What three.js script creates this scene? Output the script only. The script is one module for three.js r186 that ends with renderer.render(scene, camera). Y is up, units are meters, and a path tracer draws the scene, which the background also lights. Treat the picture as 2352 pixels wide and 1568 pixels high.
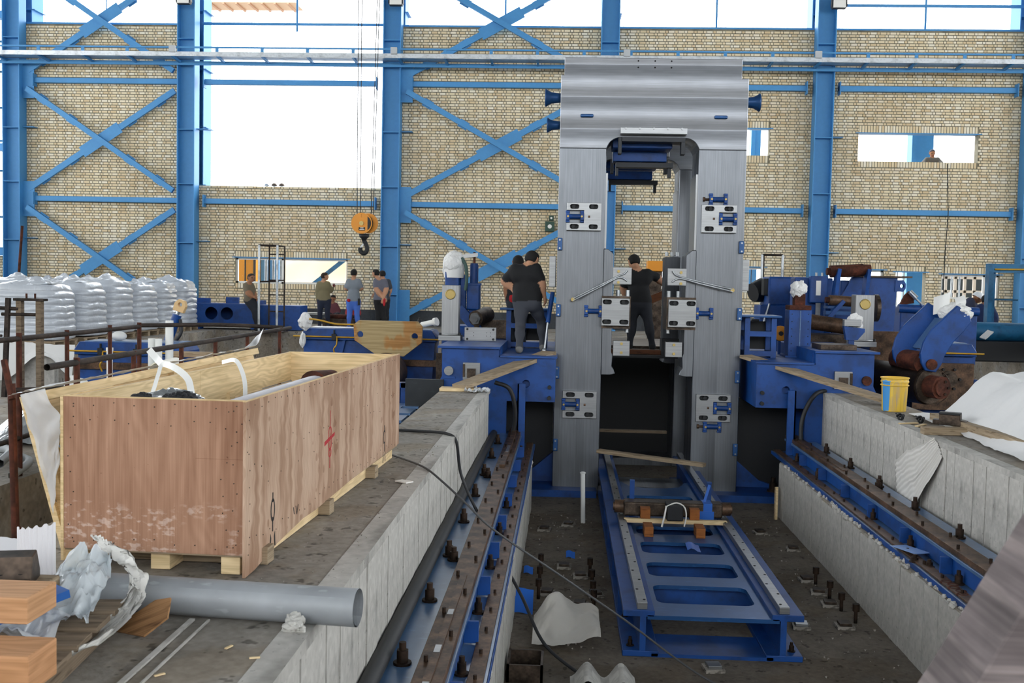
import * as THREE from 'three';
import { mergeGeometries } from 'three/addons/utils/BufferGeometryUtils.js';
import { RoundedBoxGeometry } from 'three/addons/geometries/RoundedBoxGeometry.js';

// ---------------------------------------------------------------- camera, sky, exposure
const scene = new THREE.Scene();
const D2R = Math.PI / 180;
const camera = new THREE.PerspectiveCamera(2 * Math.atan(784 / 2400) / D2R, 1.5, 0.1, 400);
camera.position.set(0, 1.4, 0);
camera.rotation.set(-3.09 * D2R, 2.896 * D2R, 1.17 * D2R, 'YXZ');
camera.focus = 9.5; camera.userData.fStop = 7;
const renderer = new THREE.WebGLRenderer({ antialias: true });
renderer.toneMapping = THREE.LinearToneMapping;
renderer.toneMappingExposure = 1.04;
renderer.shadowMap.enabled = true;
// white overcast sky outside the half-built hall
scene.background = new THREE.Color(0.93, 0.97, 1.0);
scene.backgroundIntensity = 6.0;

// ---------------------------------------------------------------- helpers
let seed = 12345;
const rnd = () => { seed = (seed * 1664525 + 1013904223) >>> 0; return seed / 4294967296; };
const rr = (a, b) => a + (b - a) * rnd();
const V = (x, y, z) => new THREE.Vector3(x, y, z);
const taken = {};
function numbered(name) { const c = taken[name] || 0; taken[name] = c + 1; return c ? name + '_' + String(c).padStart(3, '0') : name; }
// uv in metres, taken from the plane each triangle mostly faces
function uvm(g0) {
  const g = g0.index ? g0.toNonIndexed() : g0;
  const p = g.attributes.position, n = p.count, uv = new Float32Array(n * 2);
  if (!g.attributes.normal) g.computeVertexNormals();
  for (const k of Object.keys(g.attributes)) if (!['position', 'normal', 'uv', 'color'].includes(k)) g.deleteAttribute(k);
  const a = new THREE.Vector3(), b = new THREE.Vector3(), c = new THREE.Vector3();
  for (let i = 0; i < n; i += 3) {
    a.fromBufferAttribute(p, i); b.fromBufferAttribute(p, i + 1).sub(a); c.fromBufferAttribute(p, i + 2).sub(a); b.cross(c);
    const x = Math.abs(b.x), y = Math.abs(b.y), z = Math.abs(b.z);
    for (let k = 0; k < 3; k++) {
      const X = p.getX(i + k), Y = p.getY(i + k), Z = p.getZ(i + k), o = (i + k) * 2;
      if (y >= x && y >= z) { uv[o] = X; uv[o + 1] = Z; } else if (x >= z) { uv[o] = Z; uv[o + 1] = Y; } else { uv[o] = X; uv[o + 1] = Y; }
    }
  }
  g.setAttribute('uv', new THREE.BufferAttribute(uv, 2));
  return g;
}
function merged(list) { const l = [].concat(list).map((g) => g.userData.keepUv ? (g.index ? g.toNonIndexed() : g) : uvm(g)); return l.length > 1 ? mergeGeometries(l) : l[0]; }
function obj(name, geoms, m, parent = scene) {
  const o = new THREE.Mesh(merged(geoms), m);
  o.name = parent === scene ? numbered(name) : name;
  o.castShadow = o.receiveShadow = true;
  parent.add(o); return o;
}
function tag(o, label, category, group) { o.userData.label = label; o.userData.category = category; if (group) o.userData.group = group; return o; }
function thing(name, label, category, pos = [0, 0, 0], turn = 0, group) {
  const o = new THREE.Group(); o.name = numbered(name); scene.add(o);
  o.position.set(...pos); o.rotation.y = turn; return tag(o, label, category, group);
}
function struct(name, geoms, m) { const o = obj(name, geoms, m); o.userData.kind = 'structure'; return o; }
function dup(root, pos, turn, label, group) {
  const r = root.clone(); r.name = numbered(root.name.replace(/_\d{3}$/, '')); scene.add(r); r.position.set(...pos); r.rotation.y = turn;
  r.userData = { ...root.userData }; if (label) r.userData.label = label; if (group) r.userData.group = group; return r;
}
// geometry makers
const tr = (g, x, y, z) => g.translate(x, y, z);
const box = (x0, x1, y0, y1, z0, z1) => new THREE.BoxGeometry(Math.abs(x1 - x0), Math.abs(y1 - y0), Math.abs(z1 - z0)).translate((x0 + x1) / 2, (y0 + y1) / 2, (z0 + z1) / 2);
const rbox = (x0, x1, y0, y1, z0, z1, r = 0.01, s = 2) => new RoundedBoxGeometry(Math.abs(x1 - x0), Math.abs(y1 - y0), Math.abs(z1 - z0), s, r).translate((x0 + x1) / 2, (y0 + y1) / 2, (z0 + z1) / 2);
function rod(a, b, r, seg = 10, r2 = r, open = false) {  // cylinder from a to b
  const A = V(...a), B = V(...b), d = B.clone().sub(A), g = new THREE.CylinderGeometry(r2, r, d.length(), seg, 1, open);
  g.applyQuaternion(new THREE.Quaternion().setFromUnitVectors(V(0, 1, 0), d.clone().normalize()));
  return g.translate((A.x + B.x) / 2, (A.y + B.y) / 2, (A.z + B.z) / 2);
}
function bar(a, b, w, h, up = [0, 1, 0]) {               // rectangular bar from a to b, w across, h along up
  const A = V(...a), B = V(...b), d = B.clone().sub(A), L = d.length(), z = d.normalize(), x = V(...up).cross(z).normalize(), y = z.clone().cross(x);
  const m = new THREE.Matrix4().makeBasis(x, y, z).setPosition(A.add(B).multiplyScalar(0.5));
  return new THREE.BoxGeometry(w, h, L).applyMatrix4(m);
}
function tube(pts, r, seg = 40, rad = 8, closed = false) { return new THREE.TubeGeometry(new THREE.CatmullRomCurve3(pts.map((p) => V(...p)), closed), seg, r, rad, closed); }
function shape(pts, holes = []) {
  const s = new THREE.Shape(pts.map((p) => new THREE.Vector2(...p)));
  for (const h of holes) s.holes.push(h.r ? new THREE.Path().absarc(h.x, h.y, h.r, 0, Math.PI * 2, true) : new THREE.Path(h.map((p) => new THREE.Vector2(...p))));
  return s;
}
function ext(pts, z0, z1, holes = [], bevel = 0, seg = 16) {     // outline in x, y; thick from z0 to z1
  const d = Math.abs(z1 - z0) - 2 * bevel;
  return new THREE.ExtrudeGeometry(pts.isShape ? pts : shape(pts, holes), { depth: d, bevelEnabled: bevel > 0, bevelThickness: bevel, bevelSize: bevel, bevelOffset: -bevel, bevelSegments: 1, curveSegments: seg }).translate(0, 0, Math.min(z0, z1) + bevel);
}
function rrect(x0, x1, y0, y1, r, n = 5) {
  const o = [];
  for (const [cx, cy, a] of [[x1 - r, y1 - r, 0], [x0 + r, y1 - r, 90], [x0 + r, y0 + r, 180], [x1 - r, y0 + r, 270]]) for (let i = 0; i <= n; i++) { const t = (a + 90 * i / n) * D2R; o.push([cx + r * Math.cos(t), cy + r * Math.sin(t)]); }
  return o;
}
function lathe(prof, seg = 28) { return new THREE.LatheGeometry(prof.map((p) => new THREE.Vector2(...p)), seg); }
function bolt(x, y, z, r = 0.03, h = 0.05, up = true) {           // washer, hexagon head or nut, stud
  return [new THREE.CylinderGeometry(r * 1.5, r * 1.5, h * 0.15, 12).translate(x, y + h * 0.075, z), new THREE.CylinderGeometry(r, r, h * 0.7, 6).translate(x, y + h * 0.5, z), new THREE.CylinderGeometry(r * 0.6, r * 0.6, h, 8).translate(x, y + h * 0.8, z)];
}
function sheet(nu, nv, f) {                                       // open surface f(u, v) -> [x, y, z]
  const p = [], idx = [];
  for (let j = 0; j <= nv; j++) for (let i = 0; i <= nu; i++) p.push(...f(i / nu, j / nv));
  for (let j = 0; j < nv; j++) for (let i = 0; i < nu; i++) { const a = j * (nu + 1) + i, b = a + 1, c = a + nu + 1, d = c + 1; idx.push(a, b, d, a, d, c); }
  const g = new THREE.BufferGeometry(); g.setAttribute('position', new THREE.Float32BufferAttribute(p, 3)); g.setIndex(idx); g.computeVertexNormals(); return g;
}
// seeded value noise
function hash3(x, y, z) { let h = (x * 374761393 + y * 668265263 + z * 2147483647 + 1442695041) | 0; h = Math.imul(h ^ (h >>> 13), 1274126177); h ^= h >>> 16; return (h >>> 0) / 4294967296; }
function noise3(x, y, z) {
  const X = Math.floor(x), Y = Math.floor(y), Z = Math.floor(z); let u = x - X, v = y - Y, w = z - Z;
  u = u * u * (3 - 2 * u); v = v * v * (3 - 2 * v); w = w * w * (3 - 2 * w);
  const L = (a, b, t) => a + (b - a) * t;
  return L(L(L(hash3(X, Y, Z), hash3(X + 1, Y, Z), u), L(hash3(X, Y + 1, Z), hash3(X + 1, Y + 1, Z), u), v), L(L(hash3(X, Y, Z + 1), hash3(X + 1, Y, Z + 1), u), L(hash3(X, Y + 1, Z + 1), hash3(X + 1, Y + 1, Z + 1), u), v), w) * 2 - 1;
}
function fbm(x, y, z, o = 4) { let s = 0, a = 0.5; for (let i = 0; i < o; i++) { s += a * noise3(x, y, z); x *= 2.03; y *= 2.03; z *= 2.03; a *= 0.5; } return s; }
// tiling noise for textures: n cells across one tile
function tn(u, v, nx, ny, s) {
  const x = u * nx, y = v * ny, X = Math.floor(x), Y = Math.floor(y); let a = x - X, b = y - Y; a = a * a * (3 - 2 * a); b = b * b * (3 - 2 * b);
  const h = (i, j) => hash3(((i % nx) + nx) % nx, ((j % ny) + ny) % ny, s), p = h(X, Y), q = h(X + 1, Y), r = h(X, Y + 1), t = h(X + 1, Y + 1);
  return (p + (q - p) * a) * (1 - b) + (r + (t - r) * a) * b;
}
function tf(u, v, nx, ny, s, o = 4) { let t = 0, a = 0.5, k = 0; for (let i = 0; i < o; i++) { t += a * tn(u, v, nx << i, ny << i, s + i * 17); k += a; a *= 0.5; } return t / k; }
function tex(w, h, size, f, srgb = true, sizeY = size) {                   // f(u, v) -> [r, g, b] 0..255
  const d = new Uint8Array(w * h * 4);
  for (let j = 0; j < h; j++) for (let i = 0; i < w; i++) { const c = f(i / w, j / h), o = (j * w + i) * 4; d[o] = Math.max(0, Math.min(255, c[0])); d[o + 1] = Math.max(0, Math.min(255, c[1])); d[o + 2] = Math.max(0, Math.min(255, c[2])); d[o + 3] = 255; }
  const t = new THREE.DataTexture(d, w, h, THREE.RGBAFormat); t.wrapS = t.wrapT = THREE.RepeatWrapping; t.magFilter = THREE.LinearFilter; t.minFilter = THREE.LinearMipmapLinearFilter; t.generateMipmaps = true;
  if (srgb) t.colorSpace = THREE.SRGBColorSpace; t.repeat.set(1 / size, 1 / sizeY); t.needsUpdate = true; return t;
}
const g3 = (v) => [v, v, v];
const ss = (a, b, x) => { const t = Math.max(0, Math.min(1, (x - a) / (b - a))); return t * t * (3 - 2 * t); };
const mat = (color, roughness = 0.7, metalness = 0, o = {}) => new THREE.MeshStandardMaterial({ color, roughness, metalness, ...o });
const phys = (color, o) => new THREE.MeshPhysicalMaterial({ color, ...o });

// ---------------------------------------------------------------- materials
const T = {};
T.concrete = tex(512, 512, 2.2, (u, v) => {
  const a = tf(u, v, 5, 5, 1, 5), b = tf(u, v, 60, 60, 9, 3), pit = tf(u, v, 90, 90, 33, 2), st = tf(u, v, 9, 3, 71, 4);
  let c = 205 + (a - 0.5) * 70 + (b - 0.5) * 34 - ss(0.58, 0.75, st) * 26; if (pit > 0.86) c -= 36;
  return [c, c - 2, c - 6];
});
T.dirt = tex(512, 512, 2.6, (u, v) => {
  const a = tf(u, v, 4, 4, 5, 6), b = tf(u, v, 80, 80, 19, 3), s = ss(0.5, 0.66, tf(u, v, 7, 7, 41, 5)), k = ss(0.72, 0.8, tf(u, v, 45, 45, 77, 3));
  const c = 196 + (a - 0.5) * 110 + (b - 0.5) * 46 - k * 60;
  return [c - s * 8, c - 3 - s * 13, c - 7 - s * 20];
});
T.grime = tex(256, 256, 1.3, (u, v) => { const a = tf(u, v, 6, 6, 3, 5), b = ss(0.62, 0.72, tf(u, v, 24, 24, 8, 3)); const c = 244 - ss(0.45, 0.8, a) * 44 - b * 14; return g3(c); });
T.soft = tex(256, 256, 2.4, (u, v) => g3(246 - 16 * tf(u, v, 4, 4, 3, 4) - 8 * tf(u, v, 40, 40, 8, 2)));
T.greyWood = tex(512, 256, 1.2, (u, v) => { const f = tf(u, v, 4, 60, 8, 3), k = tf(u, v, 6, 6, 22, 5), s = ss(0.5, 0.7, tf(u, v, 5, 16, 4, 3)); const c = (f - 0.5) * 60 + (k - 0.5) * 80; return [150 + c + s * 40, 144 + c + s * 40, 146 + c + s * 38]; }, true, 0.4);
T.scuff = tex(512, 512, 1.6, (u, v) => { const a = tf(u, v, 8, 8, 21, 5), s = ss(0.7, 0.8, tf(u, v, 20, 60, 5, 3)); const c = 215 + (a - 0.5) * 60; return [c + s * 26, c + s * 28, c + s * 26]; });
T.rust = tex(256, 256, 0.7, (u, v) => { const a = tf(u, v, 6, 6, 2, 5), b = tf(u, v, 40, 40, 6, 2); const c = 0.55 + (a - 0.5) * 0.9 + (b - 0.5) * 0.3; return [230 * c + 60, 205 * c + 52, 190 * c + 45]; });
T.mill = tex(64, 512, 0.9, (u, v) => { const a = tf(u, v, 2, 90, 7, 2), b = tf(u, v, 3, 9, 15, 3); return g3(224 + (a - 0.5) * 30 + (b - 0.5) * 22); });
T.millV = tex(512, 64, 0.9, (u, v) => { const a = tf(u, v, 90, 2, 7, 2), b = tf(u, v, 9, 3, 15, 3); return g3(224 + (a - 0.5) * 30 + (b - 0.5) * 22); });
T.wood = tex(512, 256, 1.5, (u, v) => {                            // planed boards, grain along u
  const w = tf(u, v, 3, 5, 3, 3), g = Math.sin((v * 11 + w * 5) * 6.283), f = tf(u, v, 6, 120, 8, 2), k = tf(u, v, 4, 4, 22, 4);
  const c = g * 9 + (f - 0.5) * 30 + (k - 0.5) * 26; return [226 + c, 204 + c * 1.05, 164 + c * 1.15];
}, true, 0.5);
T.woodOld = tex(512, 256, 1.4, (u, v) => { const f = tf(u, v, 5, 90, 8, 3), k = tf(u, v, 5, 8, 22, 5), s = ss(0.6, 0.75, tf(u, v, 12, 30, 4, 3)); const c = (f - 0.5) * 70 + (k - 0.5) * 60 - s * 40; return [186 + c, 170 + c, 148 + c]; }, true, 0.4);
// plywood, grain along v; figure by contours of a stretched field
T.plyA = tex(1024, 1024, 1.25, (u, v) => {
  const w = tf(u, v, 7, 2, 3, 4), cath = Math.sin((tf(u, v, 5, 1, 61, 3) * 26 + u * 9 + w * 2) * 3.1), f = tf(u, v, 160, 5, 8, 2), k = tf(u, v, 3, 3, 22, 5), st = tf(u, v, 26, 2, 44, 2);
  const c = cath * 5 + (f - 0.5) * 34 + (k - 0.5) * 30 + (st - 0.5) * 34; return [192 + c * 1.0, 146 + c * 1.05, 114 + c * 1.05];
});
T.plyB = tex(1024, 512, 1.7, (u, v) => {
  const w = tf(u, v, 9, 2, 31, 3), wob = Math.sin((v * 6 + w * 3) * 6.283) * 0.005, cath = tf(u + wob, v, 26, 2, 51, 3), f = tf(u + wob, v, 200, 5, 8, 2), k = tf(u, v, 5, 3, 12, 4);
  const dk = ss(0.42, 0.68, cath), kn = ss(0.8, 0.86, tf(u, v, 22, 9, 91, 2)); const c = -dk * 32 + (f - 0.5) * 34 + (k - 0.5) * 34 - kn * 30; return [220 + c * 0.9, 190 + c * 1.05, 165 + c * 1.1];
}, true, 0.85);
T.crinkle = tex(256, 256, 0.5, (u, v) => g3(255 * Math.abs(tf(u, v, 8, 4, 4, 5) * 2 - 1)), false);
T.cloth = tex(256, 256, 0.6, (u, v) => g3(128 + 160 * (tf(u, v, 4, 4, 4, 4) - 0.5)), false);
T.bumpN = tex(256, 256, 0.4, (u, v) => g3(255 * tf(u, v, 20, 20, 4, 4)), false);
T.waveH = tex(8, 256, 0.46, (u, v) => g3(255 * (0.5 - 0.5 * Math.cos(v * 6.283)) ** 0.6), false);
const waveV = tex(256, 8, 0.34, (u, v) => g3(255 * (0.5 - 0.5 * Math.cos(u * 6.283)) ** 0.6), false);

const M = {
  concrete: mat('#e6e5e2', 0.92, 0, { map: T.concrete, bumpMap: T.bumpN, bumpScale: 0.002 }),
  concreteDirty: mat('#c6c1ba', 0.95, 0, { map: T.dirt, bumpMap: T.bumpN, bumpScale: 0.003 }),
  pitFloor: mat('#8a8278', 0.95, 0, { map: T.dirt, bumpMap: T.bumpN, bumpScale: 0.004 }),
  darkPlinth: mat('#4c5158', 0.8, 0, { map: T.concrete }),
  mortar: mat('#8d8672', 0.95, 0, { map: T.grime }),
  ground: mat('#cbbfa9', 1, 0, { map: T.dirt }),
  column: mat('#4c9bd8', 0.5, 0.05, { map: T.soft }),
  columnDark: mat('#4c9bd8', 0.5, 0.05, { map: T.soft }),
  teal: mat('#1b6f9c', 0.5, 0.05, { map: T.grime }),
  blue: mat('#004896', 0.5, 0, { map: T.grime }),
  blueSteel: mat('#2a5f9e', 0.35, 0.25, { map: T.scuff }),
  blueSheen: phys('#5d85b5', { roughness: 0.4, clearcoat: 0.6, clearcoatRoughness: 0.2, map: T.scuff }),  // dusty blue paint, paled further to carry the sky sheen on plate tops
  mill: mat('#989ba1', 0.33, 0.8, { map: T.mill, bumpMap: T.waveH, bumpScale: 0.022 }),
  millV: mat('#868a90', 0.35, 0.8, { map: T.millV, bumpMap: waveV, bumpScale: 0.012 }),  // darker than the crosshead metal: shade of the lower stand put into colour
  steel: mat('#aeb0b2', 0.36, 0.85, { map: T.mill }),
  steelV: mat('#aeb0b2', 0.36, 0.85, { map: T.millV }),
  steelDark: mat('#6c6a66', 0.5, 0.7, { map: T.rust }),
  brownStrip: mat('#7a6a5a', 0.5, 0.45, { map: T.rust }),
  rust: mat('#6b4030', 0.85, 0.2, { map: T.rust }),
  rebar: mat('#4d4a4a', 0.7, 0.4, { map: T.rust }),
  boltDark: mat('#4a4038', 0.6, 0.6, { map: T.rust }),
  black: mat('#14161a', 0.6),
  hole: mat('#0b0c0e', 0.9),
  rubber: mat('#1c1d20', 0.55),
  cable: mat('#2b2c2f', 0.6),
  yellowPipe: mat('#c79a2c', 0.45, 0.3),
  brass: mat('#b09a60', 0.4, 0.7),
  orange: mat('#e8961e', 0.45, 0),
  galv: mat('#c9ced2', 0.32, 0.75, { map: T.grime }),
  white: mat('#eceae4', 0.6),
  pvc: mat('#e6e7e4', 0.4),
  wood: mat('#fdf8ee', 0.75, 0, { map: T.wood }),
  woodOld: mat('#d2cbc0', 0.85, 0, { map: T.woodOld }),
  woodGrey: mat('#a29a92', 0.85, 0, { map: T.woodOld }),
  plyA: mat('#c9a58c', 0.75, 0, { map: T.plyA }),
  plyB: mat('#dcd6d2', 0.75, 0, { map: T.plyB }),
  plyEdge: mat('#f0e8da', 0.8, 0, { map: T.wood }),
  film: phys('#e6eaee', { roughness: 0.28, transmission: 0.25, thickness: 0, side: THREE.DoubleSide, bumpMap: T.crinkle, bumpScale: 0.006 }),
  foil: mat('#c4c8cb', 0.24, 0.9, { side: THREE.DoubleSide, bumpMap: T.crinkle, bumpScale: 0.01 }),
  whiteSheet: mat('#e4e4e2', 0.75, 0, { side: THREE.DoubleSide, bumpMap: T.cloth, bumpScale: 0.006 }),
  paper: mat('#dcdad4', 0.85, 0, { side: THREE.DoubleSide, map: T.grime }),
  glass: phys('#ffffff', { roughness: 0.02, transmission: 1, thickness: 0 }),
};
// ---------------------------------------------------------------- the setting: ground, slabs, pits, walls, roof
const FLOOR = -1.65;
struct('floor', [box(-60, 60, -0.35, -0.05, -160, -34.35), box(-60, 10.1, -2.2, 0, -34.35, -28.3), box(10.1, 60, -2.2, 0, -34.35, -28.3), box(-60, -9.6, -2.2, 0, -28.3, -19.2), box(10.1, 60, -2.2, 0, -28.3, 24), box(-60, -3.72, -2.2, 0, -11.6, 24), box(-60, -24, -2.2, 0, -19.2, -11.6)], M.concreteDirty);
struct('floor', [box(-24, 10.1, -2.2, FLOOR, -28.3, 24)], M.pitFloor);                // pit bottom
struct('floor', [box(-9.6, -2.0, FLOOR, -0.95, -28.3, -22)], M.concreteDirty);           // raised step of the side pit
// the two long foundation ledges beside the mill pit, with the board marks of their formwork
function ledge(side, x0, x1, zs, wideTo, far) {
  const inner = side > 0 ? x0 : x1, r = 0.012, outer = side > 0 ? x1 : x0;
  const t = new THREE.Group(); t.name = numbered('wall_' + (side < 0 ? 'left' : 'right')); t.userData.kind = 'structure'; scene.add(t);
  const ix = inner + side * 0.02;
  obj('core', [box(Math.min(ix, outer), Math.max(ix, outer), FLOOR, -0.004, zs, far), box(Math.min(ix, wideTo), Math.max(ix, wideTo), FLOOR, -0.004, 24, zs)], M.concreteDirty, t);
  // cast lip along the top edge
  obj('lip', [box(inner - side * 0.012, inner + side * 0.11, -0.055, 0.0, far, 3)], M.concrete, t);
  const pr = []; for (let i = 0; i < 5; i++) { const w = 0.16 + 0.035 * ((i * 7) % 5); const e = -side * 0.004 * (i % 3); pr.push({ w, g: uvm(box(e, side * (r + 0.01), -1.0, -0.058, -w + 0.009, 0)) }); }
  let z = 3; let i = 0;
  while (z > far) { const p = pr[(i * 3 + (i >> 2)) % 5]; if (z - p.w < far) break; const m = new THREE.Mesh(p.g, M.concrete); m.name = 'board_face'; m.position.set(inner, 0, z); m.castShadow = m.receiveShadow = true; t.add(m); z -= p.w; i++; }
  return t;
}
ledge(-1, -1.62, -1.0, -9.3, -2.9, -14.0);
ledge(1, 3.6, 4.27, -8.6, 7.4, -14.9);
// lower shoulders that carry the rails
function shoulder(x0, x1, side) {
  const t = new THREE.Group(); t.name = numbered('wall_' + (side < 0 ? 'left' : 'right')); t.userData.kind = 'structure'; scene.add(t);
  const f = side < 0 ? x1 : x0;
  obj('core', [box(x0 + (side > 0 ? 0.012 : -0.0), x1 - (side < 0 ? 0.012 : 0), FLOOR, -0.92, -14.2, 4)], M.concreteDirty, t);
  const pr = []; for (let i = 0; i < 4; i++) { const w = 0.2 + 0.04 * ((i * 5) % 4); pr.push({ w, g: uvm(box(0, -side * 0.012 - side * 0.004 * (i % 2), FLOOR + 0.002, -0.925 - 0.012 * (i % 3), -w + 0.009, 0)) }); }
  let z = 3, i = 0; while (z - 0.33 > -14.2) { const p = pr[(i * 3 + (i >> 2)) % 4]; const m = new THREE.Mesh(p.g, M.concrete); m.name = 'board_face'; m.position.set(f + side * 0.012, 0, z); m.castShadow = m.receiveShadow = true; t.add(m); z -= p.w; i++; }
  // crumbly grout along the edge under the plate
  const gr = []; for (let k = 0; k < 260; k++) { const s = rr(0.012, 0.035); gr.push(new THREE.IcosahedronGeometry(s, 0).translate(f + side * rr(-0.005, 0.09), -0.925 + rr(0, 0.02), rr(-13.8, -3))); }
  const go = obj('grout', gr, M.concrete, t); go.userData.kind = 'stuff';
}
shoulder(-1.0, -0.41, -1); shoulder(2.93, 3.6, 1);
// roof over the hall and the strip of cladding above the openings
struct('ceiling', [box(-34, 36, 13.6, 13.8, -36, 24)], mat('#9aa0a6', 0.7, 0.1));

struct('wall_left', [box(-26.4, -26, -0.2, 4.6, -34, 24)], mat('#a89a7c', 0.9)); struct('wall_right', [box(28, 28.4, -0.2, 4.6, -34, 24)], mat('#a89a7c', 0.9));  // unseen side walls, added low to dim the pit and machine feet
struct('wall_rear_unseen', [box(-34, 36, -0.2, 6.6, 23.6, 24)], mat('#a89a7c', 0.9));  // unseen wall behind the camera, its height set to shape the daylight

// ---------------------------------------------------------------- brick back wall
const WZ = -34, COURSE = 0.0885;
const OPEN = [[-10.9, -7.17, 1.29, 2.15, 1], [2.64, 6.38, 5.69, 6.56, 1], [9.17, 12.9, 5.555, 6.46, 1], [2.64, 6.34, 1.32, 2.15, 1], [8.35, 10.12, 1.3, 2.14, 1], [10.5, 11.44, 0, 2.09, 0], [11.93, 13.75, 1.24, 2.05, 1]];
{
  const w = new THREE.Group(); w.name = 'wall_back'; w.userData.kind = 'structure'; scene.add(w);
  const hole = ([a, b, c, d]) => [[a, c], [a, d], [b, d], [b, c]];
  const main = OPEN.filter((o) => o[2] > 0);
  const outline = [[-26, -0.2], [-26, 2.02], [-18.2, 2.02], [-18.2, 9.65], [-12.4, 9.65], [-12.4, 4.46], [-5.7, 4.46], [-5.7, 9.65], [22, 9.65], [22, -0.2], [11.44, -0.2], [11.44, 2.09], [10.5, 2.09], [10.5, -0.2]];
  obj('mortar_core', [ext(outline, WZ - 0.32, WZ - 0.012, main.map(hole))], M.mortar, w);
  obj('plinth', [box(-26, 10.5, -0.1, 0.5, WZ - 0.02, WZ + 0.03), box(11.44, 22, -0.1, 0.5, WZ - 0.02, WZ + 0.03)], M.darkPlinth, w);
  const unit = uvm(new THREE.BoxGeometry(1, 1, 1)), cols = ['#e8dabb', '#eee2c8', '#e3d2ae', '#eadbba', '#f1e8d3', '#dcc69f', '#e5d3af'];
  const bm = cols.map((c) => mat(c, 0.9));
  const put = [], solo = [], low = (c) => 0.5 + Math.floor((c - 0.17 - 0.5) / COURSE) * COURSE, high = (d) => 0.5 + Math.ceil((d + 0.17 - 0.5) / COURSE) * COURSE;
  const topAt = (x) => x < -18.2 ? 2.02 : x < -12.4 ? 9.65 : x < -5.7 ? 4.46 : 9.65;
  for (let j = 0; ; j++) {
    const y0 = 0.5 + j * COURSE, y1 = y0 + COURSE - 0.025; if (y1 > 9.66) break;
    let x = -25 + (j % 2) * 0.15, k = j % 2;
    while (x < 20) {
      const len = k % 2 ? 0.08 : 0.178; k++;
      let seg = [[x, x + len]]; x += len + 0.022;
      for (const [a, b, c, d, sill] of OPEN) {
        if (y1 < (sill ? low(c) : c) || y0 > high(d) - 0.01) continue;
        seg = seg.flatMap(([p, q]) => q <= a || p >= b ? [[p, q]] : [[p, Math.min(q, a - 0.004)], [Math.max(p, b + 0.004), q]]).filter(([p, q]) => q - p > 0.025);
      }
      for (const [p, q] of seg) { if (y1 > topAt((p + q) / 2) + 0.01) continue; put.push([(p + q) / 2, (y0 + y1) / 2, q - p, y1 - y0]); }
    }
  }
  for (const [a, b, c, d, sill] of OPEN) {
    for (let x = a + 0.045; x < b - 0.02; x += 0.088) { solo.push([x, (d + high(d) - 0.02) / 2, 0.066, high(d) - 0.03 - d]); if (sill) solo.push([x, (c + low(c)) / 2, 0.066, c - low(c) - 0.012]); }
  }
  const add = (s, n, i) => { const m = new THREE.Mesh(unit, bm[i % bm.length]); m.name = n; m.position.set(s[0], s[1], WZ - 0.016); m.scale.set(s[2], s[3], 0.04); m.castShadow = m.receiveShadow = true; w.add(m); };
  solo.slice(0, 300).forEach((s, i) => add(s, 'brick', (i * 5 + (i >> 3))));
  const rest = put.concat(solo.slice(300));
  const im = new THREE.InstancedMesh(unit, mat('#ffffff', 0.9), rest.length), mx = new THREE.Matrix4(), c = new THREE.Color();
  im.name = 'brick_courses'; im.userData.kind = 'stuff'; im.castShadow = im.receiveShadow = true;
  rest.forEach((s, i) => { im.setMatrixAt(i, mx.makeScale(s[2], s[3], 0.04).setPosition(s[0], s[1], WZ - 0.016 + (hash3(i, 3, 1) - 0.5) * 0.006)); const f = noise3(s[0] * 0.7, s[1] * 0.7, 3); c.set(cols[Math.min(6, Math.floor(hash3(i, 7, 7) * 7))]); if (f > 0.35) c.lerp(new THREE.Color('#b79462'), 0.25 * f); im.setColorAt(i, c); });
  w.add(im); console.log('bricks', rest.length);
  // reveals are the core itself; steel lintels
  for (const [a, b, , d] of OPEN) obj('lintel', [box(a - 0.1, b + 0.1, d - 0.03, d + 0.0, WZ - 0.31, WZ + 0.02)], M.columnDark, w);
}
// window frames in the brick wall
function windowUnit(n, [a, b, c, d], mull, o = {}) {
  const t = new THREE.Group(); t.name = 'window_' + n; t.userData.kind = 'structure'; t.userData.label = o.label; scene.add(t);
  const z0 = WZ - 0.2, z1 = WZ - 0.12, f = 0.06;
  obj('window_frame', [box(a, b, c, c + f, z0, z1), box(a, b, d - f - 0.03, d - 0.03, z0, z1), box(a, a + f, c, d, z0, z1), box(b - f, b, c, d, z0, z1), ...mull.map((x) => box(x - 0.03, x + 0.03, c, d, z0, z1))], M.white, t);
  const xs = [a + f, ...mull, b - f];
  for (let i = 0; i < xs.length - 1; i++) if (!o.bare || !o.bare.includes(i)) obj('pane', [box(xs[i] + 0.03, xs[i + 1] - 0.03, c + f, d - f - 0.03, (z0 + z1) / 2 - 0.004, (z0 + z1) / 2 + 0.004)], M.glass, t);
  if (o.bars) obj('security_bar', o.bars.map((x) => rod([x, c + 0.05, z0 - 0.08], [x, d - 0.05, z0 - 0.08], 0.014, 6)).concat([rod([a, (c + d) / 2 - 0.15, z0 - 0.08], [b, (c + d) / 2 - 0.15, z0 - 0.08], 0.014, 6)]), M.rebar, t);
  return t;
}
windowUnit(1, OPEN[0], [-9.35], { label: 'long white framed window low in the wall behind the men' });
windowUnit(2, OPEN[3], [4.5], { bars: [5.0, 5.5, 5.98], label: 'white framed window right of the tall steel mill stand' });
windowUnit(3, OPEN[4], [9.2], { label: 'white framed window behind the rusty roller' });
windowUnit(4, OPEN[6], [13.3], { label: 'white framed window behind the man in the white helmet' });

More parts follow.
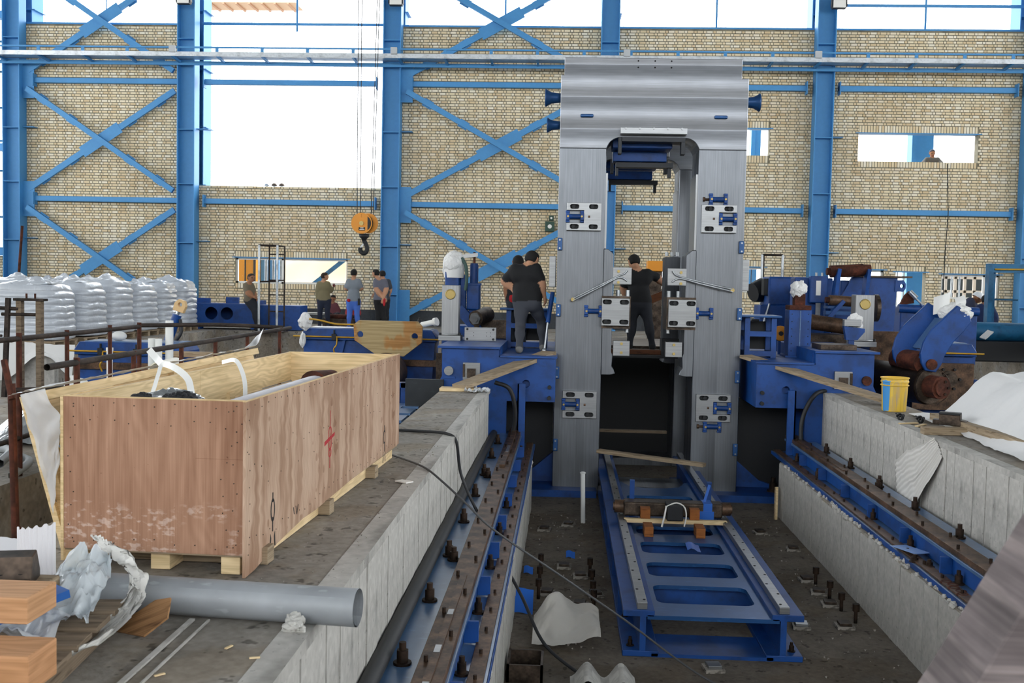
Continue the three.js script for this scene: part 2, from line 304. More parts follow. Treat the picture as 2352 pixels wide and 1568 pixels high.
// ---------------------------------------------------------------- steel frame of the hall
function steelColumn(x, label, o = {}) {
  const t = thing('steel_column', label, 'column', [x, 0, WZ], 0, 'blue columns of the hall frame');
  const w = o.w || 0.52, h = w / 2, H = 13.6, zf = 0.5, m = M.column;
  obj('flange', [box(-h - 0.03, -h, 0.04, H, 0.04, zf)], m, t); obj('flange', [box(h, h + 0.03, 0.04, H, 0.04, zf)], m, t);
  obj('web', [box(-h, h, 0.04, H, 0.24, 0.26)], M.columnDark, t);
  obj('base_plate', [box(-h - 0.12, h + 0.12, 0, 0.04, 0.03, zf + 0.08)], m, t);
  for (const y of o.st || [1.0, 2.55, 4.45, 6.2, 9.1, 10.9]) { obj('stiffener', [box(-h, h, y, y + 0.025, 0.26, zf - 0.01)], m, t); }
  for (const y of [2.62, 6.25]) obj('bracket', [box(h + 0.03, h + 0.4, y, y + 0.02, 0.02, 0.3)], M.columnDark, t);
  obj('rear_column', [box(-h - 0.03, -h, -0.06, H, -1.1, -0.34), box(h, h + 0.03, -0.06, H, -1.1, -0.34), box(-h, h, -0.06, H, -0.74, -0.72), ...[1.2, 3.0, 4.5, 6.4, 8.3, 10.2].map((y) => box(-h, h + 0.12, y, y + 0.02, -1.1, -0.34))], m, t);
  return t;
}
const CX = [-18.2, -12.4, -5.72, 1.22, 7.95, 14.45];
const columns = ['leftmost blue steel column beside the open side of the hall', 'blue steel column standing behind the wrapped pallets, second from the left', 'blue steel column between the open bay and the first braced brick bay', 'blue steel column hidden mostly behind the tall mill stand', 'blue steel column right of the tall mill stand', 'rightmost blue steel column at the picture edge'].map((l, i) => steelColumn(CX[i], l));
function girt(x0, x1, y, label, plates = [0, 1]) {
  const t = thing('girt_beam', label, 'beam', [0, 0, 0], 0, 'horizontal blue girts on the brick wall');
  obj('beam', [rbox(x0, x1, y - 0.085, y + 0.085, WZ + 0.06, WZ + 0.22, 0.015, 1)], M.column, t);
  if (plates.includes(0)) obj('end_plate', [box(x0, x0 + 0.03, y - 0.2, y + 0.2, WZ + 0.04, WZ + 0.32)], M.column, t);
  if (plates.includes(1)) obj('end_plate', [box(x1 - 0.03, x1, y - 0.2, y + 0.2, WZ + 0.04, WZ + 0.32)], M.column, t);
}
const bays = ['the leftmost braced bay', 'the open bay', 'the braced bay left of the mill stand', 'the bay behind the mill stand', 'the rightmost bay'];
for (let i = 0; i < 5; i++) for (const [y, n] of [[7.79, 'upper'], [3.94, 'lower']]) girt(CX[i] + (i === 0 || i === 2 ? 0.62 : 0.5), CX[i + 1] - (i === 0 ? 0.3 : 0.5), y, `${n} horizontal blue girt across ${bays[i]}`);
[2.3, 3.35, 4.9, 5.9, 7.0, 8.2, 9.2].forEach((y, i) => tag(obj('side_rail', [rod([-26, y, WZ - 0.6], [-18.45, y, WZ - 0.6], 0.04, 6)], M.teal), `thin blue side rail left of the leftmost column, ${['lowest', 'second from below', 'third from below', 'middle one', 'third from above', 'second from above', 'highest'][i]}`, 'rail', 'thin rails of the open side'));
for (const y of [2.15, 5.6, 9.9]) tag(obj('tie_beam', [box(-26, -18.4, y - 0.12, y + 0.12, WZ - 0.1, WZ + 0.2)], M.column), `stout blue tie beam joining the leftmost column from the left, ${y < 3 ? 'lowest' : y < 6 ? 'middle' : 'highest'} of three`, 'beam', 'stout tie beams at the left edge');
// cross bracing
function crossBrace(xa, xb, y0, y1, label) {
  const t = thing('cross_brace', label, 'brace', [0, 0, 0], 0, 'blue cross braces');
  const z = WZ + 0.3, A = [xa, y0, z], B = [xb, y1, z], Cc = [xa, y1, z], Dd = [xb, y0, z];
  const L = Math.hypot(xb - xa, y1 - y0), ux = (xb - xa) / L, uy = (y1 - y0) / L;
  const at = (P, s, sy, dz) => [P[0] + ux * s, P[1] + sy * uy * s, P[2] + dz];
  obj('brace_bar', [bar(at(Cc, 0.55, -1, 0.05), at(Cc, L - 0.55, -1, 0.055), 0.17, 0.13, [0, 0, 1])], M.column, t);
  obj('brace_bar', [bar(at(A, 0.55, 1, -0.072), at(A, L / 2 - 0.25, 1, -0.072), 0.19, 0.1, [0, 0, 1])], M.column, t);
  obj('brace_bar', [bar(at(A, L / 2 + 0.25, 1, -0.072), at(A, L - 0.55, 1, -0.072), 0.19, 0.1, [0, 0, 1])], M.column, t);
  obj('centre_gusset', [bar(at(A, L / 2 - 0.75, 1, -0.022), at(A, L / 2 + 0.75, 1, -0.022), 0.38, 0.02, [0, 0, 1])], M.column, t);
  for (let k = 1; k < 6; k++) if (k !== 3) { const s = L * k / 6; obj('batten', [bar(at(Cc, s - 0.16, -1, -0.015), at(Cc, s + 0.16, -1, -0.015), 0.26, 0.02, [0, 0, 1])], M.column, t); obj('batten', [bar(at(A, s - 0.16, 1, -0.13), at(A, s + 0.16, 1, -0.13), 0.27, 0.02, [0, 0, 1])], M.column, t); }
}
[[0, 'leftmost braced bay'], [2, 'bay left of the mill stand']].forEach(([i, n]) => {
  crossBrace(CX[i], CX[i + 1], 3.94, 7.79, `middle blue cross brace of the ${n}`);
  crossBrace(CX[i], CX[i + 1], 0.08, 3.94, `lower blue cross brace of the ${n}`);
  crossBrace(CX[i], CX[i + 1], 7.79, 11.64, `upper blue cross brace of the ${n}`);
  for (const y of [7.79, 3.94, 0.62]) { obj('gusset_plate', [box(0.29, 0.66, y - 0.6, y + 0.55, 0.24, 0.265)], M.columnDark, columns[i]); }
});
for (const [a, b, y, n] of [[CX[0] + 0.3, CX[1] - 0.3, 9.66, 'leftmost bay'], [CX[2] + 0.3, CX[3] - 0.3, 9.66, 'bay left of the mill stand'], [CX[3] + 0.3, CX[4] - 0.3, 9.66, 'brick bay behind the mill stand'], [CX[4] + 0.3, CX[5] - 0.3, 9.66, 'rightmost brick bay'], [CX[1] + 0.3, CX[2] - 0.3, 9.75, 'open bay']])
  tag(obj('sill_angle', [n === 'open bay' ? rod([a, y, WZ - 0.2], [b, y, WZ - 0.2], 0.045, 8) : box(a, b, y - 0.01, y + 0.05, WZ - 0.2, WZ + 0.01)], M.column), `thin blue sill under the high opening of the ${n}`, 'sill', 'blue sills of the high openings');
for (const [x, y0, n] of [[-15.3, 9.7, 'leftmost bay'], [-8.95, 9.5, 'open bay'], [-2.15, 9.9, 'bay left of the mill stand'], [4.6, 9.7, 'bay behind the mill stand'], [11.15, 9.7, 'rightmost bay']])
  tag(obj('sag_rod', [rod([x, y0, WZ - 0.15], [x, 13.6, WZ - 0.15], n === 'leftmost bay' ? 0.02 : 0.035, 6)], M.column), `thin blue upright rod in the high opening of the ${n}`, 'rod', 'upright rods of the high openings');
tag(obj('glazing_bar', [box(CX[4] + 0.3, CX[5] - 0.3, 10.42, 10.5, WZ - 0.2, WZ - 0.12)], M.column), 'horizontal blue glazing bar at the top of the rightmost bay', 'bar');

// crane-side walkway along the wall
{
  const t = thing('service_walkway', 'long galvanised service walkway with blue rail running along the brick wall', 'walkway');
  obj('deck', [box(-24, 18, 8.40, 8.43, WZ + 0.62, WZ + 1.35)], M.galv, t);
  obj('edge_angle', [box(-24, 18, 8.36, 8.50, WZ + 1.35, WZ + 1.37)], M.galv, t);
  obj('lower_beam', [box(-24, 18, 8.24, 8.36, WZ + 0.55, WZ + 0.62)], M.column, t);
  obj('handrail', [box(-24, 18, 8.62, 8.67, WZ + 1.28, WZ + 1.33)], M.column, t);
  for (let x = -22.6; x < 17; x += 1.437) {
    const s = x < -1 ? 0.28 : x > 3 ? -0.28 : 0;
    obj('rail_post', [box(x - 0.05, x + 0.05, 8.43, 8.63, WZ + 1.29, WZ + 1.32)], M.column, t);
    obj('support_bracket', [bar([x, 8.33, WZ + 0.6], [x, 8.39, WZ + 1.33], 0.07, 0.07)], M.column, t);
  }
  for (const x of [-12.5, -5.5, 1.7, 7.5]) obj('junction_box', [rbox(x - 0.1, x + 0.1, 8.47, 8.68, WZ + 1.34, WZ + 1.44, 0.01)], mat('#b9bdc0', 0.6), t);
}
for (const [x, n] of [[-12.35, 'second column from the left'], [-5.55, 'column right of the open bay'], [8.2, 'column right of the mill stand']]) {
  const t = thing('floodlight', `floodlight at the top of the ${n}`, 'floodlight', [x, 10.2, WZ + 0.85], 0, 'floodlights on the columns');
  obj('housing', [ext([[-0.24, -0.02], [-0.2, -0.1], [0.2, -0.1], [0.24, -0.02], [0.22, 0.3], [-0.22, 0.3]], -0.12, 0.05)], M.black, t);
  obj('lens', [box(-0.19, 0.19, -0.08, 0.24, 0.05, 0.06)], M.white, t);
  obj('bracket', [box(-0.03, 0.03, 0.08, 0.14, -0.36, -0.12)], M.black, t);
}
// outside: columns, canopies, scattered site things seen through the openings
for (const [x, w, n] of [[7.15, 0.34, 'small high opening'], [13.3, 0.6, 'long high opening'], [-11.7, 0.6, 'low window behind the men'], [13.45, 0.74, 'doorway']]) {
  const z = -41 + (n === 'doorway' ? 2.5 : 0), X = n === 'doorway' ? 12.6 : x, hh = n[0] === 'l' && n[1] === 'o' && n[2] === 'w' ? 4 : 9, t = thing('outdoor_column', `blue steel column outside, seen through the ${n}`, 'column', [X, -0.05, z], 0, 'blue columns outdoors');
  obj('web', [box(-w / 2, w / 2, 0, hh, -0.2, 0.2)], M.column, t); obj('flange', [box(-w / 2 - 0.03, -w / 2 + 0.12, 0, hh, -0.25, 0.25)], M.columnDark, t);
}
{
  const t = thing('roof_canopy', 'beige ribbed sheet canopy of a neighbouring building above the open bay', 'canopy', [0, 0, 0]);
  obj('sheet', [box(-14.6, -10.55, 11.98, 12.02, -41.2, -40)], mat('#d8b99c', 0.6), t);
  for (let x = -14.4; x < -10.6; x += 0.5) obj('rib', [box(x, x + 0.08, 11.92, 11.98, -41.2, -40)], mat('#b98f70', 0.6), t);
  obj('mast', [box(-14.62, -14.5, -0.05, 11.98, -41.2, -41.1)], M.column, t);
}
[-10.74, -10.47, -10.2].forEach((x, i) => { const t = thing('roof_vent', `${['pale left', 'dark middle', 'dark right'][i]} domed vent cap of three peeping over the low wall`, 'vent', [x, 0, -37], 0, 'domed caps over the low wall'); obj('cap', [new THREE.SphereGeometry(0.11, 12, 6, 0, 6.3, 0, 1.57).translate(0, 4.75, 0)], i ? M.steelDark : M.galv, t); obj('stem', [rod([0, -0.05, 0], [0, 4.75, 0], 0.05, 8)], M.galv, t); });
{
  const t = thing('yellow_container', 'orange-yellow steel container outside the low window behind the men', 'container', [0, 0, 0]);
  obj('wall', [box(-13.6, -12.05, -0.05, 2.6, -41.5, -40)], M.orange, t); obj('frame', [rod([-12.4, 0, -39.9], [-12.4, 2.6, -39.9], 0.03, 6), rod([-12.05, 0, -39.95], [-12.05, 2.6, -39.95], 0.05, 6)], M.black, t);
  const b = thing('outdoor_brace', 'diagonal blue brace outside the right end of the low window', 'brace'); obj('bar', [bar([-10.6, 0.6, -40], [-7.6, 3.0, -40], 0.16, 0.1, [0, 0, 1])], M.teal, b);
  const s = thing('spoil_heap', 'pale sunlit earth bank outside the low window behind the men', 'earth bank');
  obj('bank', [sheet(24, 8, (u, v) => [-13 + u * 9, -0.05 + v * 3.4 + 0.2 * fbm(u * 6, v * 3, 1), -44 - v * 2 - 0.4 * fbm(u * 5, v * 4, 7)])], mat('#e6cfae', 1, 0, { side: THREE.DoubleSide }), s);
  const lt = thing('brick_lattice', 'white openwork screen wall outside the barred window at right', 'lattice');
  const g = []; for (let x = 13.4; x < 17; x += 0.34) g.push(box(x, x + 0.09, -0.05, 2.6, -38.9, -38.8)); for (const y of [0.3, 0.95, 1.45, 1.95, 2.4]) g.push(box(13.3, 17, y, y + 0.09, -38.88, -38.8));
  obj('screen', g, mat('#f0e2d2', 0.8), lt); obj('backing', [box(13.3, 17, -0.05, 2.6, -40.2, -40)], mat('#23323a', 0.9), lt);
}
// ---------------------------------------------------------------- mill stand: two window-frame housings
const XC = 1.205, HZ = -15.3;
const slot = (cx, cy, w, h) => rrect(cx - w / 2, cx + w / 2, cy - h / 2, cy + h / 2, h / 2 - 0.001, 5);
function latchCylinder(parent, x, y, z, s, m = M.blue) {          // small blue clamp cylinder lying along x, s = side of its rod
  const c = new THREE.Group(); c.name = 'clamp_cylinder'; parent.add(c); c.position.set(x, y, z);
  obj('body', [rod([-0.09, 0, 0.035], [0.09, 0, 0.035], 0.036, 14), rbox(-0.13, -0.08, -0.055, 0.055, 0, 0.08, 0.01), rbox(0.08, 0.13, -0.055, 0.055, 0, 0.08, 0.01)], m, c);
  obj('foot', [-1, 1].flatMap((k) => [rbox(k * 0.105 - 0.03, k * 0.105 + 0.03, 0.05, 0.085, 0, 0.045, 0.008), rbox(k * 0.105 - 0.03, k * 0.105 + 0.03, -0.085, -0.05, 0, 0.045, 0.008)]), m, c);
  obj('bolt', [-1, 1].map((k) => new THREE.CylinderGeometry(0.016, 0.016, 0.02, 6).rotateX(Math.PI / 2).translate(k * 0.1, 0, 0.09)), M.brass, c);
  obj('piston_rod', [rod([s * 0.13, 0, 0.035], [s * 0.2, 0, 0.035], 0.016, 8), new THREE.CylinderGeometry(0.034, 0.034, 0.03, 6).rotateZ(Math.PI / 2).translate(s * 0.205, 0, 0.035)], M.brownStrip, c);
}
function retainer(parent, cx, cy, z, side, notch = true) {           // slotted keeper plate with four bolts
  const w = 0.25, h = 0.2, p = new THREE.Group(); p.name = 'keeper_plate'; parent.add(p); p.position.set(cx, cy, z);
  const o = side; const pts = notch ? [[-w, -h], [w, -h], [w, h], [-w, h]] : [[-w * 0.8, -h], [w * 0.8, -h], [w * 0.8, h], [-w * 0.8, h]];
  const holes = [[-0.55, 0.72], [0.55, 0.72], [-0.55, -0.72], [0.55, -0.72]].map(([a, b]) => slot(a * w * (notch ? 1 : 0.9), b * h, 0.13, 0.062));
  let out = pts;
  if (notch) { const a = o * w, b = o * 0.0; out = o > 0 ? [[-w, -h], [w, -h], [w, -0.09], [b, -0.09], [b, 0.09], [w, 0.09], [w, h], [-w, h]] : [[-w, -h], [w, -h], [w, h], [-w, h], [-w, 0.09], [-b, 0.09], [-b, -0.09], [-w, -0.09]]; }
  obj('plate', [ext(out, 0, 0.07, holes, 0.004)], M.steel, p);
  for (const [a, b] of [[-0.55, 0.72], [0.55, 0.72], [-0.55, -0.72], [0.55, -0.72]]) obj('socket_bolt', [new THREE.CylinderGeometry(0.027, 0.027, 0.05, 10).rotateX(Math.PI / 2).translate(a * w * (notch ? 1 : 0.9) + o * 0.015, b * h, 0.025), box(a * w * (notch ? 1 : 0.9) - 0.06, a * w * (notch ? 1 : 0.9) + 0.06, b * h - 0.03, b * h + 0.03, -0.002, 0.006)], M.black, p);
  return p;
}
function housing(z, label, front) {
  const t = thing('mill_housing', label, 'mill stand', [XC, 0, z], 0), d = -0.8;
  const W = 1.345, o = 0.665, yt = 3.4, cr = [];
  for (let i = 0; i <= 8; i++) { const a = i / 8 * Math.PI / 2; cr.push([o - 0.2 + 0.2 * Math.cos(a), 3.36 + 0.2 * Math.sin(a)]); }
  const top = [[-W, yt], [-W, 4.45], [-W + 0.045, 4.45], [-W + 0.045, 4.7], [W - 0.1, 4.69], [W - 0.1, 4.42], [W, 4.42], [W, yt], [o, yt], ...cr.slice(2), ...cr.slice().reverse().map(([x, y]) => [-x, y]).slice(0, 7), [-o, yt]];
  obj('crosshead', [ext(top, d, 0, [], 0.008)], M.mill, t);
  for (const s of [-1, 1]) obj('post', [ext(s > 0 ? [[o, FLOOR], [W, FLOOR], [W, yt], [o, yt]] : [[-W, FLOOR], [-o, FLOOR], [-o, yt], [-W, yt]], d, 0, [], 0.008)], M.millV, t);
  obj('sill', [box(-o, o, FLOOR, FLOOR + 0.12, d, -0.05)], M.millV, t);
  // wear liners on the inner faces and mid guide blocks
  for (const s of [-1, 1]) {
    obj('window_liner', [box(s * o, s * (o - 0.03), 1.96, 3.05, d + 0.1, -0.03)], M.steelV, t);
    obj('guide_block', [ext([[0, 0.12], [0.13, 0.12], [0.2, 0.14], [0.18, 0.2], [0.15, 0.24], [0.16, 0.41], [0.14, 0.45], [0.14, 1.88], [0.06, 1.95], [0, 1.95]].map(([x, y]) => [s * (o - x), y]), -0.6, 0.02, [], 0.005)], M.millV, t);
  }
  obj('crosshead_liner', [rbox(-0.475, 0.475, 3.6, 3.69, 0, 0.12, 0.006), ...[-0.4, -0.2, 0, 0.2, 0.4].map((x) => new THREE.CylinderGeometry(0.016, 0.016, 0.03, 8).rotateX(Math.PI / 2).translate(x, 3.675, 0.12))], M.steel, t);
  obj('screwdown_beam', [rbox(-0.57, 0.3, 3.44, 3.58, -0.7, -0.2, 0.01), rbox(-0.55, 0.25, 3.28, 3.42, -0.78, -0.5, 0.01)], M.blue, t);
  obj('hanger', [box(-0.45, 0.45, 3.5, 3.56, -0.25, 0.06), rbox(-0.5, -0.45, 3.32, 3.56, -0.1, 0.05, 0.01), rbox(0.4, 0.46, 3.32, 3.56, -0.1, 0.05, 0.01), box(-0.5, 0.35, 3.2, 3.27, -0.75, -0.55), box(-0.5, -0.46, 3.08, 3.24, -0.7, -0.6), box(0.28, 0.33, 3.06, 3.24, -0.7, -0.6)], mat('#34363a', 0.5, 0.5), t);
  if (!front) return t;
  for (const [y, s] of [[2.41, -1], [2.41, 1], [-0.325, -1], [-0.325, 1]]) { retainer(t, s * 0.97, y, 0, s); latchCylinder(t, s * 1.1, y, 0.01, -s); }
  latchCylinder(t, 0.955, 2.69, 0, -1); latchCylinder(t, 0.965, -0.6, 0, -1);
  for (const s of [-1, 1]) {
    obj('chock_frame', [box(s * 0.26, s * 0.68, 0.8, 1.27, -0.5, 0.03)], M.steelDark, t);
    retainer(t, s * 0.48, 1.04, 0.03, s, false); latchCylinder(t, s * 0.8, 1.045, 0, -s);
    obj('pressure_bolt', [rod([s * 0.3, 1.27, -0.1], [s * 0.3, 1.36, -0.1], 0.03, 8), rod([s * 0.44, 1.27, -0.12], [s * 0.44, 1.36, -0.12], 0.03, 8), rod([s * 0.3, 0.74, -0.1], [s * 0.3, 0.8, -0.1], 0.03, 8)], M.galv, t);
    obj('upper_bracket', [rbox(s * 0.26, s * 0.53, 1.44, 1.69, -0.02, 0.06, 0.006)], M.steel, t);
    obj('lower_bracket', [rbox(s * 0.26, s * 0.5, 0.4, 0.62, -0.1, 0.03, 0.006)], M.steel, t);
    obj('bracket_bolt', [[0.45, 1.63], [0.45, 1.47], [0.38, 0.58], [0.38, 0.45]].map(([x, y]) => new THREE.CylinderGeometry(0.022, 0.022, 0.03, 6).rotateX(Math.PI / 2).translate(s * x, y, y > 1 ? 0.075 : 0.045)), M.brass, t);
    const e = s < 0 ? [-1.1, 1.21] : [1.19, 1.39];
    for (const dy of [0.012, -0.02]) obj('oil_pipe', [tube([[e[0], e[1] + dy, 0.09], [s * 0.75, (e[1] * 0.5 + 0.79) + dy * 0.9, 0.1], [s * 0.43, 1.56 + dy, 0.09], [s * 0.36, dy > 0 ? 1.6 : 1.52, 0.09], [s * 0.325, dy > 0 ? 1.65 : 1.49, 0.09]], 0.013, 30, 7)], M.galv, t);
    obj('pipe_fitting', [new THREE.CylinderGeometry(0.03, 0.03, 0.1, 8).rotateX(Math.PI / 2).translate(e[0], e[1], 0.05)], M.brass, t);
    for (const y of [2.01, 1.045, 0.135, -0.93]) { const p = obj('guide_pad', [rbox(s * 1.31 - 0.035, s * 1.31 + 0.035, y - 0.09, y + 0.09, 0, 0.05, 0.012)], M.blueSteel, t); obj('screw', [0.06, -0.06].map((q) => new THREE.CylinderGeometry(0.013, 0.013, 0.01, 8).rotateX(Math.PI / 2).translate(s * 1.31, y + q, 0.052)), M.galv, p); }
    obj('lifting_pad', [rbox(s * 0.96 - 0.095, s * 0.96 + 0.095, 3.84, 3.89, 0, 0.04, 0.02)], M.blueSteel, t);
    obj('side_box', [rbox(s * 1.36, s * 1.46, 1.38, 1.84, -0.55, -0.15, 0.01)], M.steel, t);
    obj('foot', [ext([[1.3, FLOOR], [2.0, FLOOR], [2.0, FLOOR + 0.12], [1.75, FLOOR + 0.2], [1.34, FLOOR + 0.55]].map(([x, y]) => [s * x, y]), -0.55, -0.4), box(s * 0.7, s * 2.05, FLOOR, FLOOR + 0.1, -0.75, 0.3)], M.blue, t);
    obj('anchor_nut', bolt(s * 1.9, FLOOR + 0.1, -0.1, 0.06, 0.16), M.boltDark, t);
  }
  for (const [x, y] of [[-1, 4.185], [-1, 3.785], [1, 4.15]]) {
    const g = lathe([[0.001, 0], [0.07, 0], [0.075, 0.06], [0.085, 0.14], [0.11, 0.19], [0.13, 0.215], [0.13, 0.235], [0.001, 0.235]].map(([r, h]) => [r * (y < 4 ? 0.85 : 1), h * (y < 4 ? 0.85 : 1)]), 24).rotateZ(-x * Math.PI / 2).translate(x * W, y, -0.4);
    obj('lifting_trunnion', [g], M.blueSteel, t);
  }
  obj('tapped_hole', [-0.24, 0, 0.235].flatMap((x) => [4.655, 4.563].map((y) => new THREE.CylinderGeometry(0.012, 0.012, 0.006, 10).rotateX(Math.PI / 2).translate(x, y, 0.001))), M.hole, t).userData.kind = 'stuff';
  return t;
}
housing(HZ, 'tall machined grey steel rolling mill housing nearest the camera, with slotted keeper plates', true);
housing(-17.9, 'second grey steel mill housing behind the front one, seen through its window', false);

// ---------------------------------------------------------------- blue roll-change bed in the pit
{
  const t = thing('transfer_bed', 'long blue steel bed with slotted deck lying on the pit floor before the mill stand', 'machine bed', [1.275, 0, 0]);
  const z0 = -8.55, z1 = -16.6, hw = 0.74;
  for (const s of [-1, 1]) {
    obj('side_beam', [rbox(s * (hw - 0.3), s * hw, FLOOR + 0.0, FLOOR + 0.05, z1, z0, 0.006), box(s * (hw - 0.19), s * (hw - 0.14), FLOOR + 0.05, -1.31, z1, z0), rbox(s * (hw - 0.26), s * hw, -1.315, -1.26, z1, z0, 0.006), ...[-9.6, -10.8, -12, -13.2].map((z) => box(s * (hw - 0.14), s * (hw - 0.01), FLOOR + 0.05, -1.315, z, z - 0.03))], M.blue, t);
    const bar_ = obj('guide_bar', [rbox(s * (hw - 0.2), s * (hw - 0.115), -1.26, -1.2, z1, z0 - 0.02, 0.005)], M.steel, t);
    const hs = []; for (let z = z0 - 0.1, k = 0; z > -14.5; z -= 0.3, k++) hs.push(new THREE.CylinderGeometry(0.012, 0.012, 0.004, 8).translate(s * (hw - 0.157 + (k % 2 ? 0.02 : -0.02)), -1.199, z));
    obj('bolt_hole', hs, M.hole, bar_).userData.kind = 'stuff';
    obj('flange_bolt', [...bolt(s * (hw - 0.07), FLOOR + 0.05, z0 - 0.12, 0.022, 0.06), ...bolt(s * (hw - 0.07), FLOOR + 0.05, z0 - 0.9, 0.022, 0.06)], M.boltDark, t);
    obj('upright_stop', [box(s * 0.447 - 0.028, s * 0.447 + 0.028, -1.28, -0.86, -12.2, -12.22), box(s * 0.447 - 0.075, s * 0.447 + 0.075, -1.285, -1.27, -12.13, -12.3), box(s * 0.447 - 0.028, s * 0.447 + 0.028, -0.87, -0.85, -12.24, -12.18)], M.blue, t);
  }
  const H = (a, b) => rrect(-0.43, 0.41, a, b, 0.09, 5).reverse();
  const deck = shape([[-hw + 0.2, 8.55], [hw - 0.2, 8.55], [hw - 0.2, 14.6], [0.42, 14.5], [0.33, 14.2], [0.15, 14.08], [-0.15, 14.08], [-0.36, 14.2], [-0.45, 14.5], [-hw + 0.2, 14.6]], [H(8.9, 9.45), H(9.75, 10.24), H(10.6, 11.07), H(11.42, 11.8), H(12.75, 13.55)]);
  obj('deck_plate', [new THREE.ExtrudeGeometry(deck, { depth: 0.035, bevelEnabled: false }).rotateX(-Math.PI / 2).translate(0, -1.335, 0)], M.blueSteel, t);
  for (const z of [9.6, 10.42, 11.24, 12.3]) obj('cross_rib', [box(-0.53, 0.53, FLOOR + 0.12, -1.335, -z, -z - 0.03)], M.blue, t);
  obj('base_plate', [box(-0.5, 0.5, FLOOR, FLOOR + 0.03, z0 - 0.5, z0)], M.blue, t);
}
{
  const t = thing('lifting_beam', 'dark steel shaft with round ends lying across the blue bed', 'shaft', [1.275, -1.2, -11.95]);
  obj('shaft_body', [rbox(-0.56, 0.56, 0, 0.16, -0.12, 0.1, 0.02)], M.steelDark, t);
  for (const s of [-1, 1]) obj('journal', [rod([s * 0.54, 0.09, 0], [s * 0.66, 0.09, 0], 0.075, 20), rod([s * 0.66, 0.09, 0], [s * 0.675, 0.09, 0], 0.05, 16)], M.brownStrip, t);
  obj('blue_tape', [box(0.34, 0.44, 0.155, 0.165, -0.125, 0.105), box(0.34, 0.44, -0.02, 0.16, 0.1, 0.108), box(0.24, 0.46, -0.01, 0.08, 0.108, 0.114), bar([0.36, 0.16, 0], [0.42, 0.36, -0.02], 0.03, 0.004, [0, 0, 1])], mat('#1f63c0', 0.4), t);
  const b = thing('steel_block', 'dark steel block tied with white strap on top of the wooden strip', 'block', [1.27, -1.185, -11.68]);
  obj('block', [rbox(-0.09, 0.09, 0, 0.17, -0.2, 0.1, 0.012)], M.black, b);
  obj('strap', [tube([[-0.1, 0.17, 0.1], [-0.12, 0.06, 0.12], [-0.15, -0.06, 0.14]], 0.012, 12, 5), tube([[-0.1, 0.16, 0.1], [0.02, 0.19, 0.02], [0.1, 0.16, 0.08], [0.12, 0.08, 0.12], [0.1, -0.05, 0.13]], 0.009, 16, 5)], M.white, b);
  tag(obj('blue_film', [sheet(4, 4, (u, v) => [1.32 + u * 0.14, -1.285 - v * 0.02 + 0.02 * Math.sin(u * 5), -11.0 + v * 0.22])], mat('#1d5fbe', 0.4, 0, { side: THREE.DoubleSide })), 'scrap of blue film beside the wood blocks on the bed', 'film');
  tag(obj('timber_strip', [rbox(0.71, 1.86, -1.235, -1.19, -11.73, -11.66, 0.004)], M.wood), 'thin pale timber strip laid across the blue bed under the steel block', 'timber');
  for (const [x, z, n] of [[0.96, -11.4, 'left'], [1.52, -11.4, 'right']]) tag(obj('wood_block', [rbox(x - 0.05, x + 0.05, -1.3, -1.19, z - 0.12, z + 0.12, 0.005)], mat('#d08a4a', 0.8, 0, { map: T.woodOld })), `small orange-brown wood block on the blue bed, ${n} of the front pair`, 'wood block', 'wood blocks on the bed');
  for (const [x, z, n] of [[0.95, -11.78, 'left'], [1.5, -11.78, 'right']]) tag(obj('wood_block', [rbox(x - 0.055, x + 0.055, -1.19, -1.07, z - 0.02, z + 0.1, 0.005)], mat('#d08a4a', 0.8, 0, { map: T.woodOld })), `small orange-brown wood block on the timber strip, ${n} of the steel block`, 'wood block', 'wood blocks on the bed');
}
tag(obj('pit_plank', [bar([0.5, -0.88, -14.5], [1.88, -0.92, -13.8], 0.12, 0.045)], M.woodOld), 'weathered plank lying aslant before the dark mill window', 'plank');
tag(obj('pit_plank', [bar([0.55, -0.9, -16.75], [1.66, -0.9, -16.75], 0.12, 0.04)], M.woodGrey), 'dark grey plank lying straight across deep in the mill window', 'plank');

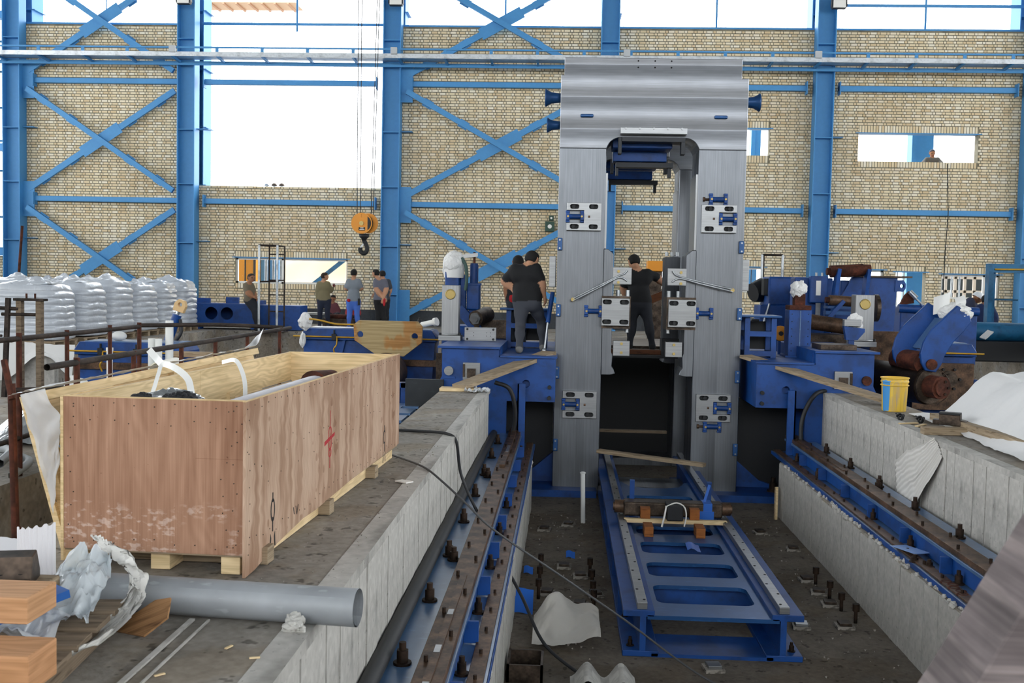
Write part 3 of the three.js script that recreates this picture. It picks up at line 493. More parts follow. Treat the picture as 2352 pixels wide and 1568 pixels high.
// ---------------------------------------------------------------- rails on both shoulders of the pit
function sideRail(side, label) {
  const t = thing('guide_rail', label, 'rail', [0, 0, 0], 0, 'stepped blue rails along the pit');
  const X = (v) => side < 0 ? v : 2.57 - v;                         // mirrored about the pit's middle
  const B = (a, b, y0, y1, z0, z1) => { const p = X(a), q = X(b); return rbox(Math.min(p, q), Math.max(p, q), y0, y1, z0, z1, 0.004, 1); };
  const far = -14.9, near = 2;
  obj('upper_plate', [B(-0.95, -0.57, -0.72, -0.69, far, near)], M.blueSheen, t);
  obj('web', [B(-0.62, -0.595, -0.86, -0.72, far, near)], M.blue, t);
  obj('lower_plate', [B(-0.62, -0.4, -0.91, -0.87, far, near)], M.blueSheen, t);
  obj('edge_face', [B(-0.4, -0.392, -0.915, -0.868, far, near)], M.blue, t);
  const up = obj('upper_wear_strip', [B(-0.75, -0.585, -0.69, -0.64, far, near)], M.brownStrip, t);
  const lo = obj('lower_wear_strip', [B(-0.515, -0.42, -0.87, -0.85, far, near)], M.brownStrip, t);
  const s1 = [], s2 = [];
  for (let z = -3, k = 0; z > -14.4; z -= 0.42, k++) { s1.push(...[0].map(() => new THREE.CylinderGeometry(0.013, 0.013, 0.05, 6).translate(X(k % 2 ? -0.62 : -0.71), -0.63, z))); s2.push(new THREE.CylinderGeometry(0.012, 0.012, 0.04, 6).translate(X(-0.468), -0.845, z + 0.1)); }
  obj('strip_screw', s1, M.boltDark, up).userData.kind = 'stuff'; obj('strip_screw', s2, M.boltDark, lo).userData.kind = 'stuff';
  for (let z = -3.4; z > -14.6; z -= 1.02) obj('stiffener', [B(-0.595, -0.5, -0.86, -0.72, z, z - 0.025)], M.blue, t);
  for (const g of side < 0 ? [box(-0.69, -0.645, -0.64, -0.628, -7.2, -4), box(-0.7, -0.64, -0.64, -0.61, -14.6, -11.6)] : [box(3.2, 3.26, -0.64, -0.63, -14.6, -12)]) obj('shim_strip', [g], M.brownStrip, t);
  if (side < 0) for (const [z, l] of [[-5.2, 0.25], [-5.75, 0.12], [-6.4, 0.1], [-13, 0.5]]) obj('bare_patch', [box(-0.685, -0.65, -0.63, z < -12 ? -0.606 : -0.626, z, z + l)], M.steel, t);
  for (let z = -3.3, k = 0; z > -14.3; z -= 1.15, k++) {
    obj('anchor_bolt', bolt(X(-0.85), -0.69, z, 0.034, 0.095), M.boltDark, t);
    if (k % 3 === 1) obj('anchor_bolt', bolt(X(-0.8), -0.69, z + 0.12, 0.034, 0.08), M.boltDark, t);
    obj('anchor_bolt', bolt(X(-0.555), -0.87, z - 0.35, 0.03, 0.085), M.boltDark, t);
  }
  return t;
}
sideRail(-1, 'stepped blue guide rail with brown wear strips along the left pit wall');
sideRail(1, 'stepped blue guide rail with brown wear strips along the right pit wall');
tag(obj('rubber_hose', [tube([[-0.955, -0.63, 2], [-0.955, -0.63, -4], [-0.955, -0.63, -8], [-0.955, -0.635, -12], [-0.955, -0.66, -14.4]], 0.05, 60, 10)], M.rubber), 'thick black hose running along the foot of the left ledge', 'hose');
for (const [x, z, y] of [[3.07, -8.75, -0.87], [3.0, -8.9, -0.87]]) tag(obj('loose_nut', bolt(x, y, z, 0.03, 0.05), M.boltDark), `rusty nut lying loose on the right rail, ${z > -8.8 ? 'nearer' : 'farther'} of two`, 'nut', 'loose nuts on the right rail');
for (let i = 0; i < 5; i++) tag(obj('pipe_ring', [new THREE.TorusGeometry(0.035, 0.012, 6, 14).rotateX(Math.PI / 2).translate(3.03 + 0.02 * (i % 2), -0.858, -8.25 + i * 0.085)], M.rust), `small rusty ring on the right rail, ${['nearest', 'second nearest', 'middle', 'second farthest', 'farthest'][i]} of a row of five`, 'ring', 'rusty rings on the right rail');
tag(obj('blue_card', [bar([3.0, -0.84, -9.35], [3.1, -0.82, -9.0], 0.16, 0.004)], mat('#7fa3dd', 0.5)), 'pale blue sheet lying on the lower plate of the right rail', 'sheet');
// ---------------------------------------------------------------- plywood crate on the left ledge
const nailDots = (list, nx) => list.map(([x, y, z]) => new THREE.CylinderGeometry(0.0034, 0.0034, 0.002, 6).rotateX(nx ? 0 : Math.PI / 2).rotateZ(nx ? Math.PI / 2 : 0).translate(x, y, z));
T.crateFront = tex(1024, 1024, 1, (u, v) => {
  const w = tf(u, v, 6, 2, 3, 4), cath = Math.sin((Math.abs(((u * 3.2 + w * 0.5) % 1) - 0.5) * 9 + v * 5 + w * 3) * 3.1), f = tf(u, v, 170, 5, 8, 2), k = tf(u, v, 3, 3, 22, 5), st = tf(u, v, 22, 2, 44, 2);
  let c = cath * 5 + (f - 0.5) * 30 + (k - 0.5) * 34 + (st - 0.5) * 36;
  const sc = ss(0.52, 0.72, tf(u, v, 40, 70, 91, 4)) * ss(0.36, 0.3, v) * ss(0.42, 0.6, tf(u, v, 4, 6, 13, 3) + (u < 0.65 ? 0.1 : 0.0) + 0.08);
  const line = Math.abs(v - 0.555) < 0.0012 && u > 0.75 ? -30 : 0, kn = tf(u, v, 120, 60, 17, 1) > 0.985 ? -50 : 0;
  c += line + kn; return [200 + c + sc * 34, 160 + c * 1.05 + sc * 52, 132 + c * 1.05 + sc * 66];
});
M.crateFront = mat('#d0c4be', 0.75, 0, { map: T.crateFront });
{
  const t = thing('plywood_crate', 'large open plywood crate on wooden skids standing on the left ledge', 'crate', [-1.475, 0, -4.79], -2.6 * D2R);
  const L = 3.5, W = 0.9, H = 0.83;
  obj('front_panel', [box(-W, -0.012, 0.1, H, -0.014, 0)], M.crateFront, t);
  obj('panel_edge', [box(-W - 0.014, -W, 0.04, H + 0.002, -0.5, 0.004), box(-W, -0.012, H - 0.001, H + 0.006, -0.014, 0.0)], M.plyEdge, t);
  const rp = ext([[0.02, 0.0], [0.02, H], [-L, H], [-L, 0.11], [-2.9, 0.105], [-2.0, 0.1], [-1.15, 0.075], [-0.9, 0.08], [-0.45, 0.05], [-0.12, 0.005]], -0.014, 0).rotateY(Math.PI / 2).translate(0.002, 0, 0);
  const rp2 = ext([[-0.02, 0.0], [-0.02, H], [L, H], [L, 0.11], [2.9, 0.105], [2.0, 0.1], [1.15, 0.075], [0.9, 0.08], [0.45, 0.05], [0.12, 0.005]], 0, 0.014).rotateY(Math.PI / 2).translate(-0.012, 0, 0);
  const side = obj('side_panel', [rp2], M.plyB, t); rp.dispose();
  obj('side_panel_edge', [box(-0.014, 0.002, H, H + 0.004, -L, 0.02)], M.plyEdge, t);
  // left wall: planks with battens, far wall: planks
  const lw = [[0.1, 0.34], [0.35, 0.59], [0.6, 0.83]];
  for (const [a, b] of lw) { obj('plank', [rbox(-W - 0.004, -W + 0.022, a, b - 0.004, -1.6, -0.03, 0.003, 1)], M.wood, t); obj('plank', [rbox(-W - 0.004, -W + 0.022, a, b - 0.004, -L, -1.605, 0.003, 1)], M.wood, t); obj('plank', [rbox(-W, -0.015, a, b - 0.004, -L, -L + 0.022, 0.003, 1)], M.wood, t); obj('plank', [rbox(-0.036, -0.014, a, b - 0.004, -L, -0.03, 0.003, 1)], M.wood, t); }
  for (const g of [box(-W + 0.022, -W + 0.045, 0.1, 0.64, -2.15, -2.05), box(-W + 0.022, -W + 0.045, 0.1, 0.58, -3.4, -3.3), box(-W + 0.03, -W + 0.17, 0.1, 0.6, -L + 0.022, -L + 0.045), box(-W, -0.015, 0.6, 0.83, -L + 0.022, -L + 0.04)]) obj('batten', [g], M.wood, t);
  obj('floor_board', [box(-W, -0.01, 0.09, 0.11, -L, -0.01)], M.woodOld, t);
  for (const [x, dz] of [[-0.09, -0.03], [-0.45, -0.06], [-0.86, -0.02]]) obj('skid', [rbox(x - 0.045, x + 0.05, 0, 0.095, -L + 0.05, dz, 0.004, 1)], M.wood, t);
  for (const z of [-0.22, -1.35, -2.55]) obj('cross_skid', [rbox(-W + 0.1, 0.03, 0, 0.085, z - 0.1, z, 0.004, 1)], M.woodOld, t);
  // nails
  const nf = []; for (let i = 0; i < 9; i++) { nf.push([-0.05 + rr(-0.02, 0.02), 0.14 + i * 0.08 + rr(-0.02, 0.02), 0.001], [-0.1 + rr(-0.03, 0.03), 0.14 + i * 0.08, 0.001], [-0.86 + rr(-0.02, 0.02), 0.14 + i * 0.08 + rr(-0.02, 0.02), 0.001], [-0.05 - i * 0.1, 0.8 + rr(-0.01, 0.01), 0.001], [-0.05 - i * 0.1 + rr(-0.03, 0.03), 0.72 + rr(-0.02, 0.02), 0.001], [-0.05 - i * 0.1, 0.14 + rr(-0.015, 0.02), 0.001]); }
  obj('nail_head', nailDots(nf, false), M.steelDark, t).userData.kind = 'stuff';
  const ns = []; for (let i = 0; i < 34; i++) { ns.push([0.003, 0.8 + rr(-0.015, 0.01), -i * 0.1], [0.003, 0.14 + rr(-0.02, 0.03), -i * 0.1 - 0.03], [0.003, 0.5 + rr(-0.1, 0.1), -i * 0.1]); } for (let i = 0; i < 9; i++) ns.push([0.003, 0.1 + i * 0.08, -0.03 + rr(-0.01, 0.01)]);
  obj('nail_head', nailDots(ns, true), M.steelDark, side).userData.kind = 'stuff';
  // painted marks on the side: red centre-of-gravity cross, black chain-sling signs, stroke marks
  const red = mat('#b3202a', 0.7), ink = mat('#1c1a1c', 0.8), px = 0.0035;
  const onSide = (g) => g.rotateY(Math.PI / 2);                     // outline x -> -z
  const ring = (cx, cy, a, b, w) => { const o = [], h = []; for (let i = 0; i < 24; i++) { const q = i / 24 * 6.2832; o.push([cx + a * Math.cos(q), cy + b * Math.sin(q)]); h.push([cx + (a - w) * Math.cos(q), cy + (b - w) * Math.sin(q)]); } return ext(o, px - 0.002, px, [h.reverse()]); };
  obj('gravity_mark', [onSide(ext([[1.435, 0.27], [1.44, 0.62], [1.446, 0.62], [1.443, 0.27]], px - 0.002, px)), onSide(ext([[1.32, 0.42], [1.54, 0.455], [1.545, 0.475], [1.32, 0.445]], px - 0.002, px)), onSide(ring(1.44, 0.45, 0.045, 0.075, 0.008)), onSide(ring(1.44, 0.365, 0.03, 0.03, 0.007))], red, side);
  for (const [z, s] of [[0.375, 1], [2.96, 0.9]]) obj('sling_mark', [onSide(ring(z, 0.24, 0.033, 0.06 * s, 0.011)), onSide(ext(rrect(z - 0.006, z + 0.006, 0.13, 0.205, 0.005), px - 0.002, px)), onSide(ext([[z - 0.045, 0.05], [z - 0.033, 0.05], [z - 0.022, 0.1], [z - 0.035, 0.125]], px - 0.002, px)), onSide(ext([[z + 0.045, 0.05], [z + 0.033, 0.05], [z + 0.022, 0.1], [z + 0.035, 0.125]], px - 0.002, px)), onSide(ext(rrect(z - 0.006, z + 0.006, 0.28, 0.33, 0.005), px - 0.002, px))], ink, side);
  obj('stroke_mark', [onSide(ext([[0.73, 0.14], [0.738, 0.14], [0.725, 0.18], [0.718, 0.18]], px - 0.002, px)), onSide(ext([[0.76, 0.18], [0.768, 0.18], [0.785, 0.13], [0.778, 0.13]], px - 0.002, px)), onSide(ext([[0.8, 0.18], [0.808, 0.18], [0.785, 0.13], [0.78, 0.13]], px - 0.002, px))], ink, side);
  // things packed inside
  const place = (g) => { g.position.set(-1.475, 0, -4.79); g.rotation.y = -2.6 * D2R; return g; };
  const r = place(thing('steel_roll', 'grey steel roll packed along the right side of the crate', 'roll')); obj('barrel', [rod([-0.17, 0.69, -0.08], [-0.17, 0.69, -1.7], 0.115, 28)], mat('#b9b6bd', 0.5, 0.3, { map: T.scuff }), r); obj('roll_neck', [rod([-0.17, 0.69, -1.7], [-0.17, 0.69, -2.4], 0.075, 24)], M.steelDark, r); obj('bearing_wrap', [rod([-0.2, 0.72, -1.78], [-0.14, 0.74, -2.0], 0.11, 18, 0.08)], M.rust, r); obj('cradle', [rbox(-0.36, -0.05, 0.11, 0.58, -0.5, -0.4, 0.005), rbox(-0.36, -0.05, 0.11, 0.58, -1.5, -1.4, 0.005)], M.wood, r);
  const foilLump = (x, y, z, sx, sy, sz, s, label, m) => tag(place(obj('foil_parcel', [(() => { const g = new THREE.IcosahedronGeometry(1, 12), p = g.attributes.position; for (let i = 0; i < p.count; i++) { const a = V().fromBufferAttribute(p, i), q = 1 + 0.45 * Math.abs(fbm(a.x * 3 + s, a.y * 3, a.z * 3, 3)) + 0.12 * fbm(a.x * 9, a.y * 9 + s, a.z * 9, 2); p.setXYZ(i, a.x * q * sx, a.y * q * sy, a.z * q * sz); } g.computeVertexNormals(); return g.translate(x, y, z); })()], m)), label, 'parcel');
  foilLump(-0.5, 0.76, -0.3, 0.17, 0.075, 0.12, 1, 'silver foil parcel with torn black insides behind the crate front', M.foil); foilLump(-0.61, 0.795, -0.22, 0.055, 0.035, 0.06, 5, 'black plastic bundle left of the silver parcel in the crate', M.black); foilLump(-0.42, 0.8, -0.22, 0.085, 0.04, 0.06, 8, 'black plastic bundle on top of the silver parcel in the crate', M.black); foilLump(-0.36, 0.55, -1.3, 0.08, 0.1, 0.1, 11, 'small black wrapped bundle deep in the crate beside the roll', M.black);
  tag(place(obj('packing_foam', [rbox(-0.8, -0.3, 0.11, 0.6, -1.2, -0.1, 0.03)], M.black)), 'dark packing block lying low in the crate', 'packing');
  const strapAt = (pts, w, label) => tag(place(obj('packing_strap', [(() => { const c = new THREE.CatmullRomCurve3(pts.map((p) => V(...p))); return sheet(30, 2, (u, v) => { const p = c.getPoint(u), d = c.getTangent(u).cross(V(0.4, 0, 1)).normalize(); return [p.x + d.x * (v - 0.5) * w + 0.0 * v, p.y + d.y * (v - 0.5) * w, p.z + (v - 0.5) * w * 0.6]; }); })()], phys('#f1f1ee', { roughness: 0.35, side: THREE.DoubleSide, clearcoat: 0.4 }))), label, 'strap');
  strapAt([[-0.74, 0.72, -0.55], [-0.735, 0.81, -0.62], [-0.755, 0.88, -0.72], [-0.77, 0.925, -0.8], [-0.65, 0.915, -0.7], [-0.54, 0.87, -0.6], [-0.48, 0.815, -0.5], [-0.45, 0.74, -0.46]], 0.032, 'white plastic strap looped over the left side of the crate');
  strapAt([[-0.975, 0.985, -1.08], [-0.87, 0.945, -0.95], [-0.77, 0.925, -0.8]], 0.034, 'short white strap end sticking up from the strap knot');
  strapAt([[-0.95, 0.835, -2.15], [-0.82, 0.86, -2.05], [-0.74, 0.806, -1.95], [-0.68, 0.73, -1.85], [-0.63, 0.62, -1.72]], 0.026, 'narrow white strap hanging inside the crate, right of the loop');
}
// leaning side panel of the crate, with film over it
{
  const t = thing('crate_side', 'wooden crate side leaning outward beside the crate, half covered with clear film', 'wood board', [-2.5, 0, -5.12], 0);
  const lean = 0.27, c = Math.cos(lean), s = Math.sin(lean), P = (a, h, z, o = 0) => [-s * h + c * o - 0.0, c * h + s * o, z];
  for (const [a, b] of [[0.02, 0.26], [0.27, 0.52], [0.53, 0.81]]) obj('plank', [bar(P(0, (a + b) / 2, -3.8), P(0, (a + b) / 2, 0), 0.022, b - a - 0.005, [-s, c, 0])], M.wood, t);
  for (const g of [bar(P(0, 0, -0.06, 0.03), P(0, 0.8, -0.06, 0.03), 0.04, 0.09, [0, 0, 1]), bar(P(0, 0, -1.9, 0.03), P(0, 0.8, -1.9, 0.03), 0.04, 0.09, [0, 0, 1]), bar(P(0, 0, 0.012, -0.0), P(0, 0.82, 0.012, -0.0), 0.03, 0.02, [0, 0, 1])]) obj('batten', [g], M.wood, t);
  obj('top_rail', [bar(P(0, 0.8, -3.8, 0.03), P(0, 0.8, 0, 0.03), 0.07, 0.05, [-s, c, 0])], M.wood, t);
  obj('film_cover', [sheet(60, 20, (u, v) => { const z = 0.06 - u * 3.9, h = v < 0.4 ? 0.83 - 0.0 * v : 0.83, o = -0.05 + v * 0.16; const p = P(0, h + 0.012 + 0.012 * fbm(u * 30, v * 5, 2), z, o); return [p[0], p[1] + (u > 0.96 ? 0.14 * (u - 0.96) * 25 * v : 0), p[2]]; }), sheet(14, 30, (u, v) => { const h = 0.83 - v * (0.62 - 0.25 * u); const o = 0.01 + u * (0.16 - 0.1 * Math.abs(v - 0.4)) + 0.02 * fbm(u * 4, v * 5, 9); const p = P(0, h, 0.05 + 0.02 * fbm(u * 3, v * 6, 4), o); return p; })], phys('#dfe0e2', { roughness: 0.4, transmission: 0.35, thickness: 0, side: THREE.DoubleSide }), t);
  tag(obj('blue_sheet', [sheet(6, 6, (u, v) => [-2.46 + u * 0.06, 0.5 + v * 0.25, -5.3 - u * 0.4 + 0.02 * Math.sin(v * 4)])], mat('#1b4fa0', 0.5, 0, { side: THREE.DoubleSide })), 'strip of dark blue film between the crate and the leaning panel', 'film');
}
// ---------------------------------------------------------------- steel pipe and the pile in the near left corner
{
  const t = thing('steel_pipe', 'grey steel pipe lying across the ledge in front of the crate', 'pipe', [0, 0, 0]);
  const A = [-1.9, 0.077, -4.25], B = [-0.815, 0.077, -4.15];
  obj('pipe_wall', [rod(A, B, 0.077, 36, 0.077, true), rod(A, B, 0.07, 36, 0.07, true)], mat('#b8bdc2', 0.5, 0.1, { map: T.scuff, side: THREE.DoubleSide }), t);
  obj('cut_end', [new THREE.RingGeometry(0.07, 0.077, 36).rotateY(Math.PI / 2).rotateY(5.3 * D2R).translate(...B)], mat('#6f7276', 0.5, 0.5, { side: THREE.DoubleSide }), t);
}
const crumpled = (name, label, cat, m, f, nu = 40, nv = 24) => tag(obj(name, [sheet(nu, nv, f)], m), label, cat);
crumpled('torn_paper', 'long torn strip of white coated paper with brown edge in the near left corner', 'paper', mat('#e6e4de', 0.6, 0, { side: THREE.DoubleSide, map: T.grime }), (u, v) => {
  const c = new THREE.CatmullRomCurve3([V(-1.97, 0.24, -4.33), V(-1.8, 0.2, -4.2), V(-1.7, 0.11, -4.08), V(-1.71, 0.06, -3.95), V(-1.74, 0.04, -3.75), V(-1.78, 0.035, -3.55), V(-1.83, 0.03, -3.3)]), p = c.getPoint(u);
  const w = (v - 0.5) * (0.2 - 0.05 * u + 0.05 * Math.sin(u * 11)), n = 0.035 * fbm(u * 9, v * 5, 3) + 0.02 * fbm(u * 24, v * 12, 5);
  return [p.x + w * 0.8 + n, p.y + Math.abs(w) * 0.1 + n + 0.02, p.z + w * 0.75 + 0.04 * fbm(u * 14, v * 3, 8)];
}, 90, 26);
tag(obj('torn_board', [ext([[-0.12, 0], [0.06, 0.02], [0.1, 0.12], [0.03, 0.2], [-0.04, 0.17], [-0.1, 0.06]], 0, 0.008).rotateX(-0.9).rotateY(-0.6).translate(-1.64, 0.012, -3.88)], mat('#c9a37c', 0.9, 0, { map: T.woodOld })), 'torn brown cardboard under the strip of white paper', 'cardboard');
crumpled('foam_sheet', 'white ribbed foam sheet standing up at the left edge', 'foam', mat('#e9e7ea', 0.8, 0, { side: THREE.DoubleSide }), (u, v) => [-2.345 + u * 0.16, 0.02 + v * 0.29 + 0.02 * u + 0.006 * Math.sin(u * 34), -4.35 + 0.03 * Math.sin(u * 4) + 0.004 * Math.sin(u * 60)], 60, 10);
crumpled('foam_sheet', 'pale flat foam sheet behind the wedge-shaped steel block', 'foam', mat('#dcdde2', 0.8, 0, { side: THREE.DoubleSide }), (u, v) => [-2.6 + u * 0.26, 0.06 + v * 0.2 + 0.02 * fbm(u * 4, v * 4, 2), -4.45 + 0.06 * u + v * 0.05], 20, 8);
crumpled('clear_film', 'shiny clear plastic film crumpled beside the torn white paper', 'film', phys('#dfe8ee', { roughness: 0.18, transmission: 0.3, thickness: 0, side: THREE.DoubleSide, bumpMap: T.crinkle, bumpScale: 0.008 }), (u, v) => [-1.98 + u * 0.22 - v * 0.08, 0.1 + 0.15 * v * (0.8 + 0.4 * Math.sin(u * 3)) + 0.06 * fbm(u * 6, v * 6, 4), -3.78 - v * 0.4 + 0.06 * fbm(u * 5, v * 5, 7)], 40, 30);
crumpled('clear_film', 'silvery plastic film lying between the wood blocks and the torn paper', 'film', phys('#d8dde2', { roughness: 0.25, transmission: 0.25, thickness: 0, side: THREE.DoubleSide, bumpMap: T.crinkle, bumpScale: 0.01 }), (u, v) => [-2.06 + u * 0.26, 0.13 + 0.05 * fbm(u * 5, v * 4, 14) + 0.025 * Math.sin(v * 7 + u * 3), -3.5 - v * 0.26], 30, 24);
{
  const b = thing('wedge_block', 'brown wedge-shaped steel block with two holes on a wooden beam', 'steel block', [-2.1, 0.215, -3.88], 0.25);
  obj('body', [ext([[-0.07, 0], [0.07, 0], [0.07, 0.03], [0.05, 0.11], [-0.02, 0.12], [-0.07, 0.035]].map(([x, y]) => [x, y]), -0.075, 0.075, [], 0.004).rotateY(-Math.PI / 2)], M.steelDark, b);
  obj('bolt_hole', [-0.035, 0.035].map((x) => new THREE.CylinderGeometry(0.014, 0.014, 0.004, 12).rotateX(0.95).translate(x, 0.055, 0.058)), M.hole, b);
  tag(obj('wood_beam', [rbox(-2.35, -1.98, 0.1, 0.215, -4.0, -3.78, 0.008)], M.woodOld), 'dark brown wooden beam under the wedge-shaped steel block', 'timber');
  tag(obj('blue_plate', [bar([-2.05, 0.17, -3.5], [-1.85, 0.225, -3.76], 0.1, 0.03)], mat('#1a5fb0', 0.5)), 'blue painted strip lying in front of the wooden beam', 'plate');
  tag(obj('wood_block', [rbox(-2.1, -1.745, 0.25, 0.34, -3.5, -3.3, 0.006)], mat('#e2bfae', 0.8, 0, { map: T.wood })), 'pinkish cut timber block stacked at the left edge, upper of two', 'timber');
  tag(obj('wood_block', [rbox(-2.0, -1.595, 0.13, 0.25, -3.2, -3.02, 0.006)], mat('#d9b19c', 0.8, 0, { map: T.wood })), 'pinkish cut timber block at the bottom left corner, lower of two', 'timber');
  const p = thing('wooden_pallet', 'dark wooden pallet lying under the film and timber in the near left corner', 'pallet', [-2.1, 0, -3.6], 0.1);
  for (let i = 0; i < 5; i++) obj('deck_board', [rbox(-0.45, 0.4, 0.075, 0.098, -0.45 + i * 0.2, -0.3 + i * 0.2, 0.003, 1)], M.woodGrey, p);
  for (const x of [-0.4, 0, 0.34]) obj('stringer', [rbox(x - 0.04, x + 0.04, 0, 0.075, -0.45, 0.5, 0.003, 1)], M.woodGrey, p);
}
tag(obj('crumpled_paper', [(() => { const g = new THREE.IcosahedronGeometry(0.036, 8), p = g.attributes.position; for (let i = 0; i < p.count; i++) { const a = V().fromBufferAttribute(p, i), k = 1 + 1.1 * fbm(a.x * 40, a.y * 40, a.z * 40, 3); p.setXYZ(i, a.x * k * 1.15, a.y * k, a.z * k); } g.computeVertexNormals(); return g.translate(-1.05, 0.032, -4.06); })()], M.paper), 'crumpled white paper with print lying under the steel pipe', 'paper');
tag(obj('paper_scrap', [bar([-1.15, 0.006, -7.27], [-1.06, 0.008, -7.2], 0.07, 0.008)], M.white), 'small flat white scrap on the ledge right of the crate', 'scrap');
for (const [x, z, a, n] of [[-1.12, -3.75, 0.3, 'larger'], [-1.25, -3.85, 1.2, 'smaller'], [-1.4, -3.55, 0.8, 'nearest']]) tag(obj('wood_chip', [rbox(-0.02, 0.02, 0, 0.006, -0.006, 0.006, 0.002, 1).rotateY(a).translate(x, 0, z)], M.wood), `${n} pale wood splinter lying on the ledge before the pipe`, 'splinter', 'wood splinters on the ledge');
for (const [a, b, n] of [[[-1.5, 0, -4.15], [-1.5, 0, -3.3], 'left'], [[-1.43, 0, -4.15], [-1.43, 0, -3.2], 'right']]) tag(obj('floor_strip', [bar([a[0], 0.004, a[2]], [b[0], 0.004, b[2]], n === 'left' ? 0.022 : 0.008, 0.008)], M.concrete), `${n === 'left' ? 'wide' : 'thin'} raised grout strip running along the ledge before the pipe`, 'strip');

// ---------------------------------------------------------------- rebar railing round the left trench
function railing(label, posts, rails, extra) {
  const t = thing('rebar_railing', label, 'railing');
  for (const [x, y0, y1, z, r, lx = 0, lz = 0] of posts) obj('post', [rod([x + lx, y0, z + lz], [x, y1, z], r, 9)], M.rust, t);
  for (const pts of rails) obj('rail', [tube(pts, pts.r || 0.019, 16, 8)], M.rebar, t);
}
railing('rusty rebar railing along the near edge of the trench beside the crate', [[-2.82, -0.1, 0.93, -5.9, 0.018], [-2.82, 0, 0.92, -6.7, 0.017], [-2.82, 0, 0.92, -7.55, 0.017], [-2.82, 0, 0.92, -8.3, 0.017], [-2.82, 0, 0.92, -9.15, 0.017], [-2.82, 0, 0.93, -10.2, 0.017]], [[[-2.82, 0.9, -5.55], [-2.82, 0.905, -7], [-2.82, 0.91, -9], [-2.82, 0.915, -10.6]]]);
railing('rusty rebar railing along the far edge of the trench', [[-3.78, 0, 1.0, -7.05, 0.02], [-3.78, 0, 0.99, -7.75, 0.017], [-3.78, 0, 1.0, -8.5, 0.017], [-3.78, 0, 1.0, -9.1, 0.019]], [[[-3.78, 0.96, -5.4], [-3.78, 0.96, -7.5], [-3.78, 0.965, -9.1]], [[-3.78, 0.975, -9.1], [-3.3, 0.96, -9.9], [-2.82, 0.93, -10.3]], [[-3.78, 0.25, -5.2], [-3.78, 0.27, -7.2], [-3.78, 0.3, -7.9]], [[-3.72, 0.62, -6.85], [-3.5, 0.62, -7.0], [-3.3, 0.62, -7.2]]]);
tag(obj('rebar_post', [rod([-2.86, -0.2, -5.3], [-2.9, 0.83, -5.33], 0.021, 9), rod([-2.88, 0.75, -5.3], [-2.95, 0.95, -5.35], 0.017, 9), tube([[-2.88, 0.3, -5.33], [-2.875, 0.1, -5.32], [-2.86, 0.04, -5.36], [-2.8, 0.02, -5.42], [-2.76, 0.02, -5.44]], 0.012, 16, 6)], M.rust), 'thick rusty rebar post standing alone at the left edge before the leaning panel', 'post');
crumpled('foil_sheet', 'silver foil sheet heaped beyond the railing at the left edge', 'foil', M.foil, (u, v) => [-4.9 + u * 1.0, 0.02 + 0.32 * Math.sin(u * 3.1) * Math.sin(v * 3.1) + 0.05 * fbm(u * 6, v * 6, 3), -8.2 - v * 1.4 + 0.08 * fbm(u * 4, v * 4, 9)], 40, 30);
tag(obj('white_rag', [(() => { const g = new THREE.IcosahedronGeometry(0.09, 8), p = g.attributes.position; for (let i = 0; i < p.count; i++) { const a = V().fromBufferAttribute(p, i), k = 1 + 0.8 * fbm(a.x * 14, a.y * 14, a.z * 14, 3); p.setXYZ(i, a.x * k * 1.3, a.y * k * 0.9, a.z * k); } g.computeVertexNormals(); return g.translate(-4.25, 0.42, -8.9); })()], M.whiteSheet), 'crumpled white rag on top of the foil heap behind the railing', 'rag');
tag(obj('cable_bundle', [tube([[-3.75, 0.03, -6.9], [-3.9, 0.05, -7.4], [-4.3, 0.05, -7.7]], 0.03, 16, 6), tube([[-3.9, 0.09, -7.0], [-4.1, 0.1, -7.5], [-4.6, 0.08, -7.8]], 0.035, 16, 6)], mat('#8b9092', 0.6)), 'grey hoses lying on the slab behind the rebar post', 'hose');

// ---------------------------------------------------------------- cables over the ledge
tag(obj('power_cable', [tube([[-1.72, 0.012, -9.75], [-1.4, 0.012, -9.715], [-1.06, 0.014, -9.56], [-0.985, -0.02, -9.5], [-0.93, -0.38, -9.6], [-0.66, -0.86, -9.4], [-0.32, -1.25, -8.8], [-0.11, -1.52, -8.4], [0.2, -1.63, -8.0], [0.4, -1.635, -7.6]], 0.014, 120, 8)], M.cable), 'thicker dark cable running over the ledge edge down to the pit floor', 'cable');
tag(obj('power_cable', [tube([[-1.5, 0.01, -8.5], [-1.25, 0.01, -8.15], [-1.02, 0.012, -7.75], [-0.92, -0.02, -7.6], [-0.666, -0.184, -7.4], [-0.523, -0.321, -7.4], [0.049, -0.754, -7.6], [0.484, -1.095, -7.8], [1.198, -1.601, -7.9], [1.5, -1.64, -7.8]], 0.008, 120, 8)], mat('#4a4b4d', 0.6)), 'thinner grey cable crossing the left rail and sagging into the pit', 'cable');

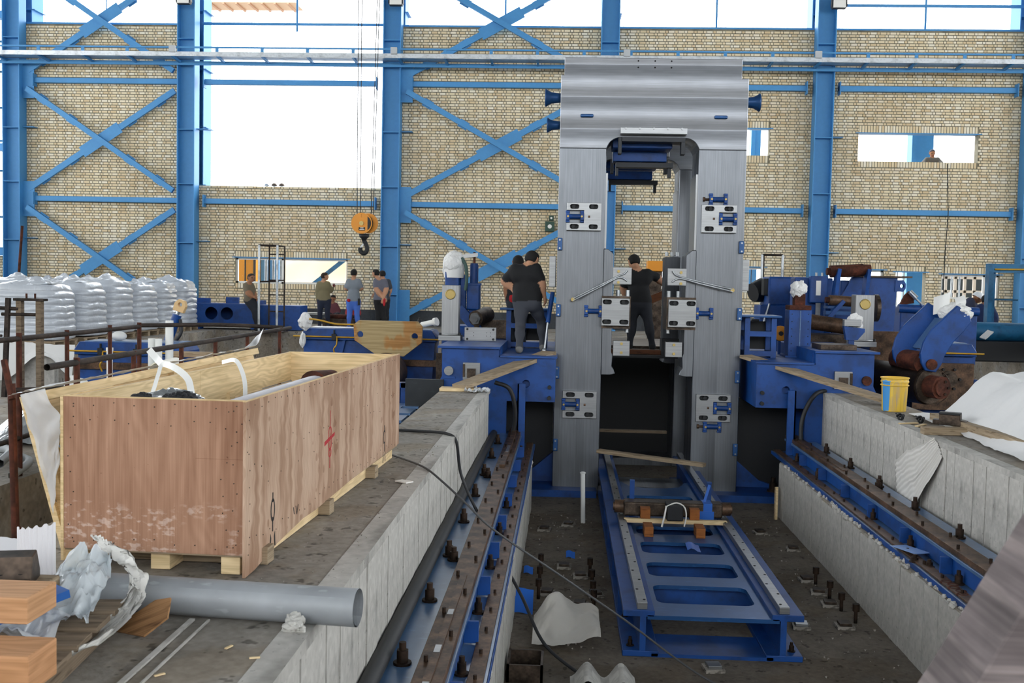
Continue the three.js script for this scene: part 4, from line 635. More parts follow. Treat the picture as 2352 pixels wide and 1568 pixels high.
// ---------------------------------------------------------------- things on the right ledge
{
  const t = thing('paint_bucket', 'yellow plastic bucket smeared with light blue paint on the right ledge', 'bucket', [3.93, 0, -12.6], 1.2);
  const cv = document.createElement('canvas'); cv.width = 512; cv.height = 256; const g = cv.getContext('2d'); g.fillStyle = '#d9b13c'; g.fillRect(0, 0, 512, 256);
  for (let i = 0; i < 500; i++) { g.fillStyle = ['rgba(190,160,130,.35)', 'rgba(235,200,70,.4)', 'rgba(170,150,140,.3)', 'rgba(205,170,90,.4)'][i % 4]; g.beginPath(); g.ellipse(rr(0, 512), rr(20, 250), rr(2, 12), rr(4, 22), rr(-0.3, 0.3), 0, 7); g.fill(); }
  g.fillStyle = '#3d8fd0'; for (const [x, y, a, b] of [[330, 130, 26, 70], [340, 175, 22, 60], [318, 205, 18, 50], [352, 110, 14, 34]]) { g.beginPath(); g.ellipse(x, y, a, b, 0, 0, 7); g.fill(); }
  const ct = new THREE.CanvasTexture(cv); ct.colorSpace = THREE.SRGBColorSpace; ct.wrapS = THREE.RepeatWrapping;
  const body = lathe([[0.135, 0.0], [0.138, 0.01], [0.152, 0.34], [0.16, 0.342], [0.16, 0.36], [0.153, 0.362], [0.155, 0.385], [0.16, 0.39]], 40); body.userData.keepUv = true;
  obj('body', [body], mat('#ffffff', 0.5, 0, { map: ct, side: THREE.DoubleSide }), t);
  obj('rim', [lathe([[0.152, 0.3], [0.163, 0.302], [0.163, 0.312], [0.153, 0.314]], 40), lathe([[0.155, 0.385], [0.165, 0.388], [0.165, 0.4], [0.15, 0.4], [0.147, 0.36]], 40)], mat('#dcb33a', 0.5), t);
  obj('bottom', [new THREE.CylinderGeometry(0.134, 0.134, 0.01, 32).translate(0, 0.006, 0)], mat('#c9a136', 0.6), t);
}
tag(obj('walk_plank', [bar([-1.36, 0.06, -13.55], [-0.22, 0.435, -15.05], 0.26, 0.05)], M.woodOld), 'long weathered plank sloping up from the left ledge to the mill foundation', 'plank');
tag(obj('walk_plank', [bar([2.62, 0.44, -15.25], [4.12, 0.035, -13.15], 0.24, 0.045)], M.woodOld), 'long weathered plank sloping down to the right ledge beside the bucket', 'plank');
tag(obj('wood_prop', [rbox(-1.62, -1.1, 0.0, 0.04, -13.75, -13.5, 0.006)], M.wood), 'flat wooden board under the lower end of the left plank', 'board');
crumpled('plastic_scrap', 'crumpled pale plastic beside the foot of the left plank', 'plastic', M.film, (u, v) => [-1.28 + u * 0.32, 0.012 + 0.05 * Math.abs(fbm(u * 5, v * 5, 4)) * 2, -13.35 - v * 0.3 + 0.04 * fbm(u * 5, v * 5, 8)], 24, 16);
{
  const s = crumpled('tarpaulin', 'big white tarpaulin sheet draped over a heap at the right edge', 'tarpaulin', mat('#e6e6e6', 0.7, 0, { side: THREE.DoubleSide, bumpMap: T.cloth, bumpScale: 0.01 }), (u, v) => {
    const x = 3.86 + u * 2.3, z = -8.9 - v * 3.3, edge = Math.min(1, u * 3.2) * Math.min(1, v * 7 + 0.25) * Math.min(1, (1 - v) * 4.5);
    const h = 0.02 + 0.52 * ss(0, 1, edge) + 0.1 * fbm(u * 4, v * 5, 3) * edge + 0.05 * (0.5 - Math.abs(fbm(u * 5 + v * 3, v * 6, 5))) * edge + 0.03 * fbm(u * 14, v * 14, 5);
    return [x + 0.04 * fbm(u * 3, v * 8, 6) + 0.12 * v, Math.max(0.012, h), z + 0.05 * fbm(u * 8, v * 3, 9)];
  }, 70, 70);
}
tag(obj('timber_batten', [bar([4.0, 0.08, -11.45], [4.13, 0.1, -8.2], 0.09, 0.07)], M.woodOld), 'long brown timber lying along the front of the white tarpaulin', 'timber');
tag(obj('timber_batten', [rbox(3.58, 4.05, 0.0, 0.075, -10.62, -10.5, 0.006)], M.woodOld), 'short timber across the ledge edge under the dark steel block', 'timber');
{
  const t = thing('steel_clamp', 'dark steel clamp block lying on the short timber beside the tarpaulin', 'clamp', [3.92, 0.075, -10.75], -0.5);
  obj('jaw', [ext([[-0.16, 0], [0.16, 0], [0.16, 0.05], [0.1, 0.06], [0.1, 0.11], [-0.1, 0.11], [-0.1, 0.05], [-0.16, 0.05]], -0.06, 0.06, [], 0.006)], M.steelDark, t);
  obj('jaw_plate', [box(-0.1, 0.1, 0.11, 0.13, -0.04, 0.07)], M.black, t);
}
for (const [x, z, n] of [[3.72, -11.7, 'left'], [3.87, -11.5, 'right']]) tag(obj('chain_clump', [0, 1, 2, 3, 4, 5].map((i) => new THREE.TorusGeometry(0.025, 0.01, 6, 12).rotateX(i * 1.1).rotateY(i * 0.7).translate(x + 0.03 * Math.sin(i * 2), 0.03 + 0.012 * (i % 3), z + 0.035 * Math.cos(i * 2.3)))
  , M.black), `clump of small black fittings between bucket and clamp, ${n} of two`, 'fittings');
for (const [x, z, a] of [[3.7, -11.35, 0.4], [3.78, -11.2, 0.9]]) tag(obj('wood_lath', [rbox(-0.12, 0.12, 0.0, 0.012, -0.02, 0.02, 0.003, 1).rotateY(a).translate(x, 0.002, z)], M.wood), `thin wood lath on the right ledge before the clamp, ${a < 0.5 ? 'farther' : 'nearer'} of two`, 'lath', 'laths on the right ledge');
tag(obj('paper_scrap', [box(3.8, 3.95, 0.001, 0.006, -11.12, -10.98)], M.paper), 'white paper scrap lying on the right ledge before the clamp', 'paper');
crumpled('hanging_sheet', 'ribbed white foam sheet hanging over the front of the right ledge', 'foam', mat('#d9d6d0', 0.8, 0, { side: THREE.DoubleSide }), (u, v) => { const z = -10.2 - v * 1.15 + u * 0.35 * (1 - v) * 0, w = 0.16 + 0.42 * Math.sin(Math.min(1, v * 1.3) * 1.7); return [3.575 - 0.035 * Math.sin(v * 3) - 0.006 * Math.cos(u * 70) + 0.02 * fbm(u * 3, v * 3, 2), 0.02 - v * 0.42 - u * w + 0.05 * fbm(v * 5, u * 3, 5), z + 0.22 * u + 0.03 * fbm(u * 4, v * 4, 6)]; }, 70, 24);
// timber handrail close to the camera
{
  const HR = [[0.615, 0.6], [0.685, 0.72], [0.768, 0.874], [0.86, 1.04], [0.965, 0.98], [0.86, 0.8], [0.74, 0.6]];
  const t = thing('timber_handrail', 'blurred grey timber handrail close to the camera, lower right', 'handrail');
  obj('beam', [ext(HR, -1.93, -1.75, [], 0.004)], mat('#b3aaa8', 0.8, 0, { map: T.greyWood }), t);
  obj('post', [box(0.86, 0.95, FLOOR, 0.75, -1.93, -1.76)], M.woodGrey, t);
}
// ---------------------------------------------------------------- pit floor: anchors, scraps, pipe stub
function anchor(x, z, hgt, label) {
  const t = thing('anchor_bolt', label, 'anchor bolt', [x, FLOOR, z], 0, 'anchor bolts on the pit floor');
  obj('stud', [rod([0, 0, 0], [0, hgt, 0], 0.017, 8)], M.boltDark, t); obj('nut', [new THREE.CylinderGeometry(0.034, 0.034, 0.035, 6).translate(0, hgt * 0.72, 0), new THREE.CylinderGeometry(0.034, 0.034, 0.035, 6).translate(0, hgt * 0.9, 0)], M.boltDark, t);
}
[[-0.2, -11.0], [-0.2, -10.5], [-0.2, -10.05]].forEach(([x, z], i) => anchor(x, z, 0.2, `${['farthest', 'middle', 'nearest'][i]} of three anchor bolts by the left shoulder of the pit`));
[[0.32, -10.9], [0.33, -10.45], [0.33, -10.05], [0.33, -9.75]].forEach(([x, z], i) => anchor(x, z, 0.2, `${['farthest', 'second farthest', 'second nearest', 'nearest'][i]} of four anchor bolts just left of the blue bed`));
[[2.67, -10.9], [2.69, -10.4], [2.7, -10.0], [2.74, -9.65]].forEach(([x, z], i) => anchor(x, z, 0.18, `${['farthest', 'second farthest', 'second nearest', 'nearest'][i]} of four anchor bolts by the right shoulder of the pit`));
function shim(x, z, label, k = 0) { const t = thing('shim_plate', label, 'shim', [x, FLOOR, z], rr(-0.2, 0.2), 'shim stacks on the pit floor'); obj('pad', [rbox(-0.08, 0.08, 0, 0.03, -0.08, 0.08, 0.004, 1)], M.concreteDirty, t); obj('plate', [rbox(-0.055, 0.055, 0.03, 0.055, -0.06, 0.06, 0.003, 1)], k ? M.steel : M.steelDark, t); }
[[2.6, -11.0], [2.62, -10.55], [2.63, -10.15], [2.6, -9.5]].forEach(([x, z], i) => shim(x, z, `${['farthest', 'second farthest', 'second nearest', 'nearest'][i]} of four square shim stacks right of the blue bed`));
shim(2.2, -9.45, 'bright square shim beside the front right corner of the blue bed', 1); shim(2.5, -13.1, 'shim plates on the floor near the right foot of the mill stand'); shim(2.74, -12.3, 'single shim by the right shoulder, far from the bed front'); shim(1.25, -8.3, 'shim peeping out under the front of the blue bed', 1);
[[0.22, -10.85], [0.36, -10.2], [-0.12, -10.2], [0.2, -9.85], [0.05, -11.2], [-0.2, -12.9], [0.1, -13.2]].forEach(([x, z], i) => shim(x, z, ['shim plates just behind the farthest bolt left of the bed', 'shim plates beside the second nearest bolt left of the bed', 'shim plates between the two rows of bolts left of the bed', 'nearest shim plates left of the blue bed', 'shim plates in the middle of the floor left of the bed', 'shim plates by the left shoulder near the mill stand', 'shim plates before the white upright pipe'][i]));
tag(obj('pipe_stub', [rod([0.29, FLOOR, -13.4], [0.27, -0.98, -13.35], 0.03, 14), new THREE.TorusGeometry(0.032, 0.008, 6, 12).rotateX(1.57).translate(0.27, -0.99, -13.35)], M.pvc), 'white plastic pipe standing upright before the left post of the mill stand', 'pipe');
crumpled('plastic_bag', 'crumpled translucent white plastic sheet on the pit floor', 'plastic sheet', phys('#e2ddd4', { roughness: 0.6, transmission: 0.2, thickness: 0, side: THREE.DoubleSide }), (u, v) => [-0.22 + u * 0.58, FLOOR + 0.01 + 0.2 * Math.exp(-((u - 0.3) ** 2) * 14 - ((v - 0.75) ** 2) * 8) + 0.1 * Math.exp(-((u - 0.95) ** 2) * 20) + 0.03 * (1 + fbm(u * 5, v * 5, 3)), -8.65 - v * 1.15 * (0.6 + 0.4 * Math.sin(u * 3.1)) + 0.1 * fbm(u * 3, v * 3, 8)], 40, 40);
for (const [x, z, a, l] of [[-0.34, -9.55, 0.35, 'blue plastic scrap leaning on the left shoulder'], [0.12, -11.6, 0.1, 'small blue scrap on the floor beside the bed'], [-0.33, -10.9, 0.1, 'tiny blue scrap by the left shoulder']]) { const b = a > 0.3 ? 0.2 : 0.1; tag(obj('blue_scrap', [sheet(6, 6, (u, v) => [x + (u - 0.5) * b, FLOOR + 0.01 + v * a * 0.5 + 0.01 * Math.sin(u * 5), z - v * b])], mat('#1f66c8', 0.5, 0, { side: THREE.DoubleSide })), l, 'scrap'); }
crumpled('paper_sheet', 'pale paper sheet at the bottom edge on the pit floor', 'paper', M.paper, (u, v) => [0.1 + u * 0.5, FLOOR + 0.02 + 0.12 * Math.sin(u * 6) ** 2, -7.6 - v * 0.4], 30, 8);
{
  const t = thing('floor_box', 'dark open steel box in the pit floor at the bottom edge', 'box', [-0.25, FLOOR, -8.05]);
  obj('wall', [box(-0.14, 0.14, 0, 0.14, 0.16, 0.18), box(-0.14, 0.14, 0, 0.14, -0.18, -0.16), box(-0.14, -0.12, 0, 0.14, -0.18, 0.18), box(0.12, 0.14, 0, 0.14, -0.18, 0.18)], M.steelDark, t); obj('bottom', [box(-0.13, 0.13, 0.002, 0.01, -0.17, 0.17)], M.hole, t);
}
for (const [x0, x1, z0, z1, y, n, big, where] of [[-0.4, 0.5, -14, -5, FLOOR, 200, 0.018, 'pit floor left of the blue bed'], [2.05, 2.9, -14, -5, FLOOR, 200, 0.018, 'pit floor right of the blue bed'], [-1.4, -1.05, -9, -4.5, 0, 110, 0.008, 'ledge right of the crate']]) {
  const g = []; for (let i = 0; i < n; i++) { const q = rr(0.003, big); g.push(new THREE.TetrahedronGeometry(q).rotateY(rnd() * 6).translate(rr(x0, x1), y + q * 0.4, rr(z0, z1))); }
  const o = obj('grit', g, M.concreteDirty); o.userData.kind = 'stuff'; tag(o, `crumbs and grit scattered on the ${where}`, 'grit');
}
tag(obj('wood_offcut', [bar([2.86, FLOOR + 0.0, -13.95], [2.88, FLOOR + 0.42, -14.05], 0.09, 0.03, [1, 0, 0])], M.wood), 'pale wood offcut leaning on the end of the right shoulder', 'wood offcut');
// ---------------------------------------------------------------- mill foundations and the machines round the stand
struct('floor', [box(-2.4, 4.9, FLOOR, 0.04, -28.3, -19.6)], M.concreteDirty);
function foundation(side, label) {
  const t = thing('mill_foundation', label, 'machine base', [0, 0, 0], 0);
  const X = (v) => side < 0 ? v : 2.55 - v, R = (l) => l.map(([x, y]) => [X(x), y]);
  const hy = side < 0 ? 0.5 : 0.55, B = (a, b, y0, y1, z0, z1) => box(Math.min(X(a), X(b)), Math.max(X(a), X(b)), y0, y1, z0, z1);
  obj('front_plate', [ext(R([[-1.62, FLOOR], [-1.76, 0.02], [-1.72, 0.1], [-1.72, hy], [-0.92, hy], [-0.92, 0.385], [-0.12, 0.385], [-0.12, -0.23], [-0.8, -0.23], [-0.8, FLOOR]]), -14.72, -14.62, [{ x: X(-0.53), y: 0.02, r: 0.055 }])], M.blue, t);
  obj('top_flange', [B(-1.78, -0.9, hy, hy + 0.03, -17.2, -14.56), B(-0.9, -0.1, 0.385, 0.41, -18.6, -14.58)], M.blue, t);
  obj('body', [B(-1.72, -0.9, FLOOR, hy, -17.2, -14.72), B(-0.9, -0.12, -0.23, 0.385, -18.6, -14.72)], M.blue, t);
  obj('slot_box', [B(-1.42, -1.18, 0.06, 0.3, -14.62, -14.58)], M.steel, t); obj('slot_insert', [B(-1.36, -1.24, 0.09, 0.22, -14.58, -14.55), B(-1.42, -1.39, 0.1, 0.28, -14.58, -14.56)], M.steelDark, t);
  obj('pin', [rod([X(-1.62), 0.18, -14.62], [X(-1.62), 0.18, -14.57], 0.065, 20)], side < 0 ? M.steel : M.rust, t); obj('pin_plate', [B(-1.71, -1.53, 0.07, 0.1, -14.62, -14.6)], M.blue, t);
  obj('upright_plate', [B(-0.64, -0.53, -0.86, 0.03, -14.5, -14.46), B(-0.64, -0.62, -0.86, 0.03, -14.62, -14.46)], M.blue, t);
  obj('hub_bolt', [0.0, -0.15].map((y) => rod([X(-0.2), y - 0.02, -14.62], [X(-0.2), y - 0.02, -14.56], 0.028, 8)), M.black, t);
}
foundation(-1, 'blue fabricated mill foundation left of the stand, under the man in black'); foundation(1, 'blue fabricated mill foundation right of the stand, behind the bucket');
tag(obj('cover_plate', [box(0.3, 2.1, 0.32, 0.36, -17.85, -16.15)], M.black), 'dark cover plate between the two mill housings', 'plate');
tag(obj('timber_sleeper', [rbox(0.62, 1.6, 0.36, 0.43, -16.6, -16.4, 0.006)], mat('#7a4d2e', 0.8, 0, { map: T.woodOld })), 'reddish timber lying across the mill window at the worker\'s feet', 'timber');
tag(obj('work_platform', [box(-0.2, 2.6, 0.3, 0.36, -21.5, -18.75)], M.steelDark), 'grey platform behind the rear mill housing', 'platform');
for (const s of [-1, 1]) { const x = s < 0 ? -0.85 : 3.38; tag(obj('hydraulic_hose', [tube(s < 0 ? [[-0.95, 0.06, -14.3], [-0.75, -0.02, -14.3], [-0.66, -0.4, -14.35], [-0.72, -0.8, -14.4]] : [[3.75, 0.03, -14.75], [3.45, -0.02, -14.5], [3.28, -0.35, -14.45], [3.26, -0.75, -14.4]], 0.03, 30, 8)], M.rubber), `black hydraulic hose curving down beside the ${s < 0 ? 'left' : 'right'} mill foundation`, 'hose'); }
tag(obj('pit_shade', [box(0.3, 2.15, FLOOR, 0.3, -18.95, -18.8)], M.black), 'black panel added as shade deep behind the mill window', 'shade_panel');  // black sheet added for the pit shade and its oily dark steel
for (const [a, b, n] of [[-0.9, -0.16, 'left'], [2.57, 3.4, 'right']]) tag(obj('pit_shade', [box(a, b, FLOOR, -0.23, -15.9, -15.8)], M.black), `black panel added as shade in the recess under the ${n} mill foundation`, 'shade_panel');  // more added black sheets where the recesses lie in shade
// machined posts with a round boss
function steelPost(x, z, y0, y1, w, label) {
  const t = thing('guide_post', label, 'steel post', [x, 0, z], 0, 'machined posts on the foundations');
  obj('post', [rbox(-w / 2, w / 2, y0 + 0.1, y1, -0.25, 0, 0.008)], M.steelV, t);
  obj('foot', [lathe([[0.001, 0], [0.5, 0], [0.5, 0.06], [0.46, 0.12], [0.42, 0.22], [0.4, 0.3]], 4).rotateY(Math.PI / 4).scale(w * 1.4, 0.45, 0.36).translate(0, y0 + 0.07, -0.125), rbox(-w / 2 - 0.04, w / 2 + 0.04, y0, y0 + 0.08, -0.3, 0.05, 0.006)], M.steel, t);
  obj('boss', [rod([0, y1 - 0.14, -0.02], [0, y1 - 0.14, 0.02], 0.07, 24), new THREE.TorusGeometry(0.07, 0.01, 8, 24).translate(0, y1 - 0.14, 0.015)], M.brass, t);
  obj('foot_bolt', [-1, 1].map((s) => rod([s * (w / 2 + 0.02), y0 + 0.08, -0.02], [s * (w / 2 + 0.02), y0 + 0.12, -0.02], 0.022, 6)), M.black, t);
}
steelPost(-1.765, -15.95, 0.53, 1.38, 0.26, 'bright machined steel post with round boss on the left foundation'); steelPost(4.49, -15.95, 0.58, 1.36, 0.28, 'dull machined steel post with round boss on the right foundation');
{
  const t = thing('swing_arm', 'blue swing arm with its head wrapped in white film behind the left post', 'machine arm', [-1.82, 0, -16.9]);
  obj('arm', [rbox(-0.13, 0.1, 0.53, 1.6, -0.15, 0.12, 0.02), rbox(0.1, 0.2, 0.9, 1.55, -0.12, 0.0, 0.02), bar([0.1, 1.0, 0], [0.45, 0.62, 0.05], 0.16, 0.2, [0, 0, 1])], M.blue, t);
  const g = new THREE.IcosahedronGeometry(0.19, 10), p = g.attributes.position; for (let i = 0; i < p.count; i++) { const a = V().fromBufferAttribute(p, i), k = 1 + 0.35 * fbm(a.x * 7, a.y * 7, a.z * 7, 4); p.setXYZ(i, a.x * k * 0.95, a.y * k * 1.15, a.z * k); } g.computeVertexNormals();
  obj('film_wrap', [g.translate(0.0, 1.72, 0), sheet(10, 4, (u, v) => [0.05 + u * 0.33, 1.86 + 0.05 * u - v * 0.06, 0.05 * Math.sin(u * 4)]), rod([0, 1.5, 0], [0, 1.7, 0], 0.16, 12, 0.18)], M.whiteSheet, t);
  obj('dark_belt', [tube([[0.13, 1.82, 0.1], [0.2, 1.7, 0.12], [0.22, 1.5, 0.1], [0.2, 1.3, 0.08]], 0.03, 14, 6)], mat('#3f5a55', 0.6), t);
  const c = thing('hydraulic_cylinder', 'upright blue hydraulic cylinder left of the man in black', 'cylinder', [-1.5, 0, -17]);
  obj('barrel', [rod([0, 1.42, 0], [0, 1.72, 0], 0.07, 20), rod([0, 1.72, 0], [0, 1.74, 0], 0.06, 20)], M.blue, c); obj('mount', [rbox(-0.11, 0.11, 0.98, 1.4, -0.1, 0.1, 0.03), rbox(-0.12, 0.12, 1.38, 1.42, -0.1, 0.1, 0.01)], M.blue, c); obj('rod', [rod([0, 1.74, 0], [0, 1.92, 0], 0.02, 8)], M.rust, c); obj('base', [rbox(-0.08, 0.08, 0.53, 0.98, -0.08, 0.08, 0.01)], M.blue, c);
  const r = thing('guide_roller', 'short steel roller with bolted end on the left swing arm', 'roller', [-1.42, 0.86, -16.6]); obj('barrel', [rod([0, 0, 0.08], [0.16, 0.06, -0.3], 0.125, 26)], M.steelDark, r); obj('end_cap', [rod([-0.012, -0.004, 0.11], [0, 0, 0.08], 0.1, 6), rod([-0.018, -0.006, 0.125], [0, 0, 0.08], 0.06, 18)], M.steel, r); obj('bracket', [rbox(-0.03, 0.05, -0.34, -0.1, -0.1, 0.0, 0.01)], M.steelDark, r);
  const s = thing('slide_plate', 'machined steel plate with tapped holes on the left foundation, front of two', 'plate', [-1.3, 0.53, -16.0]); obj('plate', [rbox(-0.245, 0.245, 0, 0.21, -0.06, 0, 0.006)], M.steel, s); obj('hole', [[-0.2, 0.03], [-0.2, 0.18], [0.2, 0.03], [0.2, 0.18], [-0.1, 0.08], [-0.1, 0.13], [0.1, 0.08], [0.1, 0.13], [0.16, 0.08], [0.16, 0.13]].map(([x, y], i) => new THREE.CylinderGeometry(i < 4 ? 0.018 : 0.006, i < 4 ? 0.018 : 0.006, 0.006, 10).rotateX(1.571).translate(x, y, 0.001)), M.black, s).userData.kind = 'stuff';
  const s2 = thing('slide_plate', 'machined steel plate behind, half hidden by the front plate', 'plate', [-1.2, 0.53, -16.9]); obj('plate', [rbox(-0.3, 0.3, 0, 0.3, -0.06, 0, 0.006)], M.steelDark, s2); obj('hole', [-0.2, -0.1, 0.1, 0.2].map((x) => new THREE.CylinderGeometry(0.01, 0.01, 0.006, 8).rotateX(1.571).translate(x, 0.25, 0.001)), M.black, s2).userData.kind = 'stuff';
}
function frameTable(x0, x1, y0, y1, z0, z1, label, m = M.blue) {
  const t = thing('frame_stand', label, 'stand'), w = 0.075;
  obj('top', [rbox(x0 - 0.1, x1 + 0.06, y1 - 0.03, y1, z0 - 0.05, z1 + 0.08, 0.006)], M.blueSteel, t);
  for (const x of [x0, x1 - w]) for (const z of [z0, z1 - w]) obj('leg', [box(x, x + w, y0, y1 - 0.03, z, z + w)], m, t);
  for (const y of [y0 + 0.02, (y0 + y1) / 2]) { obj('rail', [box(x0 + w, x1 - w, y, y + w, z1 - w, z1)], m, t); obj('rail', [box(x0, x0 + w, y, y + w, z0 + w, z1 - w)], m, t); obj('rail', [box(x1 - w, x1, y, y + w, z0 + w, z1 - w)], m, t); }
  obj('back_panel', [box(x0 + w, x1 - w, y0 + 0.1, y1 - 0.1, z0, z0 + 0.02)], M.black, t);
  return t;
}
frameTable(-0.93, -0.28, 0.41, 1.04, -17.0, -16.45, 'blue steel frame stand behind the man in black');
frameTable(2.64, 3.1, 0.41, 1.03, -16.0, -15.5, 'blue steel frame stand right of the mill stand');
{
  const t = thing('pulley_wheel', 'orange pulley wheel between the frame stand and the blue post', 'pulley', [3.34, 0.735, -16.4]); obj('rim', [lathe([[0.03, -0.04], [0.11, -0.04], [0.118, -0.03], [0.1, 0], [0.118, 0.03], [0.11, 0.04], [0.03, 0.04]], 28).rotateX(Math.PI / 2)], M.orange, t); obj('hub', [rod([0, 0, -0.06], [0, 0, 0.06], 0.035, 14)], M.black, t); obj('bracket', [box(-0.02, 0.02, -0.33, 0.0, -0.08, -0.05)], M.blue, t);
  const c = thing('blue_post', 'stout blue box post with rust cap right of the mill stand', 'post', [3.49, 0.385, -15.9]);
  obj('shaft', [rbox(-0.165, 0.165, 0.03, 0.73, -0.16, 0.16, 0.006)], M.blue, c); obj('weld_seam', [box(-0.005, 0.008, 0.03, 0.72, 0.16, 0.166)], M.blueSheen, c); obj('cap', [rbox(-0.16, 0.16, 0.73, 0.8, -0.16, 0.16, 0.006)], M.rust, c); obj('stub', [rbox(-0.075, 0.085, 0.8, 0.97, -0.08, 0.08, 0.006)], M.rust, c); obj('base', [box(-0.21, 0.21, 0.025, 0.05, -0.2, 0.2)], M.blue, c);
  for (let i = 0; i < 6; i++) obj('rivet', [-0.12, 0.12].map((x) => new THREE.SphereGeometry(0.008, 6, 4).translate(x, 0.12 + i * 0.11, 0.162)), M.black, c);
}
function bundle(x, y, z, sx, sy, sz, s, label, m = M.whiteSheet) { const g = new THREE.IcosahedronGeometry(1, 10), p = g.attributes.position; for (let i = 0; i < p.count; i++) { const a = V().fromBufferAttribute(p, i), k = 1 + 0.5 * fbm(a.x * 2 + s, a.y * 2, a.z * 2, 4); p.setXYZ(i, a.x * k * sx, a.y * k * sy, a.z * k * sz); } g.computeVertexNormals(); return tag(obj('film_bundle', [g.translate(x, y, z)], m), label, 'film bundle', 'white film wraps on the machines'); }
bundle(3.48, 1.43, -15.9, 0.12, 0.13, 0.12, 3, 'white film wrapped round the top of the stout blue post');
bundle(4.25, 0.95, -15.6, 0.11, 0.13, 0.1, 9, 'white film wrapped round the end of the low roller');
{
  const t = thing('pinch_roll_unit', 'blue side frame with three brown rollers right of the mill stand', 'roller machine', [0, 0, 0]);
  obj('side_plate', [ext([[4.62, 0.55], [4.72, 1.2], [4.98, 1.72], [5.06, 1.72], [5.06, 1.66], [5.72, 1.66], [5.68, 0.55]], -18.5, -18.42)], M.blue, t);
  obj('lifting_lug', [ext([[5.68, 1.42], [5.82, 1.42], [5.86, 1.48], [5.86, 1.56], [5.82, 1.62], [5.68, 1.62]], -18.48, -18.4, [{ x: 5.8, y: 1.52, r: 0.035 }])], M.blue, t);
  obj('body', [rbox(4.78, 5.7, 0.05, 1.6, -20.2, -18.5, 0.02)], M.blue, t); obj('top_plate', [box(4.95, 5.95, 1.66, 1.69, -19.2, -18.35)], M.steelDark, t);
  for (const [a, b, r, m] of [[[4.5, 1.74, -18.15], [5.05, 1.78, -18.15], 0.105, M.rust], [[4.36, 1.26, -17.6], [4.75, 1.24, -17.6], 0.085, M.brownStrip], [[4.02, 0.9, -17.4], [4.58, 0.83, -17.4], 0.125, M.brownStrip]]) { const q = obj('roller', [rod(a, b, r, 26)], m, t); obj('journal', [rod([a[0] - 0.06, a[1], a[2]], a, r * 0.6, 16), rod(b, [b[0] + 0.12, b[1], b[2]], r * 0.9, 16)], M.rust, q); }
  for (const [x, z] of [[4.3, -17.55], [4.8, -17.55]]) obj('link_arm', [bar([x, 0.92, z], [x + 0.28, 1.25, z], 0.06, 0.16, [0, 0, 1]), bar([x + 0.2, 1.2, z - 0.3], [x + 0.32, 1.75, z - 0.55], 0.06, 0.2, [0, 0, 1]), bar([x + 0.1, 0.6, z - 0.4], [x + 0.1, 1.2, z - 0.3], 0.08, 0.12)], M.blue, t);
  obj('cross_tie', [box(4.3, 4.95, 1.02, 1.08, -17.7, -17.5), box(4.35, 4.9, 1.12, 1.16, -17.9, -17.6)], M.blueSteel, t);
  obj('bearing', [rod([4.98, 1.15, -17.2], [5.04, 1.15, -17.2], 0.22, 26)], M.steelDark, t);
  obj('support', [rbox(3.95, 4.8, 0.05, 0.7, -17.9, -17.2, 0.01)], M.steelDark, t);
  const s = thing('cylinder_block', 'blue cylinder block with pale label plate behind the stout blue post', 'hydraulic unit', [4.28, 0, -18.3]);
  obj('block', [rbox(-0.35, 0.3, 0.05, 1.63, -0.3, 0.05, 0.02), rbox(-0.12, 0.18, 1.2, 1.66, 0.05, 0.2, 0.02)], M.blue, s); obj('label_plate', [box(-0.02, 0.06, 1.33, 1.58, 0.2, 0.205)], M.white, s); obj('screw', [rod([0.0, 1.66, 0.1], [0, 1.72, 0.1], 0.02, 8), rod([0.1, 1.66, 0.1], [0.1, 1.72, 0.1], 0.02, 8)], M.galv, s); obj('face_plate', [box(-0.02, 0.06, 0.85, 1.2, 0.2, 0.23)], M.steel, s); obj('sticker', [box(-0.3, -0.28, 1.0, 1.14, 0.051, 0.055)], mat('#d2bd3e', 0.6), s);
  const m = thing('drive_motor', 'blue drive motor with ribbed dark end beyond the frame stand', 'motor', [3.6, 0, -20]);
  obj('casing', [rbox(0.2, 0.95, 1.1, 1.66, -0.6, 0.1, 0.05), rbox(0.05, 0.75, 0.05, 1.12, -0.5, 0.15, 0.02), rod([0.85, 1.3, -0.6], [0.85, 1.3, 0.12], 0.28, 20)], M.blue, m); obj('end_bell', [rod([0.2, 1.4, -0.5], [0.0, 1.35, -0.4], 0.24, 18, 0.18)], M.black, m); obj('lamp_box', [rbox(0.12, 0.36, 1.3, 1.62, -0.2, 0.05, 0.02)], M.black, m); obj('warning_label', [box(0.22, 0.34, 1.4, 1.46, 0.05, 0.056)], M.white, m); obj('warning_stripe', [box(0.22, 0.34, 1.46, 1.5, 0.05, 0.056)], mat('#c03028', 0.5), m); obj('strut', [rod([0.1, 0.75, 0.2], [0.22, 1.15, 0.16], 0.02, 8), rod([0.72, 0.7, 0.25], [0.86, 1.2, 0.2], 0.02, 8)], M.galv, m); obj('plinth', [rbox(-0.1, 0.1, 0.05, 0.85, -0.3, 0.1, 0.02)], M.black, m);
  const g = thing('hydraulic_bracket', 'small blue bracket with steel manifold on the right foundation', 'bracket', [4.2, 0.58, -15.5]); obj('bracket', [ext([[-0.14, 0.32], [0.16, 0.29], [0.16, 0.24], [0.06, 0.12], [-0.1, 0.12]], -0.05, 0.05)], M.blue, g); obj('manifold', [rbox(-0.14, 0.1, 0.32, 0.42, -0.05, 0.06, 0.006)], M.steel, g); obj('foot', [box(-0.06, 0.02, 0, 0.12, -0.03, 0.03)], M.blue, g);
  const p = thing('slide_plate', 'steel slide plate lying on top of the right foundation', 'plate', [3.85, 0.58, -15.1]); obj('plate', [rbox(-0.26, 0.24, 0, 0.075, -0.3, 0.25, 0.006)], M.steelDark, p);
}
